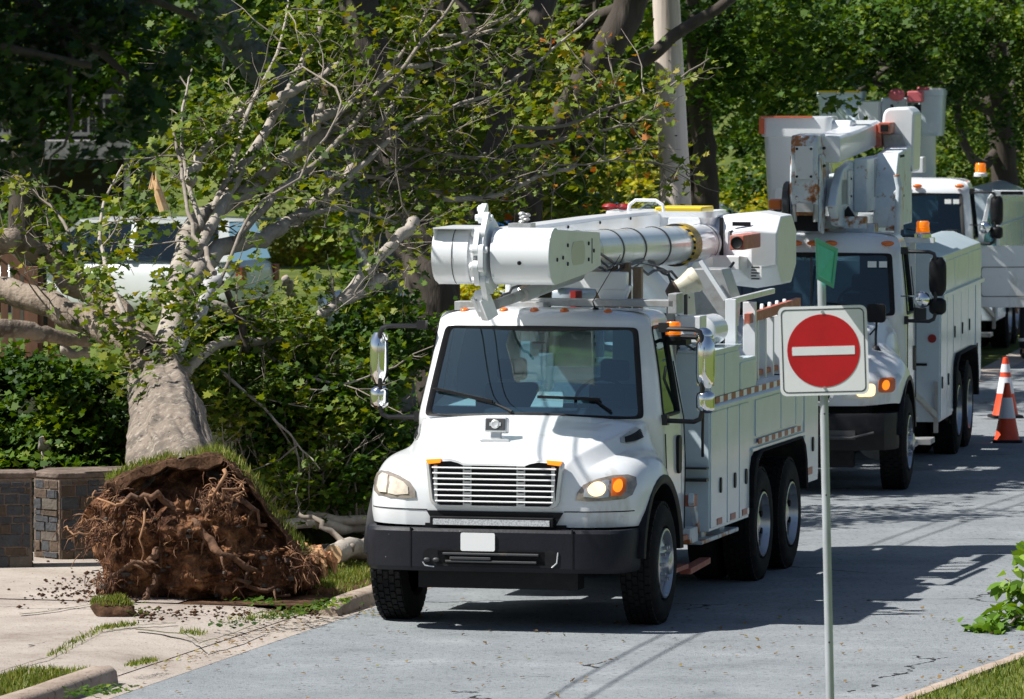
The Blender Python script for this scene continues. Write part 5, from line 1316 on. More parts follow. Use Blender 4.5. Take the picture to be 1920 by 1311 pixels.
# ------------------------------------------------------------------ the uprooted tree
def fallen_tree():
    root = thing('uprooted_tree', (-2.9, 57.0, 0), 0, 'big uprooted maple tree lying back from the pavement with its root plate torn up', 'tree')
    inv = -Vector(root.location)
    def fin(o): 
        # geometry is written in world space: bring it into the tree's own space
        o.data.transform(Matrix.Translation(inv)); return o
    # trunk
    mb = MB(); tp = [at(345,960,56.6), at(335,905,57.2), at(325,850,57.8), at(318,790,58.6), at(305,740,59.6), at(300,690,60.6)]
    P = wob(tp, .01, 3, 4); n = 110; P = [P[min(len(P)-2,int(q))].lerp(P[min(len(P)-1,int(q)+1)], q-int(q)) for q in [i*(len(P)-1)/70 for i in range(71)]]; rows = []; k = len(P)-1; from mathutils import noise as NZ0; rg = random.Random(5)
    ph = [rg.uniform(0,6.28) for _ in range(6)]
    for i, p in enumerate(P):
        f = i/k; r = .44 - .19*f; ax = (P[min(i+1,k)]-P[max(0,i-1)]).normalized(); x = ax.cross(Vector((0,0,1))).normalized(); y = x.cross(ax)
        rows.append([p + (x*cos(2*pi*q/n)+y*sin(2*pi*q/n))*r*(1+.06*sin(3*2*pi*q/n+ph[0]+f)+.05*sin(7*2*pi*q/n+ph[1]+2*f)+.025*sin(13*2*pi*q/n+ph[2])+ (.10*(1-f)**2)*sin(5*2*pi*q/n+ph[3]) + .055*NZ0.ridged_multi_fractal(Vector((cos(2*pi*q/n)*8.5, sin(2*pi*q/n)*8.5, i*.085)), 1, 2, 4, 1, 2) - .05) for q in range(n)])
    mb.grid(rows, True); fin(mb.build('trunk', m_bark, root, sharp=180))
    B = []
    def br(name, pix, r0, r1, seed, m_=None, **kw):
        mb = MB(); P = limb(mb, pix, r0, r1, seed, **kw); fin(mb.build(name, m_ or m_limb, root, sharp=180)); B.append((P, r0)); return P
    br('limb', [(300,720,60.2),(265,660,60.6),(190,615,61),(110,580,61.4),(40,553,61.6),(-60,530,62)], .15,.125, 11, m_brown)
    br('limb', [(285,680,60.8),(240,610,61.6),(170,545,62.2),(128,530,62.3),(110,490,62.4),(80,470,62.4),(55,480,62.4)], .15,.10, 12, m_brown)
    br('limb', [(85,480,62.4),(45,462,62.2),(30,450,62.0),(-10,455,62.0)], .11,.13, 13, m_brown)
    br('limb', [(175,640,61.0),(110,635,60.8),(60,622,60.6),(-40,610,60.4)], .05,.10, 14, m_brown)
    br('limb', [(175,660,61.5),(150,665,61.5),(115,655,61.5)], .05,.05, 15)
    br('limb', [(318,790,58.9),(330,740,59.8),(328,680,60.8)], .10,.12, 152)
    br('limb', [(305,700,60.5),(325,600,61.5),(335,520,62.2),(360,430,63.0),(400,395,63.4),(455,365,63.8),(530,300,64.4),(590,262,64.8),(640,235,65),(690,170,65.2),(735,135,65.4),(810,120,65.6)], .135,.03, 16)
    br('limb', [(330,560,61.8),(390,490,62.6),(440,455,63.2),(505,440,63.6),(560,405,64),(620,365,64.4),(655,325,64.7),(700,240,65.2),(740,200,65.4),(785,145,65.6)], .10,.038, 17)
    br('limb', [(535,300,64.4),(570,265,64.6),(590,240,64.7),(598,215,64.8),(607,172,64.9)], .06,.036, 18)
    br('limb', [(590,225,64.7),(640,205,64.9),(690,165,65.1)], .06,.045, 181)
    br('limb', [(300,640,61.0),(345,520,62.2),(405,405,63),(455,315,64),(502,240,64.5),(538,175,65),(572,110,65.5),(598,60,65.8),(606,-10,66)], .065,.03, 19, amp=.006)
    br('limb', [(355,345,63.0),(372,300,63.2),(400,262,63.4),(430,232,63.6),(456,203,63.7)], .055,.035, 20)
    br('limb', [(505,200,64.6),(560,165,64.8),(600,150,65),(640,110,65.2)], .05,.03, 21)
    br('limb', [(330,690,60.3),(345,640,60.5),(372,590,60.8),(385,555,61),(402,520,61.1)], .045,.075, 22, mat('pale_bare_wood', (.42,.41,.42), .8, noise=(9,(.25,.22,.20),.5,.75)))
    br('limb', [(400,522,61.1),(385,470,61.6),(365,440,62),(345,350,62.6),(335,290,63),(322,240,63.2)], .028,.014, 23, m_twig)
    br('limb', [(402,522,61.1),(430,560,61.2),(450,600,61.3),(460,660,61.3)], .03,.04, 24, m_bark2)
    br('limb', [(280,560,61.8),(400,575,61.9),(455,600,62)], .07,.05, 25)
    br('limb', [(400,560,61.2),(470,400,62),(560,330,62.5),(640,190,63),(560,120,64)], .018,.008, 26, m_twig)
    br('limb', [(350,700,60.3),(420,640,61.2),(540,640,61.6),(590,600,62),(650,555,62.4),(705,490,62.8),(745,450,63),(778,415,63.3)], .05,.06, 27)
    br('limb', [(600,590,62),(690,540,62.6),(720,520,63)], .05,.05, 28)
    br('limb', [(608,265,64.8),(700,268,65),(760,275,65),(830,290,65.2),(880,298,65.2),(910,288,65.3)], .030,.018, 29, m_twig)
    br('limb', [(735,135,65.4),(800,140,65.6),(860,152,65.8),(930,160,66),(1000,172,66)], .028,.010, 30, m_twig)
    br('limb', [(600,225,64.7),(660,250,64.8),(720,265,64.9),(790,275,65)], .014,.008, 31, m_twig)
    br('limb', [(830,372,65.2),(900,372,65.3),(950,360,65.4),(1010,330,65.6),(1080,310,66)], .035,.02, 32)
    br('limb', [(800,100,65.8),(880,75,66),(950,45,66.2),(1000,10,66.4)], .028,.012, 33)
    br('limb', [(820,70,65.8),(900,55,66),(980,15,66.3)], .022,.012, 331)
    br('limb', [(690,340,65),(760,320,65),(840,320,65.2),(900,330,65.4)], .03,.015, 332, m_bark2)
    br('limb', [(960,240,66),(1060,235,66.2),(1150,200,66.5),(1240,170,66.8),(1330,110,67)], .022,.008, 34, m_twig)
    br('limb', [(940,285,66),(1020,270,66.1),(1100,250,66.3),(1180,232,66.4),(1250,190,66.6)], .022,.008, 35, m_twig)
    for q_, (pp, ra) in enumerate((([(440,455,63.0),(520,360,63.6),(600,300,64.2),(680,210,64.8),(760,120,65.2),(830,30,65.6),(860,-20,65.8)],.04),([(400,395,63.2),(440,300,63.8),(470,200,64.3),(520,100,64.8),(540,0,65.2)],.035),([(620,365,64.2),(690,300,64.6),(770,235,65),(850,200,65.4),(930,170,65.8),(1040,90,66.4),(1120,20,66.8)],.035),([(655,325,64.5),(740,340,65),(830,360,65.4),(940,330,65.8),(1040,260,66.2)],.028),([(380,430,62.8),(350,330,63.2),(340,230,63.6),(360,130,64)],.030),([(560,405,63.8),(640,390,64.2),(720,410,64.6),(800,440,65)],.03),([(700,160,65.2),(760,90,65.6),(800,20,66),(820,-20,66)],.028),([(530,300,64),(600,330,64.4),(700,330,64.8),(790,300,65.2)],.022),([(240,610,61.2),(200,500,61.8),(190,400,62.4),(230,310,63)],.030),([(150,520,62),(120,420,62.4),(60,360,62.8),(0,330,63)],.022),([(460,640,61.5),(560,700,61.2),(640,720,61),(700,700,61)],.022),([(420,700,60.8),(520,790,60.5),(600,880,60.2)],.018))): br('limb', pp, ra, ra*.3, 400+q_, m_limb if q_ % 3 else m_twig, amp=.008)
    br('limb', [(1000,300,65.6),(1100,310,65.8),(1180,300,66),(1260,315,66.2),(1320,332,66.4)], .012,.006, 36, m_twig)
    # broken tips of pale splintered wood
    for i, (px, py, Y, r) in enumerate(((607,172,64.9,.05),(290,345,61.6,.05),(402,518,61.05,.06))):
        mb = MB(); rg = random.Random(i); c = at(px, py, Y)
        for k in range(9):
            o = Vector((rg.uniform(-r,r), rg.uniform(-r,r), 0)); mb.tube([c+o-Vector((0,0,.05)), c+o*.6+Vector((0,0,rg.uniform(.04,.13)))], [.016,.003], 5)
        if i == 1: mb.tube([at(308,395,61.6), at(298,365,61.6), at(291,338,61.6)], [.05,.045,.03], 8)
        if i < 2: fin(mb.build('splintered_end', m_cut, root))
    # twigs along all limbs
    mb = MB(); tips = []
    for i, (P, r0) in enumerate(B):
        if i in (3,4,10): continue
        n = 3 + int(len(P)*.38); tips += twigs(mb, branch_starts(P, n, 100+i), 200+i, (.35,1.1), .010, 2)
    fin(mb.build('twigs', m_twig, root, sharp=180))
    rg = random.Random(77); Pts = []
    for p in tips:
        for _ in range(rg.choice((0,0,1,3))): Pts.append((p.x+rg.gauss(0,.09), p.y+rg.gauss(0,.09), p.z+rg.gauss(-.02,.08)))
    # foliage masses, in world space
    E = []
    def e(px, py, Y, rx, rz, ry=.6, wt=1): E.append((tuple(at(px,py,Y)), (rx,ry,rz), wt))
    for q in ((300,715,59.2,.30,.14),(245,690,59.4,.25,.16),(365,705,59.4,.25,.18),(215,560,60.4,.45,.42),(170,520,60.8,.4,.3),(290,480,61,.22,.3),(230,640,60.2,.35,.35),(300,620,60.2,.4,.35),(340,560,60.4,.35,.3),(420,700,60.6,.5,.3),(560,600,61.6,.7,.45),(660,640,62,.6,.5),(400,300,63,.7,.6),(500,330,63.6,.5,.4),(330,230,63.5,.6,.5),(300,400,62.6,.3,.2),(460,250,64,.4,.4),(180,420,62.4,.4,.25),(600,60,65,.6,.35),(700,60,65,.75,.38),(760,190,65.2,.4,.2),(540,60,64.6,.4,.3),(720,380,64.6,.5,.3),(840,340,65,.5,.3),(870,380,65.6,.5,.25),(1000,300,66,.5,.35),(950,230,66,.45,.25),(1080,200,66.6,.4,.25),(1180,170,67,.3,.25),(1050,120,66.6,.5,.3),(1100,310,67,.4,.3),(900,120,66.4,.4,.25),(820,440,66,.4,.3)): e(*q[:2], q[2] + (.9 if q[0] > 345 else 0), *q[3:])
    A = clump_points(E, 5600, 5, sub=.15, nsub=18, shell=.25)
    Pts = np.array(Pts); A = np.concatenate([A, Pts])
    r = np.random.default_rng(3).uniform(0,1,len(A)); 
    aut = (A[:,0] > .2) ; r = np.where(aut, .25 + .75*r, r*.92)
    lf = leafmesh('leaves', A, 0, .10, L_olive, root, 9, 'maple', rnd=r); fin(lf)
    # root plate: a torn disc of soil seen from below
    D0 = 56.7
    out = [(186,1141),(176,1110),(196,1085),(188,1050),(160,1010),(150,985),(165,950),(200,920),(196,905),(225,885),(300,868),(352,856),(400,852),(432,872),(455,900),(478,918),(492,950),(520,985),(545,1010),(580,1050),(604,1078),(596,1096),(560,1108),(520,1130),(470,1146),(400,1150),(300,1150)]
    O = [at(x,y,D0) for x, y in out]
    # densify
    OO = []
    for a, b in zip(O, O[1:]+O[:1]):
        for k in range(7): OO.append(a.lerp(b, k/7))
    c = at(370, 1010, D0); nr = 60; m = len(OO)
    from mathutils import noise as NZ
    def disp(p, f):
        q = p*1.0
        h = .40*(1-f**2.2) + .24*NZ.fractal(q*2.4, 1, 2, 5) + .12*NZ.fractal(q*7, 1, 2, 4)
        h += .12*max(0, NZ.noise(q*3.1+Vector((4,2,1))))
        return h
    rows = []
    for i in range(nr+1):
        f = max(.01, i/nr); rows.append([])
        for k, o in enumerate(OO):
            p = c.lerp(o, f); h = disp(p, f)
            jag = Vector((NZ.noise(p*6)*.05, 0, NZ.noise(p*6+Vector((9,1,3)))*.05)) * f
            tilt = (p.z-.0)*-.02
            rows[-1].append(p + jag + Vector((0, -h + max(0,(p.z-.7))*.35, 0)))
    # back side
    for i, (f, y) in enumerate(((1.0,.22),(.9,.36),(.6,.45),(.05,.5))):
        rows.append([c.lerp(o, f) + Vector((0, y + max(0,(o.z-.7))*.35, 0)) for o in OO])
    mb = MB(); mb.grid(rows, True)
    m_root = groundmat('root_plate_soil', [(.32,(.014,.007,.005)),(.43,(.065,.030,.017)),(.54,(.20,.095,.048)),(.72,(.46,.24,.11))], 3.6, .95, 2.0, bscale=30, second=(11,(.28,.13,.05),.62,.72))
    rp = fin(mb.build('root_plate', m_root, root, sharp=180))
    # roots and fibres hanging off it
    rg = random.Random(21); mb = MB(); mb2 = MB(); mb3 = MB()
    def surf(u, f):
        k = int(u*m) % m; i = min(nr, int(f*nr)); return rows[i][k].copy()
    for q in range(900):
        p = surf(rg.random(), sqrt(rg.random())*.99); 
        ln = rg.uniform(.03,.11); d = Vector((rg.gauss(-.25,.6), rg.gauss(-.7,.35), rg.gauss(-.55,.6))).normalized()
        pts = [p - d*.02]; x = p.copy()
        for k in range(3):
            d = (d + Vector((rg.gauss(0,.35), rg.gauss(0,.3), rg.gauss(-.25,.3)))).normalized(); x = x + d*ln/3; pts.append(x.copy())
        (mb if rg.random() < .8 else mb2).tube(pts, [rg.uniform(.003,.007),.004,.003,.0015], 4, False)
    # larger clusters at the left rim and the top right
    for (px, py, n, dx, dz, L_) in ((185,985,90,-.6,-.4,.18),(210,930,50,-.6,-.1,.14),(400,930,90,.1,-.5,.18),(430,905,50,.8,.2,.16),(250,960,40,-.3,-.6,.16),(200,1080,60,-.4,-.6,.16),(330,1000,50,-.1,-.9,.16),(560,1050,90,.5,-.4,.2),(165,1000,40,-.9,-.6,.22)):
        c0 = at(px, py, D0-.35)
        for _ in range(n):
            x = c0 + Vector((rg.gauss(0,.09), rg.gauss(0,.08), rg.gauss(0,.07))); d = Vector((dx+rg.gauss(0,.5), rg.gauss(-.5,.4), dz+rg.gauss(0,.5))).normalized(); pts = [x.copy()]; ln = rg.uniform(.4,1)*L_
            for k in range(4):
                d = (d + Vector((rg.gauss(0,.3), rg.gauss(0,.3), rg.gauss(-.2,.3)))).normalized(); x = x + d*ln/4; pts.append(x.copy())
            (mb2 if rg.random() < .28 else mb).tube(pts, [rg.uniform(.003,.007),.005,.004,.003,.0015], 4, False)
    for a, b, r in (((395,925),(460,905),.022),((410,950),(455,915),.016),((270,960),(262,1060),.014),((240,940),(190,935),.018),((420,880),(380,960),.02),((180,1000),(120,990),.014)):
        P = wob([at(*a,D0-.45), at((a[0]+b[0])/2,(a[1]+b[1])/2+6,D0-.55), at(*b,D0-.4)], .02, int(a[0]), 4); mb2.tube(P, [r*(1-.6*i/(len(P)-1)) for i in range(len(P))], 7)
    st_ = fin(mb.build('root_fibres', mat('dark_roots', (.13,.055,.026), .9, noise=(5,(.06,.028,.016),.45,.6)), root, sharp=180)); st_['kind'] = 'stuff'
    st_ = fin(mb2.build('root_fibres', mat('pale_roots', (.34,.18,.09), .85, noise=(5,(.18,.09,.045),.45,.6)), root, sharp=180)); st_['kind'] = 'stuff'
    mb4 = MB()
    for (pa, pb, pc, ra) in (((330,1000),(280,1050),(215,1075),.045),((360,980),(420,1040),(500,1075),.05),((380,950),(440,930),(500,985),.04),((340,960),(270,930),(205,950),.04),((400,1060),(470,1100),(540,1115),.035),((300,1080),(260,1120),(210,1125),.03)):
        P = wob([at(*pa,D0-.30), at(*pb,D0-.44), at(*pc,D0-.34)], .025, pa[0], 6); k_ = len(P)-1
        mb4.tube(P, [ra*(1-.65*i/k_)*(1+.2*sin(i*1.7)) for i in range(k_+1)], 9)
        for j in (3,6,9):
            dd = Vector((rg.gauss(0,.5), -.3, rg.gauss(-.5,.3))).normalized(); mb4.tube([P[j], P[j]+dd*.08, P[j]+dd*.15+Vector((.02,0,-.03))], [ra*.4, ra*.25, .004], 6)
    fin(mb4.build('torn_root', mat('root_bark', (.16,.08,.042), .85, noise=(7,(.09,.045,.025),.42,.62), bump=(18,1)), root, sharp=180))
    # stones and lumps of orange clay caught in it
    for q in range(90):
        f = sqrt(rg.random())*.95; p = surf(rg.random(), f); s_ = rg.uniform(.012,.038); mb3.mi = 0 if rg.random() < .55 else 1
        mb3.sph(p + Vector((0,-.01,0)), s_*rg.uniform(.8,1.8), s_, s_*rg.uniform(.5,1), 7)
    st_ = fin(mb3.build('caught_stones', [mat('orange_clay', (.36,.16,.06), .9, noise=(9,(.14,.06,.03),.4,.6)), mat('grey_stone', (.10,.085,.07), .85)], root, sharp=30)); st_['kind'] = 'stuff'
    # slab of turf along the torn upper rim
    top = [(200,905,),(240,885),(300,868),(352,857),(405,852),(440,872),(470,905),(500,950),(540,1000),(580,1045)]
    P = wob([at(x,y,D0-.18) for x, y in top], .006, 5, 4); mb = MB(); rows2 = []
    for i, p in enumerate(P):
        w_ = (.09 if i < 22 else .05)*(1+.8*NZ.noise(p*5)) ; p = p + Vector((.03*NZ.noise(p*7), .04*NZ.noise(p*6+Vector((3,1,2))), .035*NZ.noise(p*8+Vector((1,5,2))))); t = Vector((0,0,-1)) if i < 18 else Vector((-.6,0,-.5))
        rows2.append([p + Vector((0,.45,.02)), p + Vector((0,0,.012)), p + Vector((0,-.08,-.01)), p + Vector((0,-.10,0)) + t*w_, p + Vector((0,.05,0)) + t*(w_+.03)])
    mb.grid(rows2); fin(mb.build('turf_slab', m_soil, root, sharp=50))
    gb = []
    for i in range(1500):
        k = rg.randint(0, len(P)-2); p = P[k].lerp(P[k+1], rg.random()); gb.append((p.x+rg.gauss(0,.015), p.y+rg.uniform(-.1,.4), p.z+.015))
    fin(grass_mesh('torn_turf_grass', gb, (.03,.09), m_grassb, root, 4))
m_grassb = leafmat('grass_blades', [(0,(.05,.085,.012)),(.5,(.13,.18,.022)),(1,(.30,.29,.09))], trans=.3)
def grass_mesh(name, P, hr, m_, parent=None, seed=0, w=.006):
    rg = np.random.default_rng(seed); P = np.array(P, float); n = len(P); h = rg.uniform(*hr, n); a = rg.uniform(0, 2*pi, n)
    sx, sy = np.cos(a)*w, np.sin(a)*w; lx, ly = rg.normal(0,.35,n)*h, rg.normal(0,.35,n)*h
    V = np.zeros((n,3,3)); V[:,0] = P - np.stack([sx,sy,0*sx],1); V[:,1] = P + np.stack([sx,sy,0*sx],1); V[:,2] = P + np.stack([lx,ly,h],1)
    me = bpy.data.meshes.new(name); me.vertices.add(n*3); me.vertices.foreach_set('co', V.reshape(-1).astype(np.float32)); me.loops.add(n*3); me.loops.foreach_set('vertex_index', np.arange(n*3, dtype=np.int32)); me.polygons.add(n); me.polygons.foreach_set('loop_start', np.arange(0,n*3,3,dtype=np.int32)); me.polygons.foreach_set('loop_total', np.full(n,3,dtype=np.int32))
    at2 = me.attributes.new('rnd','FLOAT','POINT'); at2.data.foreach_set('value', np.repeat(rg.uniform(0,1,n),3).astype(np.float32)); me.materials.append(m_); me.update(calc_edges=True)
    o = bpy.data.objects.new(name, me); COL.objects.link(o)
    if parent is not None: o.parent = parent
    return o
fallen_tree()
# ------------------------------------------------------------------ standing trees and shrubs
def tree(label, X, Y, h, trunk, ells, n, lm, leaf, seed, shape='simple', sub=.5, bark=None, extra=None, nsub=26, group=None, name='tree', shell=.5, up=.45, void=.38):
    """trunk: world polyline with radii; ells: crown ellipsoids in world space"""
    root = thing(name, (X, Y, 0), 0, label, 'tree', group)
    mb = MB(); 
    for P, r0, r1 in trunk:
        Q = wob(P, .02, seed, 4); k = len(Q)-1; mb.tube(Q, [r0+(r1-r0)*i/k for i in range(k+1)], 14)
    # limbs reaching into the crown
    rg = random.Random(seed); top = Vector(trunk[0][0][-1])
    for e in ells:
        if rg.random() < .8:
            c = Vector(e[0]); s_ = top.lerp(Vector(trunk[0][0][-2]), rg.random()*.8)
            Q = wob([s_, s_.lerp(c,.5)+Vector((0,0,.3)), c + Vector((rg.gauss(0,.3),rg.gauss(0,.3),.2))], .05, rg.randint(0,999), 4); mb.tube(Q, [.09*(1-.8*i/(len(Q)-1)) for i in range(len(Q))], 7)
    o = mb.build('trunk', bark or m_bark2, root, sharp=180); o.data.transform(Matrix.Translation(-Vector((X,Y,0))))
    A = clump_points(ells, n, seed, sub, nsub, shell, void); A = A - np.array([X,Y,0])
    leafmesh('crown', A, 0, leaf, lm, root, seed+1, shape, up=up)
    return root
def PE(px, py, Y, rx, rz, ry=None, wt=1): return (tuple(at(px,py,Y)), (rx, ry or rx, rz), wt)
TG = 'standing trees behind the trucks'
# dark trunk just behind the first truck's left mirror: its crown is above the frame and throws dappled shade
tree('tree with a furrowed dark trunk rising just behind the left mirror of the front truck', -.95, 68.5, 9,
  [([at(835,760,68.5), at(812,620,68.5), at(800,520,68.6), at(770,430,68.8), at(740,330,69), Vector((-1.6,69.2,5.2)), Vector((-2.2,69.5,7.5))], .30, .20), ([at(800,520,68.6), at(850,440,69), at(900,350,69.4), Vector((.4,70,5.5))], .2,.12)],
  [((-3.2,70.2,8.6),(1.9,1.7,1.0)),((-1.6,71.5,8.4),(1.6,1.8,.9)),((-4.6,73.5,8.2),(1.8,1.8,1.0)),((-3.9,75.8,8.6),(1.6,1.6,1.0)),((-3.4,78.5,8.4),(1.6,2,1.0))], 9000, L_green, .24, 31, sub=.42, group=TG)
tree('tree with a thick leaning trunk patched with grey lichen at the top left', -3.0, 70, 8,
  [([Vector((-1.2,70,0)), at(715,540,70), at(690,430,70), at(640,300,70), at(580,220,70), at(520,165,70), at(455,80,69.6), at(395,-10,69.2), at(350,-120,69)], .22, .17), ([at(520,170,70), at(450,110,70), at(410,70,70), at(370,10,70)], .10,.06)],
  [((-5.5,69,7.6),(1.6,1.5,.8)),((-4.5,71,8.0),(1.5,1.6,.8)),PE(560,60,72,1.0,.5),PE(480,200,72,.9,.5),PE(620,160,72,.9,.5)], 6000, L_green, .13, 32, 'lobed', .32, m_lichen, group=TG)
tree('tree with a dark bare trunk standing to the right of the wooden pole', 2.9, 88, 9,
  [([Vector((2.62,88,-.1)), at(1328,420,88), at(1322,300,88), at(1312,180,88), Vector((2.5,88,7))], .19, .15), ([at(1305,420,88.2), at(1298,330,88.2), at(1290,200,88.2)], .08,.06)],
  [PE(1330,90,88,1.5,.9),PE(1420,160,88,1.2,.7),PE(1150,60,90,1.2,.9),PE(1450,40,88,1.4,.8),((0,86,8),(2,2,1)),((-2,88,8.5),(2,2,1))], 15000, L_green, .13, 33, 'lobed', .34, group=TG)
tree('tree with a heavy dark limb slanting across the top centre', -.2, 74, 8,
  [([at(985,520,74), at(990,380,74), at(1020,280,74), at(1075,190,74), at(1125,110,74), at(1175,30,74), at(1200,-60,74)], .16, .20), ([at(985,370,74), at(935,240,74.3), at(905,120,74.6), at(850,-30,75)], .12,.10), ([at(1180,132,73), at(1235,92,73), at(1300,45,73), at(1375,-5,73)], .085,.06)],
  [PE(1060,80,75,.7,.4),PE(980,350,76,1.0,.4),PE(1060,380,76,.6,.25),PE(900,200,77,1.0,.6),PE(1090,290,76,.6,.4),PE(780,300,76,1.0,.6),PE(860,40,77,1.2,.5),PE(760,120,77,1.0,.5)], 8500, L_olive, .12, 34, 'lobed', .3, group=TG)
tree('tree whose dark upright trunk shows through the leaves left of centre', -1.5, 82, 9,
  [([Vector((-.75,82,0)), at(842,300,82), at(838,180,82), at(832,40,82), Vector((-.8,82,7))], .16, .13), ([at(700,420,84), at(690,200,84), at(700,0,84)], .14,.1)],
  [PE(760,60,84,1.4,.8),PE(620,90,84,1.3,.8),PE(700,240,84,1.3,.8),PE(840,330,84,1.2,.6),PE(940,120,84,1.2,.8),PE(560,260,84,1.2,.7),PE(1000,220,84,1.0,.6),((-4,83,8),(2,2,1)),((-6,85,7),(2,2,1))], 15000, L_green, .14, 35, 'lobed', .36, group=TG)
tree('big leafy tree filling the top right behind the lifted buckets', 7.5, 104, 10,
  [([Vector((8.3,106,0)), Vector((8.1,106,3)), Vector((8.0,106,6))], .25, .18), ([at(1420,60,100), at(1500,120,101), at(1560,150,102), at(1660,160,103)], .08,.04), ([Vector((8.1,106,3)), at(1820,300,105), at(1790,150,104)],.1,.05)],
  [PE(1450,60,101,1.6,.8),PE(1560,110,102,1.3,.6),PE(1680,60,102,1.6,.9),PE(1800,90,103,1.6,.9),PE(1900,140,104,1.5,1.2),PE(1560,10,101,1.6,.7),PE(1930,20,104,1.6,1.0),PE(1400,200,104,1.0,.7),PE(1420,330,108,.8,.5),PE(1780,250,108,1.4,1.0)], 44000, L_lush, .115, 36, 'simple', .30, group=TG)
tree('paler yellowish tree at the right edge, beside the farthest truck', 8.6, 112, 9,
  [([Vector((8.9,113,0)), Vector((8.8,113,2.5)), Vector((8.7,113,5))], .2, .12), ([Vector((8.8,113,2)), at(1800,330,111), at(1760,230,111)], .07,.03)],
  [PE(1850,290,110,1.3,.8),PE(1920,420,108,1.1,.8),PE(1790,420,112,1.3,.7),PE(1900,200,111,1.0,.7),PE(1860,380,110,.9,.6)], 15000, L_olive, .11, 44, 'simple', .28, group=TG)
tree('broad tree in the middle distance behind the wooden pole', 3.2, 125, 10,
  [([Vector((3.2,126,0)), Vector((3.1,126,3)), Vector((3.0,126,7))], .25, .18)],
  [PE(1210,120,122,2.0,1.3),PE(1330,200,124,1.6,.9),PE(1450,220,126,1.8,.9),PE(1560,200,126,1.8,1.2),PE(1100,230,124,1.6,1.2),PE(1380,60,124,2.2,1.3),PE(1640,60,126,2.0,1.2),PE(1010,120,124,1.8,1.2)], 17000, L_lush, .20, 37, 'simple', .5, group=TG)
tree('dense tree in the middle distance left of centre', -4, 118, 10,
  [([Vector((-2.55,119,0)), Vector((-2.5,119,3)), Vector((-2.6,119,7))], .28, .2)],
  [PE(560,100,116,1.8,1.2),PE(680,180,116,1.7,1.2),PE(820,120,116,1.8,1.2),PE(760,340,118,1.5,.6),PE(900,300,116,1.5,.9),PE(460,160,116,1.6,1.0),PE(940,420,118,1.5,.6),PE(700,480,112,.8,.6),PE(960,30,116,1.8,1.1),PE(1060,400,116,1.2,.4)], 17000, L_green, .19, 38, 'simple', .46, group=TG)
tree('shady tree beside the dark house on the far left', -8, 96, 9,
  [([Vector((-7.2,96,0)), Vector((-7.3,96,3)), Vector((-7.0,96,7))], .30, .22)],
  [PE(60,140,96,1.4,.8),PE(200,150,96,1.2,.8),PE(330,120,98,1.2,.8),PE(100,30,96,1.6,.9),PE(350,20,98,1.5,.7),PE(330,210,98,1.0,.6)], 14000, L_green, .15, 39, 'lobed', .36, group=TG)
# out-of-frame crowns on the left side of the street that shade the second and third truck
tree('tall tree left of the street shading the second and third truck', -3.5, 90, 11,
  [([Vector((.3,90,0)), Vector((.3,90,4)), Vector((-.6,90,8))], .25, .2)],
  [((-2.9,82,8.6),(1.5,1.4,1.0)),((-3.5,93,9),(2,2.5,1.1)),((-1.2,97,8.8),(1.9,2.2,1.0)),((-3.4,101,8.8),(2,2,1.0)),((-.2,92.5,8.6),(1.2,1.5,.8))], 12000, L_green, .26, 40, sub=.45, group=TG)
# overhanging bough close to the camera at the top left, shaded by an unseen crown added above it
tree('dark maple bough hanging into the top left corner, close to the camera', -7, 36, 9,
  [([Vector((-7.5,36,0)), Vector((-7.2,36,4)), Vector((-6.6,36,7.4))], .3, .2), ([Vector((-6.8,36,6.2)), Vector((-4.5,36,6.1)), at(100,40,36), at(240,150,36)], .07,.012), ([at(100,40,36), at(140,190,35.6), at(90,330,35.4)], .02,.004)],
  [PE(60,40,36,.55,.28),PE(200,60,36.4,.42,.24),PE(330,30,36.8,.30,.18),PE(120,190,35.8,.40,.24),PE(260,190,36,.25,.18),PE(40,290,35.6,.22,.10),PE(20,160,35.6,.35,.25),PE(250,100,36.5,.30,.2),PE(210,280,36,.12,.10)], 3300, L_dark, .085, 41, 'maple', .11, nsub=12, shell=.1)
crown_shade = clump_points([((-4.2,35.3,7.4),(1.6,1.5,.5)),((-5.2,35.6,8.4),(1.6,1.5,.5)),((-3.4,35.2,6.4),(.9,1.2,.3))], 4200, 42, .3, 20)
tree('unseen maple crown added above the dark bough at the top left to shade it', -9, 37, 9, [([Vector((-9.5,37,0)), Vector((-9.2,37,4)), Vector((-6.6,36,8.4))], .25, .15)],
  [((-4.2,35.3,7.4),(1.6,1.5,.5)),((-5.2,35.6,8.4),(1.6,1.5,.5)),((-3.4,35.2,6.4),(.9,1.2,.3))], 4500, L_dark, .22, 43, sub=.3)  # out of view, put in to cast shade on the bough below

# far wooded slope, nobody could count its trees
E = []
rg = random.Random(8)
for i in range(46):
    x = -30 + 62*(i % 23)/22 + rg.uniform(-1,1); y = 188 + 14*(i//23) + rg.uniform(-3,3); E.append(((x, y, rg.uniform(3.0,5.0)+ (i//23)*2.5), (2.6,2.4,3.2)))
o = leafmesh('distant_woods', clump_points(E, 46000, 50, .9, 20, .6), 0, .42, L_green, None, 51, 'simple'); tag(o, 'dark green woods far up the slope behind everything', 'woods', kind='stuff')

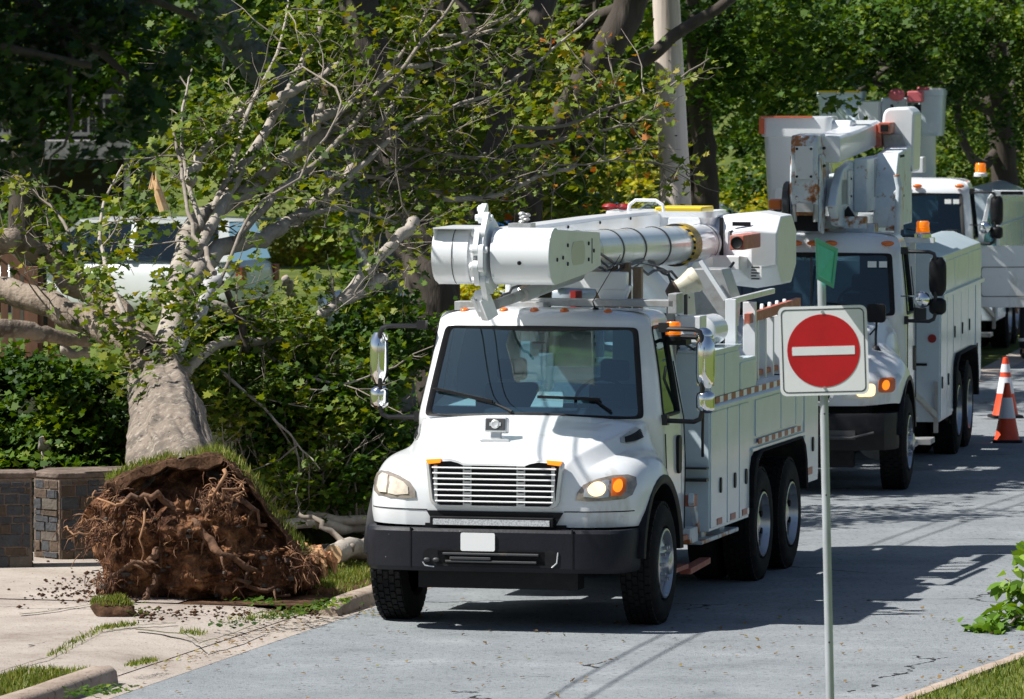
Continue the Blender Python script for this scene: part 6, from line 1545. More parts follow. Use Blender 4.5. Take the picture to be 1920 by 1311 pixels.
def shrub(label, name, ells, n, lm, leaf, seed, shape, sub=.16, stems=14, cat='bush', group=None, nsub=16, shell=.35, up=.45):
    c = sum((Vector(e[0]) for e in ells), Vector())/len(ells); z0 = min(e[0][2]-e[1][2] for e in ells); base = Vector((c.x, c.y, max(0,z0-.1)))
    root = thing(name, base, 0, label, cat, group)
    mb = MB(); st = []; rg = random.Random(seed)
    for k in range(stems):
        e = rg.choice(ells); a = Vector((e[0][0]+rg.gauss(0,.15), e[0][1], base.z)); b = Vector(e[0]) + Vector((rg.gauss(0,e[1][0]*.6), rg.gauss(0,.2), rg.gauss(.1,e[1][2]*.5)))
        P = wob([a, a.lerp(b,.5)+Vector((rg.gauss(0,.1),0,0)), b], .02, k, 4); mb.tube(P, [.016*(1-.8*i/(len(P)-1)) for i in range(len(P))], 6)
        for _ in range(3): st.append((P[rg.randint(3,len(P)-2)], Vector((rg.gauss(0,1), rg.gauss(-.3,1), rg.gauss(.5,.6)))))
    twigs(mb, st, seed+1, (.2,.5), .006, 1)
    o = mb.build('stems', m_twig, root, sharp=180); o.data.transform(Matrix.Translation(-base))
    A = clump_points(ells, n, seed, sub, nsub, shell, .26) - np.array(base); leafmesh('foliage', A, 0, leaf, lm, root, seed+2, shape, up=up)
    return root
shrub('broad leafy bush on top of the stone wall at the far left', 'bush', [PE(40,790,62.6,.55,.40),PE(150,800,62.4,.45,.38),PE(230,830,62.2,.30,.30),PE(110,740,63,.5,.26),PE(200,760,62.8,.35,.25),PE(20,720,63,.4,.2)], 15000, L_lush, .09, 61, 'lobed')
shrub('tall dark bush between the uprooted trunk and the front truck', 'bush', [PE(450,740,61.6,.42,.45),PE(540,800,61.2,.50,.52),PE(620,760,61.4,.48,.50),PE(600,900,60.8,.50,.30),PE(480,880,61.2,.40,.32),PE(660,680,62.2,.45,.42),PE(690,860,61.4,.35,.4),PE(560,680,62.2,.45,.35)], 14000, L_lush, .085, 62, 'lobed', .15, 40)
shrub('olive leafed sapling tangle in front of the tall dark bush', 'bush', [PE(470,720,60.9,.35,.30),PE(560,640,61.4,.40,.30),PE(640,820,60.8,.35,.40),PE(520,930,60.4,.35,.22),PE(430,800,60.6,.22,.30)], 3600, L_olive, .075, 84, 'maple', .13, 30)
shrub('smaller green bush close behind the uprooted trunk, red berries among its leaves', 'bush', [PE(430,640,62.4,.45,.28),PE(500,660,62.6,.45,.3),PE(400,720,61.6,.25,.25)], 3600, L_green, .09, 63, 'lobed')
shrub('low bush in deep shade under the left mirror of the front truck', 'bush', [PE(720,780,65,.5,.6),PE(770,640,66,.45,.5),PE(700,600,65,.4,.4),PE(760,880,64,.4,.4)], 5600, L_green, .09, 64, 'lobed')
shrub('yellow green shrub glowing in the sun behind the trucks, left of the wooden pole', 'bush', [PE(1180,330,150,1.2,1.0),PE(1140,370,150,.8,.7),PE(1230,380,148,.7,.6)], 5200, L_yel, .16, 65, 'simple', .3)
shrub('yellow green shrub in the sun between the pole and the second truck', 'bush', [PE(1400,370,140,.9,.5),PE(1370,410,140,.8,.5),PE(1430,400,138,.6,.4)], 3600, L_yel, .15, 66, 'simple', .3)
shrub('sunlit weedy bank seen through the branches of the uprooted tree', 'bush', [PE(560,480,125,1.0,.8),PE(620,460,126,.9,.7),PE(530,540,124,.6,.5)], 9000, L_yel, .11, 67, 'simple', .25)
shrub('sunlit shrub right under the boom end at the left of the front truck', 'bush', [PE(880,560,92,.5,.35)], 2600, L_yel, .12, 68, 'simple', .25)
shrub('hedge of dark leaves behind the white car', 'hedge', [PE(100,445,118,1.2,.5),PE(180,450,118,1.0,.45),PE(250,420,119,.8,.4)], 5200, L_lush, .13, 69, 'simple', .3, cat='hedge')
# unseen hedges added beyond the right verge, there to be reflected in the trucks' side panels
for k, (x, y) in enumerate(((12.5,60),(13.5,68),(14.5,76))):
    shrub(('unseen hedge added right of the street for panel reflections','second unseen hedge added right of the street for panel reflections','farthest unseen hedge added right of the street for panel reflections')[k], 'hedge', [((x,y,.9),(1.4,2.6,1.0)),((x+.6,y+2,1.6),(1.2,2.2,.9))], 1300, L_green, .26, 70+k, 'simple', .35, cat='hedge')
# broken leafy branch lying on the right edge of the street
def leafy_branch():
    base = gnd(1900, 1190); root = thing('fallen_branch', base, 0, 'broken twig of big green leaves lying on the street at the right edge', 'branch')
    mb = MB(); P1 = wob([at(1838,1188,54.3), at(1880,1175,54.5), at(1930,1150,54.7), at(1990,1140,55)], .01, 1, 4); mb.tube(P1, .010, 6); P2 = wob([at(1885,1085,55.6), at(1905,1110,55.4), at(1935,1140,55)], .01, 2, 4); mb.tube(P2, .010, 6)
    o = mb.build('stem', m_twig, root, sharp=180); o.data.transform(Matrix.Translation(-base))
    A = clump_points([PE(1840,1188,54.3,.10,.03),PE(1862,1182,54.3,.16,.05),PE(1885,1170,54.5,.16,.09),PE(1902,1150,54.8,.15,.12),PE(1912,1115,55,.12,.14),PE(1892,1095,55.4,.08,.10),PE(1905,1036,56.4,.08,.05),PE(1910,1062,56,.08,.10)], 250, 7, .06, 8, .1, void=0) - np.array(base)
    leafmesh('leaves', A, 0, .135, leafmat('bright_sprig_leaves', [(0,(.05,.12,.012)),(.5,(.11,.21,.02)),(1,(.22,.32,.05))]), root, 3, 'oval', up=.2)
leafy_branch()

# ------------------------------------------------------------------ wooden utility pole and overhead wires
def pole():
    Y = 75; root = thing('utility_pole', Vector((at(1275,500,Y).x, Y, 0)), 0, 'weathered round wooden utility pole behind the boom of the front truck', 'utility pole'); b = Vector(root.location)
    m = mat('pole_wood', (.72,.63,.55), .85, noise=[(3,(.38,.31,.25),.4,.7,(1,1,.12)),(12,(.62,.56,.50),.55,.75,(1,1,.1))], bump=(14,.7,(1,1,.06)))
    mb = MB(); top = at(1249,0,Y); bot = at(1268,390,Y); d = (top-bot)/(top.z-bot.z); foot = bot - d*bot.z; root.location = foot
    mb.tube([d*z for z in (0,2,3.5,5.5,9.5)], [.195,.185,.178,.160,.13], 24)
    mb.build('pole_shaft', m, root)
    mb = MB(); rg = random.Random(3)
    for k in range(9):
        z = rg.uniform(2.4,5.2); mb.cyl(d*z + Vector((rg.uniform(-.1,.1),-.175,0)), d*z + Vector((rg.uniform(-.1,.1)*0,-.16,0)), .008, 6)
    mb.build('nail', M['dgrey'], root)
    mb = MB(); mb.bar(d*9 + Vector((-1.1,-.1,0)), d*9 + Vector((1.1,-.1,0)), .1,.12); mb.build('crossarm', m, root)
    for k, dx in enumerate((-.9,-.6)):
        a = foot + d*9 + Vector((dx,-.1,.05)); e = Vector((-8.7+(.30 if k else 0), 20, 9.2)); P = []
        for i in range(25):
            t = i/24; p = a.lerp(e, t); p.z -= 4*3.75*t*(1-t); P.append(p)
        mb = MB(); mb.tube(P, .014, 6); o = mb.build('overhead_wire', M['hose']); tag(o, ('overhead wire on the left side of the pole, above the picture','overhead wire on the right side of the pole, above the picture')[k], 'wire')
pole()

# ------------------------------------------------------------------ stone walls
m_cope = mat('dark_coping', (.20,.15,.12), .9, noise=(7,(.09,.065,.05),.42,.62), bump=(20,1))
m_mortar = mat('mortar', (.22,.165,.125), .95, noise=(14,(.15,.11,.085),.45,.7), bump=(30,.8))
m_stones = [mat('slate_stone', (.06,.064,.072), .8, noise=(6,(.045,.045,.05),.4,.65), bump=(22,.8)), mat('brown_stone', (.10,.068,.046), .85, noise=(6,(.07,.05,.035),.4,.65), bump=(22,.8)), mat('grey_brown_stone', (.13,.11,.09), .85, noise=(6,(.09,.075,.06),.4,.65), bump=(22,.8))]
def wall(label, foot, hgt, cap=True):
    """foot: plan polygon"""
    root = thing('stone_wall', Vector((foot[0][0], foot[0][1], 0)), 0, label, 'wall', 'stone walls along the pavement'); o = -Vector((foot[0][0], foot[0][1], 0))
    mb = MB(); rg = random.Random(len(label))
    mb.prism([Vector((x,y,-.1))+o for x, y in foot], (0,0,hgt-.0)); q = mb.build('mortar_core', m_mortar, root)
    st = MB()
    for (xa, ya), (xb, yb) in list(zip(foot, foot[1:]+foot[:1])):
        A_, B_ = Vector((xa,ya,0))+o, Vector((xb,yb,0))+o; d = B_-A_; Ln = d.length; d.normalize(); nn = Vector((d.y,-d.x,0))
        if nn.y > .3 or Ln < .1: 
            nn2 = nn
            if nn.y > .3: continue
        z = 0.02
        while z < hgt-.14:
            hh = rg.uniform(.05,.13); hh = min(hh, hgt-.11-z); x = .012
            while x < Ln-.03:
                ww = min(rg.uniform(.08,.26), Ln-.012-x); pr = rg.uniform(.004,.022); st.mi = rg.choice((0,0,1,2))
                st.prism([A_+d*(x+.006)-nn*.02+Vector((0,0,z)), A_+d*(x+ww-.006)-nn*.02+Vector((0,0,z+rg.uniform(-.006,.006))), A_+d*(x+ww-.008)-nn*.02+Vector((0,0,z+hh-.012)), A_+d*(x+.008)-nn*.02+Vector((0,0,z+hh-.012+rg.uniform(-.006,.006)))], nn*(pr+.02)); x += ww
            z += hh
    st.build('stone_face', m_stones, q, bevel=.006)
    c = sum((Vector((x,y,0)) for x, y in foot), Vector())/len(foot)
    mb = MB(); mb.prism([(Vector((x,y,0))-c)*1.015 + c + o + Vector((0,0,hgt-.098)) for x, y in foot], (0,0,.055)); mb.build('coping', m_cope, root, bevel=.015)
a = gnd(60,1085); wall('dark stone wall at the left edge of the picture, its sunny end out of sight', [(a.x,a.y),(a.x-.05,a.y+.42),(a.x-6,a.y-.8),(a.x-5.9,a.y-1.3)], 1.04)
a = gnd(63,1068); b = gnd(112,1070); wall('stone wall with a narrow sunlit mortared end, right of the shaded one', [(a.x,a.y+.12),(b.x,b.y-.02),(b.x+2.2,b.y+.95),(b.x+2.1,b.y+1.5),(a.x+.1,a.y+.6)], .97)
# raised stones standing out of the sunlit end
mb = MB(); rg = random.Random(6); z = .10
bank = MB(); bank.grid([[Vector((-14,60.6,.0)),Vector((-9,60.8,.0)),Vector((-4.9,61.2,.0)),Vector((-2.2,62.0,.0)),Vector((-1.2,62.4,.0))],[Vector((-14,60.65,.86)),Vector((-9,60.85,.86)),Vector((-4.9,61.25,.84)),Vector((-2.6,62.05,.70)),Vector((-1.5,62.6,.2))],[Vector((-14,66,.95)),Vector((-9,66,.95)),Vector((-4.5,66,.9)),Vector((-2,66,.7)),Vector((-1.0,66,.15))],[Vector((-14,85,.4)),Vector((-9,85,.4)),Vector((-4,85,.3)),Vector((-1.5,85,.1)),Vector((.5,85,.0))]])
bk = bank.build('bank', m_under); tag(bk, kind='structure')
rg = random.Random(31); GC = []
for _ in range(16000):
    x = rg.uniform(-7,-.8); y = rg.uniform(61.3,74) ; zz = (.9 if x < -4.5 else .9 - (x+4.5)*.2) if y < 66 else .9*(85-y)/19 - max(0,(x+4.5)*.18)
    GC.append((x, y, max(.05,zz) + rg.uniform(0,.14)))
tag(leafmesh('ground_cover', np.array(GC), 0, .09, L_green, None, 32, 'lobed'), 'low green ground cover over the bank behind the stone walls', 'ground cover', kind='stuff')

# ------------------------------------------------------------------ timber stair railing at the left
def railing():
    root = thing('stair_railing', (-5.3, 66, .9), 0, 'reddish timber stair railing with upright pickets behind the thick left limb', 'railing'); o = -Vector((-5.3,66,.9))
    m = mat('red_brown_timber', (.30,.15,.09), .75, noise=(5,(.16,.08,.05),.45,.7,(1,1,.2)))
    mb = MB(); mb.bar(at(-40,440,66)+o, at(62,520,66)+o, .05,.10); mb.build('hand_rail', m, root); mb = MB(); mb.bar(at(-40,660,66)+o, at(110,715,66)+o, .05,.10); mb.build('bottom_rail', m, root)
    for k in range(6):
        x = -14 + 22*k; mb = MB(); a = at(x, 470+ (x*.65), 66)+o; b = at(x+1, 690, 66)+o; mb.bar(b, a, .075,.03, (0,1,0)); mb.build('picket', m, root)
    mb = MB(); mb.bar(at(62,715,66)+o, at(62,500,66)+o, .10,.10,(0,1,0)); mb.bar(at(106,715,66)+o, at(106,640,66)+o, .10,.10,(0,1,0)); mb.build('post', m, root)
    mb = MB(); a = at(120,700,65.5)+o; mb.box(a.x, a.x+.42, a.y, a.y+.3, a.z-.1, a.z+.06); mb.build('step_riser', m, root)
railing()

# ------------------------------------------------------------------ dark house at the far left
def house():
    Y = 120; root = thing('house', (-9.5, Y, 0), 0, 'dark timber house with a raised porch, half hidden in shade at the far left', 'house')
    dk = mat('dark_siding', (.05,.045,.04), .8, noise=(6,(.025,.022,.02),.4,.7,(.2,.2,6))); tr = mat('grey_trim', (.34,.33,.33), .7, noise=(4,(.12,.11,.11),.4,.7))
    L = lambda px, py, y=Y: at(px,py,y) - Vector(root.location)
    mb = MB(); mb.box(-6.5,2.3,2.4,9,0,6.2); mb.build('wall', dk, root)
    mb = MB(); mb.prism([(-7,1.2,6.1),(2.8,1.2,6.1),(2.8,5.6,8.6),(-7,5.6,8.6)], (0,0,.15)); mb.prism([(-7,5.6,8.6),(2.8,5.6,8.6),(2.8,10,6.1),(-7,10,6.1)], (0,0,.15)); mb.build('roof', mat('roof_shingle', (.06,.055,.05), .9, noise=(9,(.03,.03,.03),.4,.7)), root)
    mb = MB(); mb.box(-6.5,2.35,0,2.4,2.62,2.95); mb.build('porch_deck', tr, root)
    for x in (-6.2,-3.2,-.4,2.22): 
        mb = MB(); mb.box(x,x+.12,.05,.17,0,2.62); mb.box(x,x+.12,.05,.17,2.95,6.1); mb.build('porch_post', tr, root)
    mb = MB(); mb.box(-6.5,2.3,.05,.12,3.75,3.83); mb.box(-6.5,2.3,.05,.12,3.05,3.12)
    for k in range(60): mb.box(-6.4+.147*k,-6.36+.147*k,.06,.10,3.1,3.8)
    mb.build('porch_railing', tr, root)
    for x in (-4.8,-1.4):
        mb = MB(); mb.box(x,x+1.2,2.34,2.42,.9,2.1); w_ = mb.build('window', tr, root); mb = MB(); mb.box(x+.08,x+1.12,2.32,2.335,.98,2.02); mb.build('pane', M['dglass'], w_)
house()

def rail():
    Y = 128; a = at(-60,403,Y); b = at(600,412,Y); root = thing('pipe_rail', Vector((a.x,a.y,0)), 0, 'long white pipe rail behind the parked white car', 'railing'); o = -Vector((a.x,a.y,0)); m = mat('white_pipe', (.7,.7,.68), .5)
    mb = MB(); mb.cyl(a+o, b+o, .035, 8); mb.build('rail_pipe', m, root)
    for k in range(5):
        p = a.lerp(b, k/4); mb = MB(); mb.cyl(p+o, Vector((p.x,p.y,-.1))+o, .03, 8); mb.build('post', m, root)
rail()

# ------------------------------------------------------------------ cars parked far behind
def car(label, X, Y, yaw, paint, kind='suv', z=0.0, s=1.0):
    root = thing('parked_car', (X, Y, z), yaw, label, 'car', 'cars parked behind the trees'); root.scale = (s,s,s)
    suv = kind == 'suv'; h = 1.72 if suv else 1.45
    # body profile along x (front at -x), half width per station
    st = [(-2.35,.62,.45,.72),(-2.28,.80,.35,.86),(-1.9,.88,.28,.95 if suv else .82),(-1.25,.91,.27,1.04 if suv else .90),(-.95,.92,.27,1.08 if suv else .94),(0,.93,.27,1.10 if suv else .96),(1.2,.93,.27,1.12 if suv else .98),(2.0,.90,.30,1.12 if suv else .98),(2.25,.86,.36,1.08 if suv else .92),(2.32,.70,.50,.95 if suv else .85)]
    mb = MB(); rows = []
    for x, hw, zb, zt in st: rows.append([Vector((x,y*hw,zb+(zt-zb)*f)) for y, f in ((-.9,0),(-1,.12),(-1,.55),(-.97,.85),(-.88,1),(0,1.03),(.88,1),(.97,.85),(1,.55),(1,.12),(.9,0))])
    mb.grid(rows); mb.add(rows[0],[tuple(range(11))]); mb.add(rows[-1],[tuple(range(11))]); mb.build('body', paint, root, sub=1, sharp=180)
    # cabin: roof and pillars around real glass
    belt = 1.10 if suv else .96; xf0, xf1, xr1, xr0 = (-1.0,-.35,2.0 if suv else 1.0,2.18 if suv else 1.75)
    mb = MB(); mb.grid([[Vector((x,y,zz)) for x, y, zz in ((xf1-.05,-.66,h-.04),(xf1+.1,-.60,h),(xr1-.1,-.60,h-.01),(xr1,-.64,h-.05))],[Vector((x,y,zz)) for x, y, zz in ((xf1-.09,0,h-.01),(xf1+.1,0,h+.03),(xr1-.1,0,h+.02),(xr1+.02,0,h-.02))],[Vector((x,y,zz)) for x, y, zz in ((xf1-.05,.66,h-.04),(xf1+.1,.60,h),(xr1-.1,.60,h-.01),(xr1,.64,h-.05))]]); mb.build('roof', paint, root, sub=2, sharp=180)
    for sy in (-1,1):
        mb = MB()
        for a, b, w_ in (((xf0,.86,belt-.02),(xf1,.66,h-.05),.07),((.55,.90,belt),(.55,.67,h-.04),.08),((xr0-.12,.88,belt-.02),(xr1-.02,.66,h-.05),.16),((xf1,.66,h-.045),(xr1,.66,h-.05),.06)): mb.bar((a[0],a[1]*sy,a[2]),(b[0],b[1]*sy,b[2]),w_,.05)
        mb.build('pillar', paint, root)
        mb = MB(); mb.add([(xf0,.87*sy,belt-.01),(xf1,.655*sy,h-.06),(xr1,.655*sy,h-.07),(xr0-.1,.87*sy,belt-.01)], [(0,1,2,3)]); mb.build('side_window', M['dglass'], root)
        mb = MB(); mb.sph((xf0+.05,.98*sy,belt+.03),.10,.08,.08,8); mb.build('wing_mirror', paint, root)
        mb = MB(); mb.sph((-2.22,.66*sy,.74),.10,.16,.09,8); mb.build('headlight', M['slat'], root)
        mb = MB(); mb.box(2.24,2.33,(.62 if sy > 0 else -.82),(.82 if sy > 0 else -.62),.75,1.0); mb.build('tail_light', M['red'], root)
        mb = MB(); mb.prism([(x,.935*sy,zz) for x, zz in rrect(-.1,.12,.84,.88,.015)], (0,.02*sy,0)); mb.prism([(x,.935*sy,zz) for x, zz in rrect(.9,1.12,.84,.88,.015)], (0,.02*sy,0)); mb.build('door_handle', M['dgrey'], root)
    mb = MB(); mb.add([(xf0-.02,-.84,belt-.01),(xf1-.02,-.62,h-.05),(xf1-.02,.62,h-.05),(xf0-.02,.84,belt-.01)], [(0,1,2,3)]); mb.build('windscreen', M['dglass'], root)
    mb = MB(); mb.add([(xr0,-.84,belt-.01),(xr1+.02,-.62,h-.06),(xr1+.02,.62,h-.06),(xr0,.84,belt-.01)], [(0,1,2,3)]); mb.build('rear_window', M['dglass'], root)
    mb = MB(); mb.box(-.5,1.5,-.7,.7,.7,belt-.05)
    for x in (-.1,.95):
        for y in (-.38,.38): mb.box(x,x+.18,y-.24,y+.24,.8,belt+.30)
    mb.build('seats', M['seat'], root)
    for x in (-1.45,1.45):
        for sy in (-1,1):
            w_ = MB(); w_.rev([(.20,-.02),(.30,-.02),(.34,-.05),(.34,-.2),(.2,-.22)], (x,.95*sy,.34), (0,sy,0), 24); ww = w_.build('wheel', M['rubber'], root); w_ = MB(); w_.rev([(.001,-.04),(.19,-.03),(.205,-.015)], (x,.95*sy,.34), (0,sy,0), 20); w_.build('rim', M['rim'], ww)
            a = MB(); a.prism([(x+.40*cos(t),.925*sy,.34+.40*sin(t)) for t in [radians(-10+200*k/14) for k in range(15)]], (0,.012*sy,0)); a.build('wheel_arch', M['black'], root)
    return root
blue = mat('blue_car_paint', (.02,.10,.32), .2, coat=1); teal = mat('teal_car_paint', (.02,.20,.22), .3, coat=.8); silver = mat('silver_car_paint', (.50,.56,.62), .25, .4, coat=.8)
p = at(222,600,104); car('white car parked behind the uprooted tree, facing left', p.x, 104, radians(-18), M['white'], 'suv', .2, 1.06)
p = at(540,400,160); car('white car farther away, seen above the middle limb of the uprooted tree', p.x, 160, radians(-35), M['white'], 'suv', .1)
p = at(880,500,98); car('pale silver car hidden behind the dark furrowed trunk', p.x, 98, radians(-30), silver, 'suv', .15)
p = at(1030,400,128); car('blue car glimpsed behind the leaves above the boom of the front truck', p.x, 128, radians(8), blue, 'sedan', .35)
p = at(1250,410,120); car('silver blue car behind the foot of the wooden pole', p.x, 120, radians(-6), silver, 'sedan', .35)
p = at(1390,420,112); car('teal car between the pole and the second truck', p.x+.3, 112, radians(-30), teal, 'sedan', .1)

# ------------------------------------------------------------------ cut logs, broken stump, loose turf
def log(label, a, b, r0, r1, seed, m_=None, cut=True, amp=.015):
    A, B_ = at(*a), at(*b); root = thing('cut_branch', A.lerp(B_,.5), 0, label, 'log', 'cut branches lying behind the kerb'); o = -A.lerp(B_,.5)
    P = [p+o for p in wob([A, A.lerp(B_,.35)+Vector((0,0,.03)), A.lerp(B_,.7)-Vector((0,0,.02)), B_], amp, seed, 3)]; mb = MB(); mb.tube(P, [r0+(r1-r0)*i/(len(P)-1) for i in range(len(P))], 12); mb.build('bark', m_ or m_limb, root, sharp=180)
    if cut:
        mb = MB()
        d = (P[0]-P[1]).normalized(); mb.cyl(P[0], P[0]+d*.006, r0*.93, 14); mb.build('cut_face', m_cut, root)
log('thick cut branch nearest the kerb', (625,1040,59.4),(720,1020,60.6),.10,.10,1)
log('long thin branch lying highest behind the kerb', (510,965,60.4),(700,975,60.6),.045,.05,2)
log('second long branch just below the highest one', (515,985,60.0),(700,985,60.8),.055,.05,3)
log('crooked pale branch crossing the others behind the kerb', (560,965,59.8),(660,1020,59.6),.02,.035,4, m_twig, False, .03)
log('short cut stub standing in the bush on the left wall', (83,826,61.6),(92,875,61.8),.045,.05,5)
log('short cut stub above the tall dark bush', (533,520,62.4),(550,560,62.6),.038,.045,6)
def stump():
    b = gnd(600,1080,.1); b.y = 58.3; root = thing('broken_root', b, 0, 'splintered orange piece of broken root at the right foot of the root plate', 'root'); mb = MB(); rg = random.Random(5)
    for k in range(16):
        a = at(575+rg.uniform(-8,40), 1030+rg.uniform(-8,14), 58.2) - b; c = a + Vector((rg.uniform(.02,.2), rg.uniform(-.1,.1), rg.uniform(-.28,-.05))); mb.tube([a, a.lerp(c,.5)+Vector((.02,0,.02)), c], [rg.uniform(.03,.055), .04, .012], 7)
    mb.build('splinters', mat('orange_root_wood', (.38,.17,.07), .85, noise=(7,(.60,.38,.20),.45,.65), bump=(30,.8)), root)
stump()
def clod(label, px, py, w_, h_, seed):
    from mathutils import noise as NZ
    c = gnd(px, py, .1); root = thing('turf_clod', c, 0, label, 'turf clod'); rows = []
    for i in range(9):
        t = pi*i/8/1.0; rows.append([])
        for k in range(22):
            a = 2*pi*k/22; q = Vector((sin(t/2)*cos(a)*w_, sin(t/2)*sin(a)*w_*.7, h_*cos(t/2)**1.0)); rows[-1].append(q*(1+.45*NZ.noise(q*6+Vector((seed,0,0))) + .2*NZ.noise(q*19)))
    mb = MB(); mb.grid(rows, True); mb.build('soil', m_soil, root, sharp=180)
    rg = random.Random(seed); G = []
    for _ in range(700):
        a = rg.uniform(0,6.28); r = sqrt(rg.random())*.85; q0 = Vector((cos(a)*w_*r, sin(a)*w_*r*.7, h_*sqrt(max(0,1-r*r)))); q0 = q0*(1+.45*NZ.noise(q0*6+Vector((seed,0,0)))); G.append(tuple(q0))
    grass_mesh('turf_grass', G, (.02,.06), m_grassb, root, seed)
clod('small grass topped clod of soil on the pavement, left of the root plate', 215, 1152, .22, .14, 3)
clod('grassy clod lying on the kerb right of the root plate', 592, 1112, .18, .07, 9)

# ------------------------------------------------------------------ litter: grass tufts, leaves, crumbs of soil
def scatter(pix, n, seed, z=.012, jit=.15, along=True):
    rg = random.Random(seed); out = []
    P = [gnd(x,y,.11 if z > .05 else 0) for x, y in pix]
    for _ in range(n):
        if along and len(P) > 1: k = rg.randint(0,len(P)-2); p = P[k].lerp(P[k+1], rg.random())
        else: p = rg.choice(P)
        out.append((p.x+rg.gauss(0,jit), p.y+rg.gauss(0,jit*2.2), z))
    return out
G = []
for pix, n, j in (([(95,1232),(190,1180),(250,1172)],500,.03),([(240,1250),(290,1240)],260,.03),([(200,1290),(240,1275)],0,.1),([(350,1185),(375,1192)],120,.04),([(440,1165),(560,1150)],260,.08)): G += scatter(pix, n, len(G)+1, .115, j)
tag(grass_mesh('grass_in_joints', G, (.015,.05), m_grassb, None, 3), 'tufts of grass growing in the joints of the pavement', 'grass', kind='stuff')
G = []
for pix, n, j in (([(560,1105),(620,1090),(685,1070)],1500,.12),([(640,1060),(690,1040)],900,.2)): G += scatter(pix, n, len(G)+7, .10, j)
rg = random.Random(4)
for _ in range(9000):
    t = rg.uniform(-7,4); p = street(t, RE(t) + rg.uniform(.18,1.4)); G.append((p.x,p.y,.11))
for _ in range(2600):
    t = rg.uniform(-7.5,-4.9); p = street(t, LEFT-.44 - rg.uniform(0,.55)); G.append((p.x,p.y,.10))
for _ in range(3500):
    t = rg.uniform(2,10); p = street(t, LEFT-.25 - rg.uniform(0,1.1)); G.append((p.x,p.y,.10))
tag(grass_mesh('grass', G, (.02,.07), m_grassb, None, 5, .007), 'short grass on the verges beside the kerbs', 'grass', kind='stuff')
A = []
for pix, n, j, z in (([(430,1172),(560,1150),(640,1125)],180,.10,.12),([(140,1300),(215,1296)],110,.10,.12),([(640,1130),(690,1110)],60,.1,.03),([(470,1130),(520,1135)],40,.1,.13),([(200,1140),(260,1150)],50,.1,.13)): A += scatter(pix, n, len(A)+3, z, j)
tag(leafmesh('fallen_leaves', np.array(A), 0, .055, L_lush, None, 5, 'lobed', up=1.2), 'small green leaves lying on the pavement and in the gutter', 'leaves', kind='stuff')
rg = random.Random(12); A = []
for _ in range(260): t = rg.uniform(-6,3); p = street(t, rg.uniform(LEFT-.3, RIGHT)); A.append((p.x,p.y,.018))
for _ in range(200): t = rg.uniform(-4,.6); p = street(t, rg.choice((rg.gauss(LEFT-.2,.12), rg.gauss(RE(t)-.15,.15)))); A.append((p.x,p.y,.03))
for _ in range(160): p = gnd(rg.uniform(640,800), rg.uniform(1100,1165), 0); A.append((p.x,p.y,.018))
tag(leafmesh('dry_leaves', np.array(A), 0, .045, leafmat('dry_leaf', [(0,(.10,.06,.03)),(.6,(.22,.14,.05)),(1,(.20,.22,.04))], .2), None, 6, 'simple', up=1.5), 'scattered dry leaf crumbs on the asphalt', 'leaves', kind='stuff')
rg = random.Random(13); mb = MB()
for _ in range(700):
    px = rg.gauss(175,60) if rg.random() < .5 else rg.uniform(160,600); py = rg.gauss(1105,16) if px < 260 else rg.gauss(1150,7); p = gnd(px, py, .11); s_ = rg.uniform(.003,.016)*rg.choice((1,1,1,1.6)); mb.sph(p + Vector((0,0,s_*.3)), s_*1.3, s_, s_*.7, 5)
tag(mb.build('soil_crumbs', m_soil, None, sharp=180), 'brown crumbs of soil strewn around the root plate', 'soil', kind='stuff')

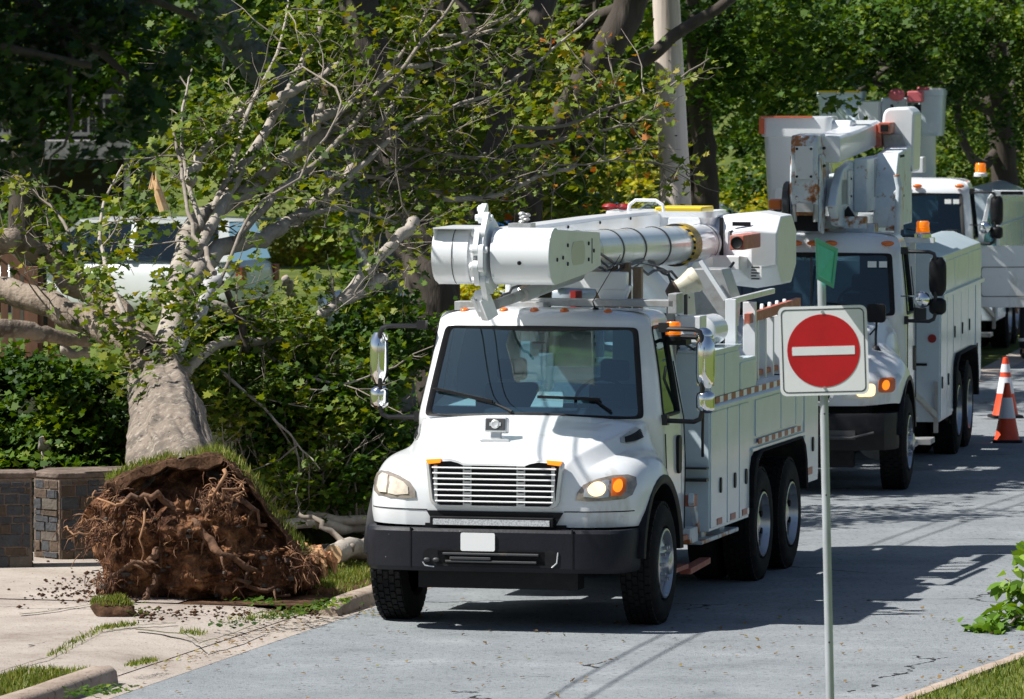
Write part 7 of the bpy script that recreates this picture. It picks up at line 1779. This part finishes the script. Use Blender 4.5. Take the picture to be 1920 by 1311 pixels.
# ------------------------------------------------------------------ worker behind the open door (only a leg and a hand show)
def person():
    base = Vector((at(1934,640,98.6).x, 98.6, .004)); root = thing('person', base, radians(20), 'person in dark trousers with a reflective ankle band, standing behind the open truck door', 'person')
    sk = [('pelvis',(0,0,.95),.15),('chest',(0,.0,1.32),.17),('neck',(0,0,1.50),.065),('head',(0,-.01,1.64),.095),('top',(0,0,1.74),.07)]
    def skin(name, V, E, R, m_, sub=2):
        me = bpy.data.meshes.new(name); me.from_pydata(V, E, []); o = bpy.data.objects.new(name, me); COL.objects.link(o); o.parent = root
        q = o.modifiers.new('skin','SKIN'); 
        if not me.skin_vertices: me.attributes
        for i, r in enumerate(R):
            sv = me.skin_vertices[0].data[i]; sv.radius = (r if isinstance(r, tuple) else (r, r)); sv.use_root = (i == 0)
        o.modifiers.new('s','SUBSURF').levels = sub; o.modifiers[-1].render_levels = sub; me.materials.append(m_); bake(o); 
        for f in o.data.polygons: f.use_smooth = True
        return o
    skinm = mat('skin', (.45,.26,.18), .55)
    try:
        V = [(0,0,.96),(0,0,1.15),(0,0,1.36),(0,0,1.49),(0,-.01,1.58),(0,-.015,1.68),(0,-.01,1.74)]; Eg = [(i,i+1) for i in range(6)]; R = [(.15,.11),(.14,.10),(.17,.11),(.06,.06),(.075,.085),(.08,.10),(.05,.06)]
        for s in (-1,1):
            b = len(V); V += [(s*.20,0,1.42),(s*.27,.02,1.14),(s*.29,-.04,.90),(s*.29,-.06,.83),(s*.29,-.07,.80)]; R += [.06,.045,.035,(.022,.04),(.02,.035)]; Eg += [(2,b),(b,b+1),(b+1,b+2),(b+2,b+3),(b+3,b+4)]
            for k in range(4):
                c = len(V); V += [(s*(.285),-.10+.022*k,.76),(s*.28,-.105+.022*k,.725),(s*.27,-.10+.022*k,.70)]; R += [.010,.009,.007]; Eg += [(b+4,c),(c,c+1),(c+1,c+2)]
            c = len(V); V += [(s*.27,-.115,.79),(s*.26,-.13,.76)]; R += [.011,.008]; Eg += [(b+3,c),(c,c+1)]
            b = len(V); V += [(s*.10,0,.90),(s*.12,-.02,.50),(s*.13,.01,.10),(s*.14,-.12,.04)]; R += [.09,.06,.042,(.045,.035)]; Eg += [(0,b),(b,b+1),(b+1,b+2),(b+2,b+3)]
        body = skin('body', V, Eg, R, skinm)
        hv = mat('hi_vis_orange', (.75,.16,.03), .8); tr_ = mat('dark_trousers', (.02,.022,.03), .85); bt = mat('black_boots', (.012,.012,.012), .5)
        V = [(0,0,.92),(0,0,1.15),(0,0,1.37),(0,0,1.47)]; Eg = [(0,1),(1,2),(2,3)]; R = [(.175,.135),(.165,.125),(.19,.13),(.08,.08)]
        for s in (-1,1):
            b = len(V); V += [(s*.205,0,1.42),(s*.275,.02,1.14),(s*.29,-.035,.93)]; R += [.075,.06,.05]; Eg += [(2,b),(b,b+1),(b+1,b+2)]
        skin('jacket', V, Eg, R, hv)
        V = [(0,0,.98)]; Eg = []; R = [(.17,.13)]
        for s in (-1,1):
            b = len(V); V += [(s*.10,0,.88),(s*.12,-.02,.50),(s*.13,.01,.14)]; R += [.11,.085,.075]; Eg += [(0,b),(b,b+1),(b+1,b+2)]
        skin('trousers', V, Eg, R, tr_)
        for s in (-1,1):
            skin('boot', [(s*.13,.02,.18),(s*.13,.02,.06),(s*.14,-.10,.045),(s*.145,-.17,.04)], [(0,1),(1,2),(2,3)], [.065,.06,.05,.04], bt)
            m1 = MB(); m1.rev([(.083,.27),(.086,.27),(.086,.32),(.083,.32)], (s*.127,.002,0), (0,0,1), 20); m1.build('reflective_band', M['plate'], root)
        m1 = MB(); m1.sph((0,-.0,1.735),.115,.135,.09,16); m1.box(-.09,.09,-.18,-.08,1.70,1.712); m1.build('hard_hat', M['plate'], root)
        m1 = MB(); m1.sph((0,-.115,1.645),.014,.022,.022,8); m1.sph((.035,-.095,1.675),.012,.008,.008,8); m1.sph((-.035,-.095,1.675),.012,.008,.008,8); m1.build('face', skinm, root)
    except Exception as ex:
        print('person failed', ex)
person()
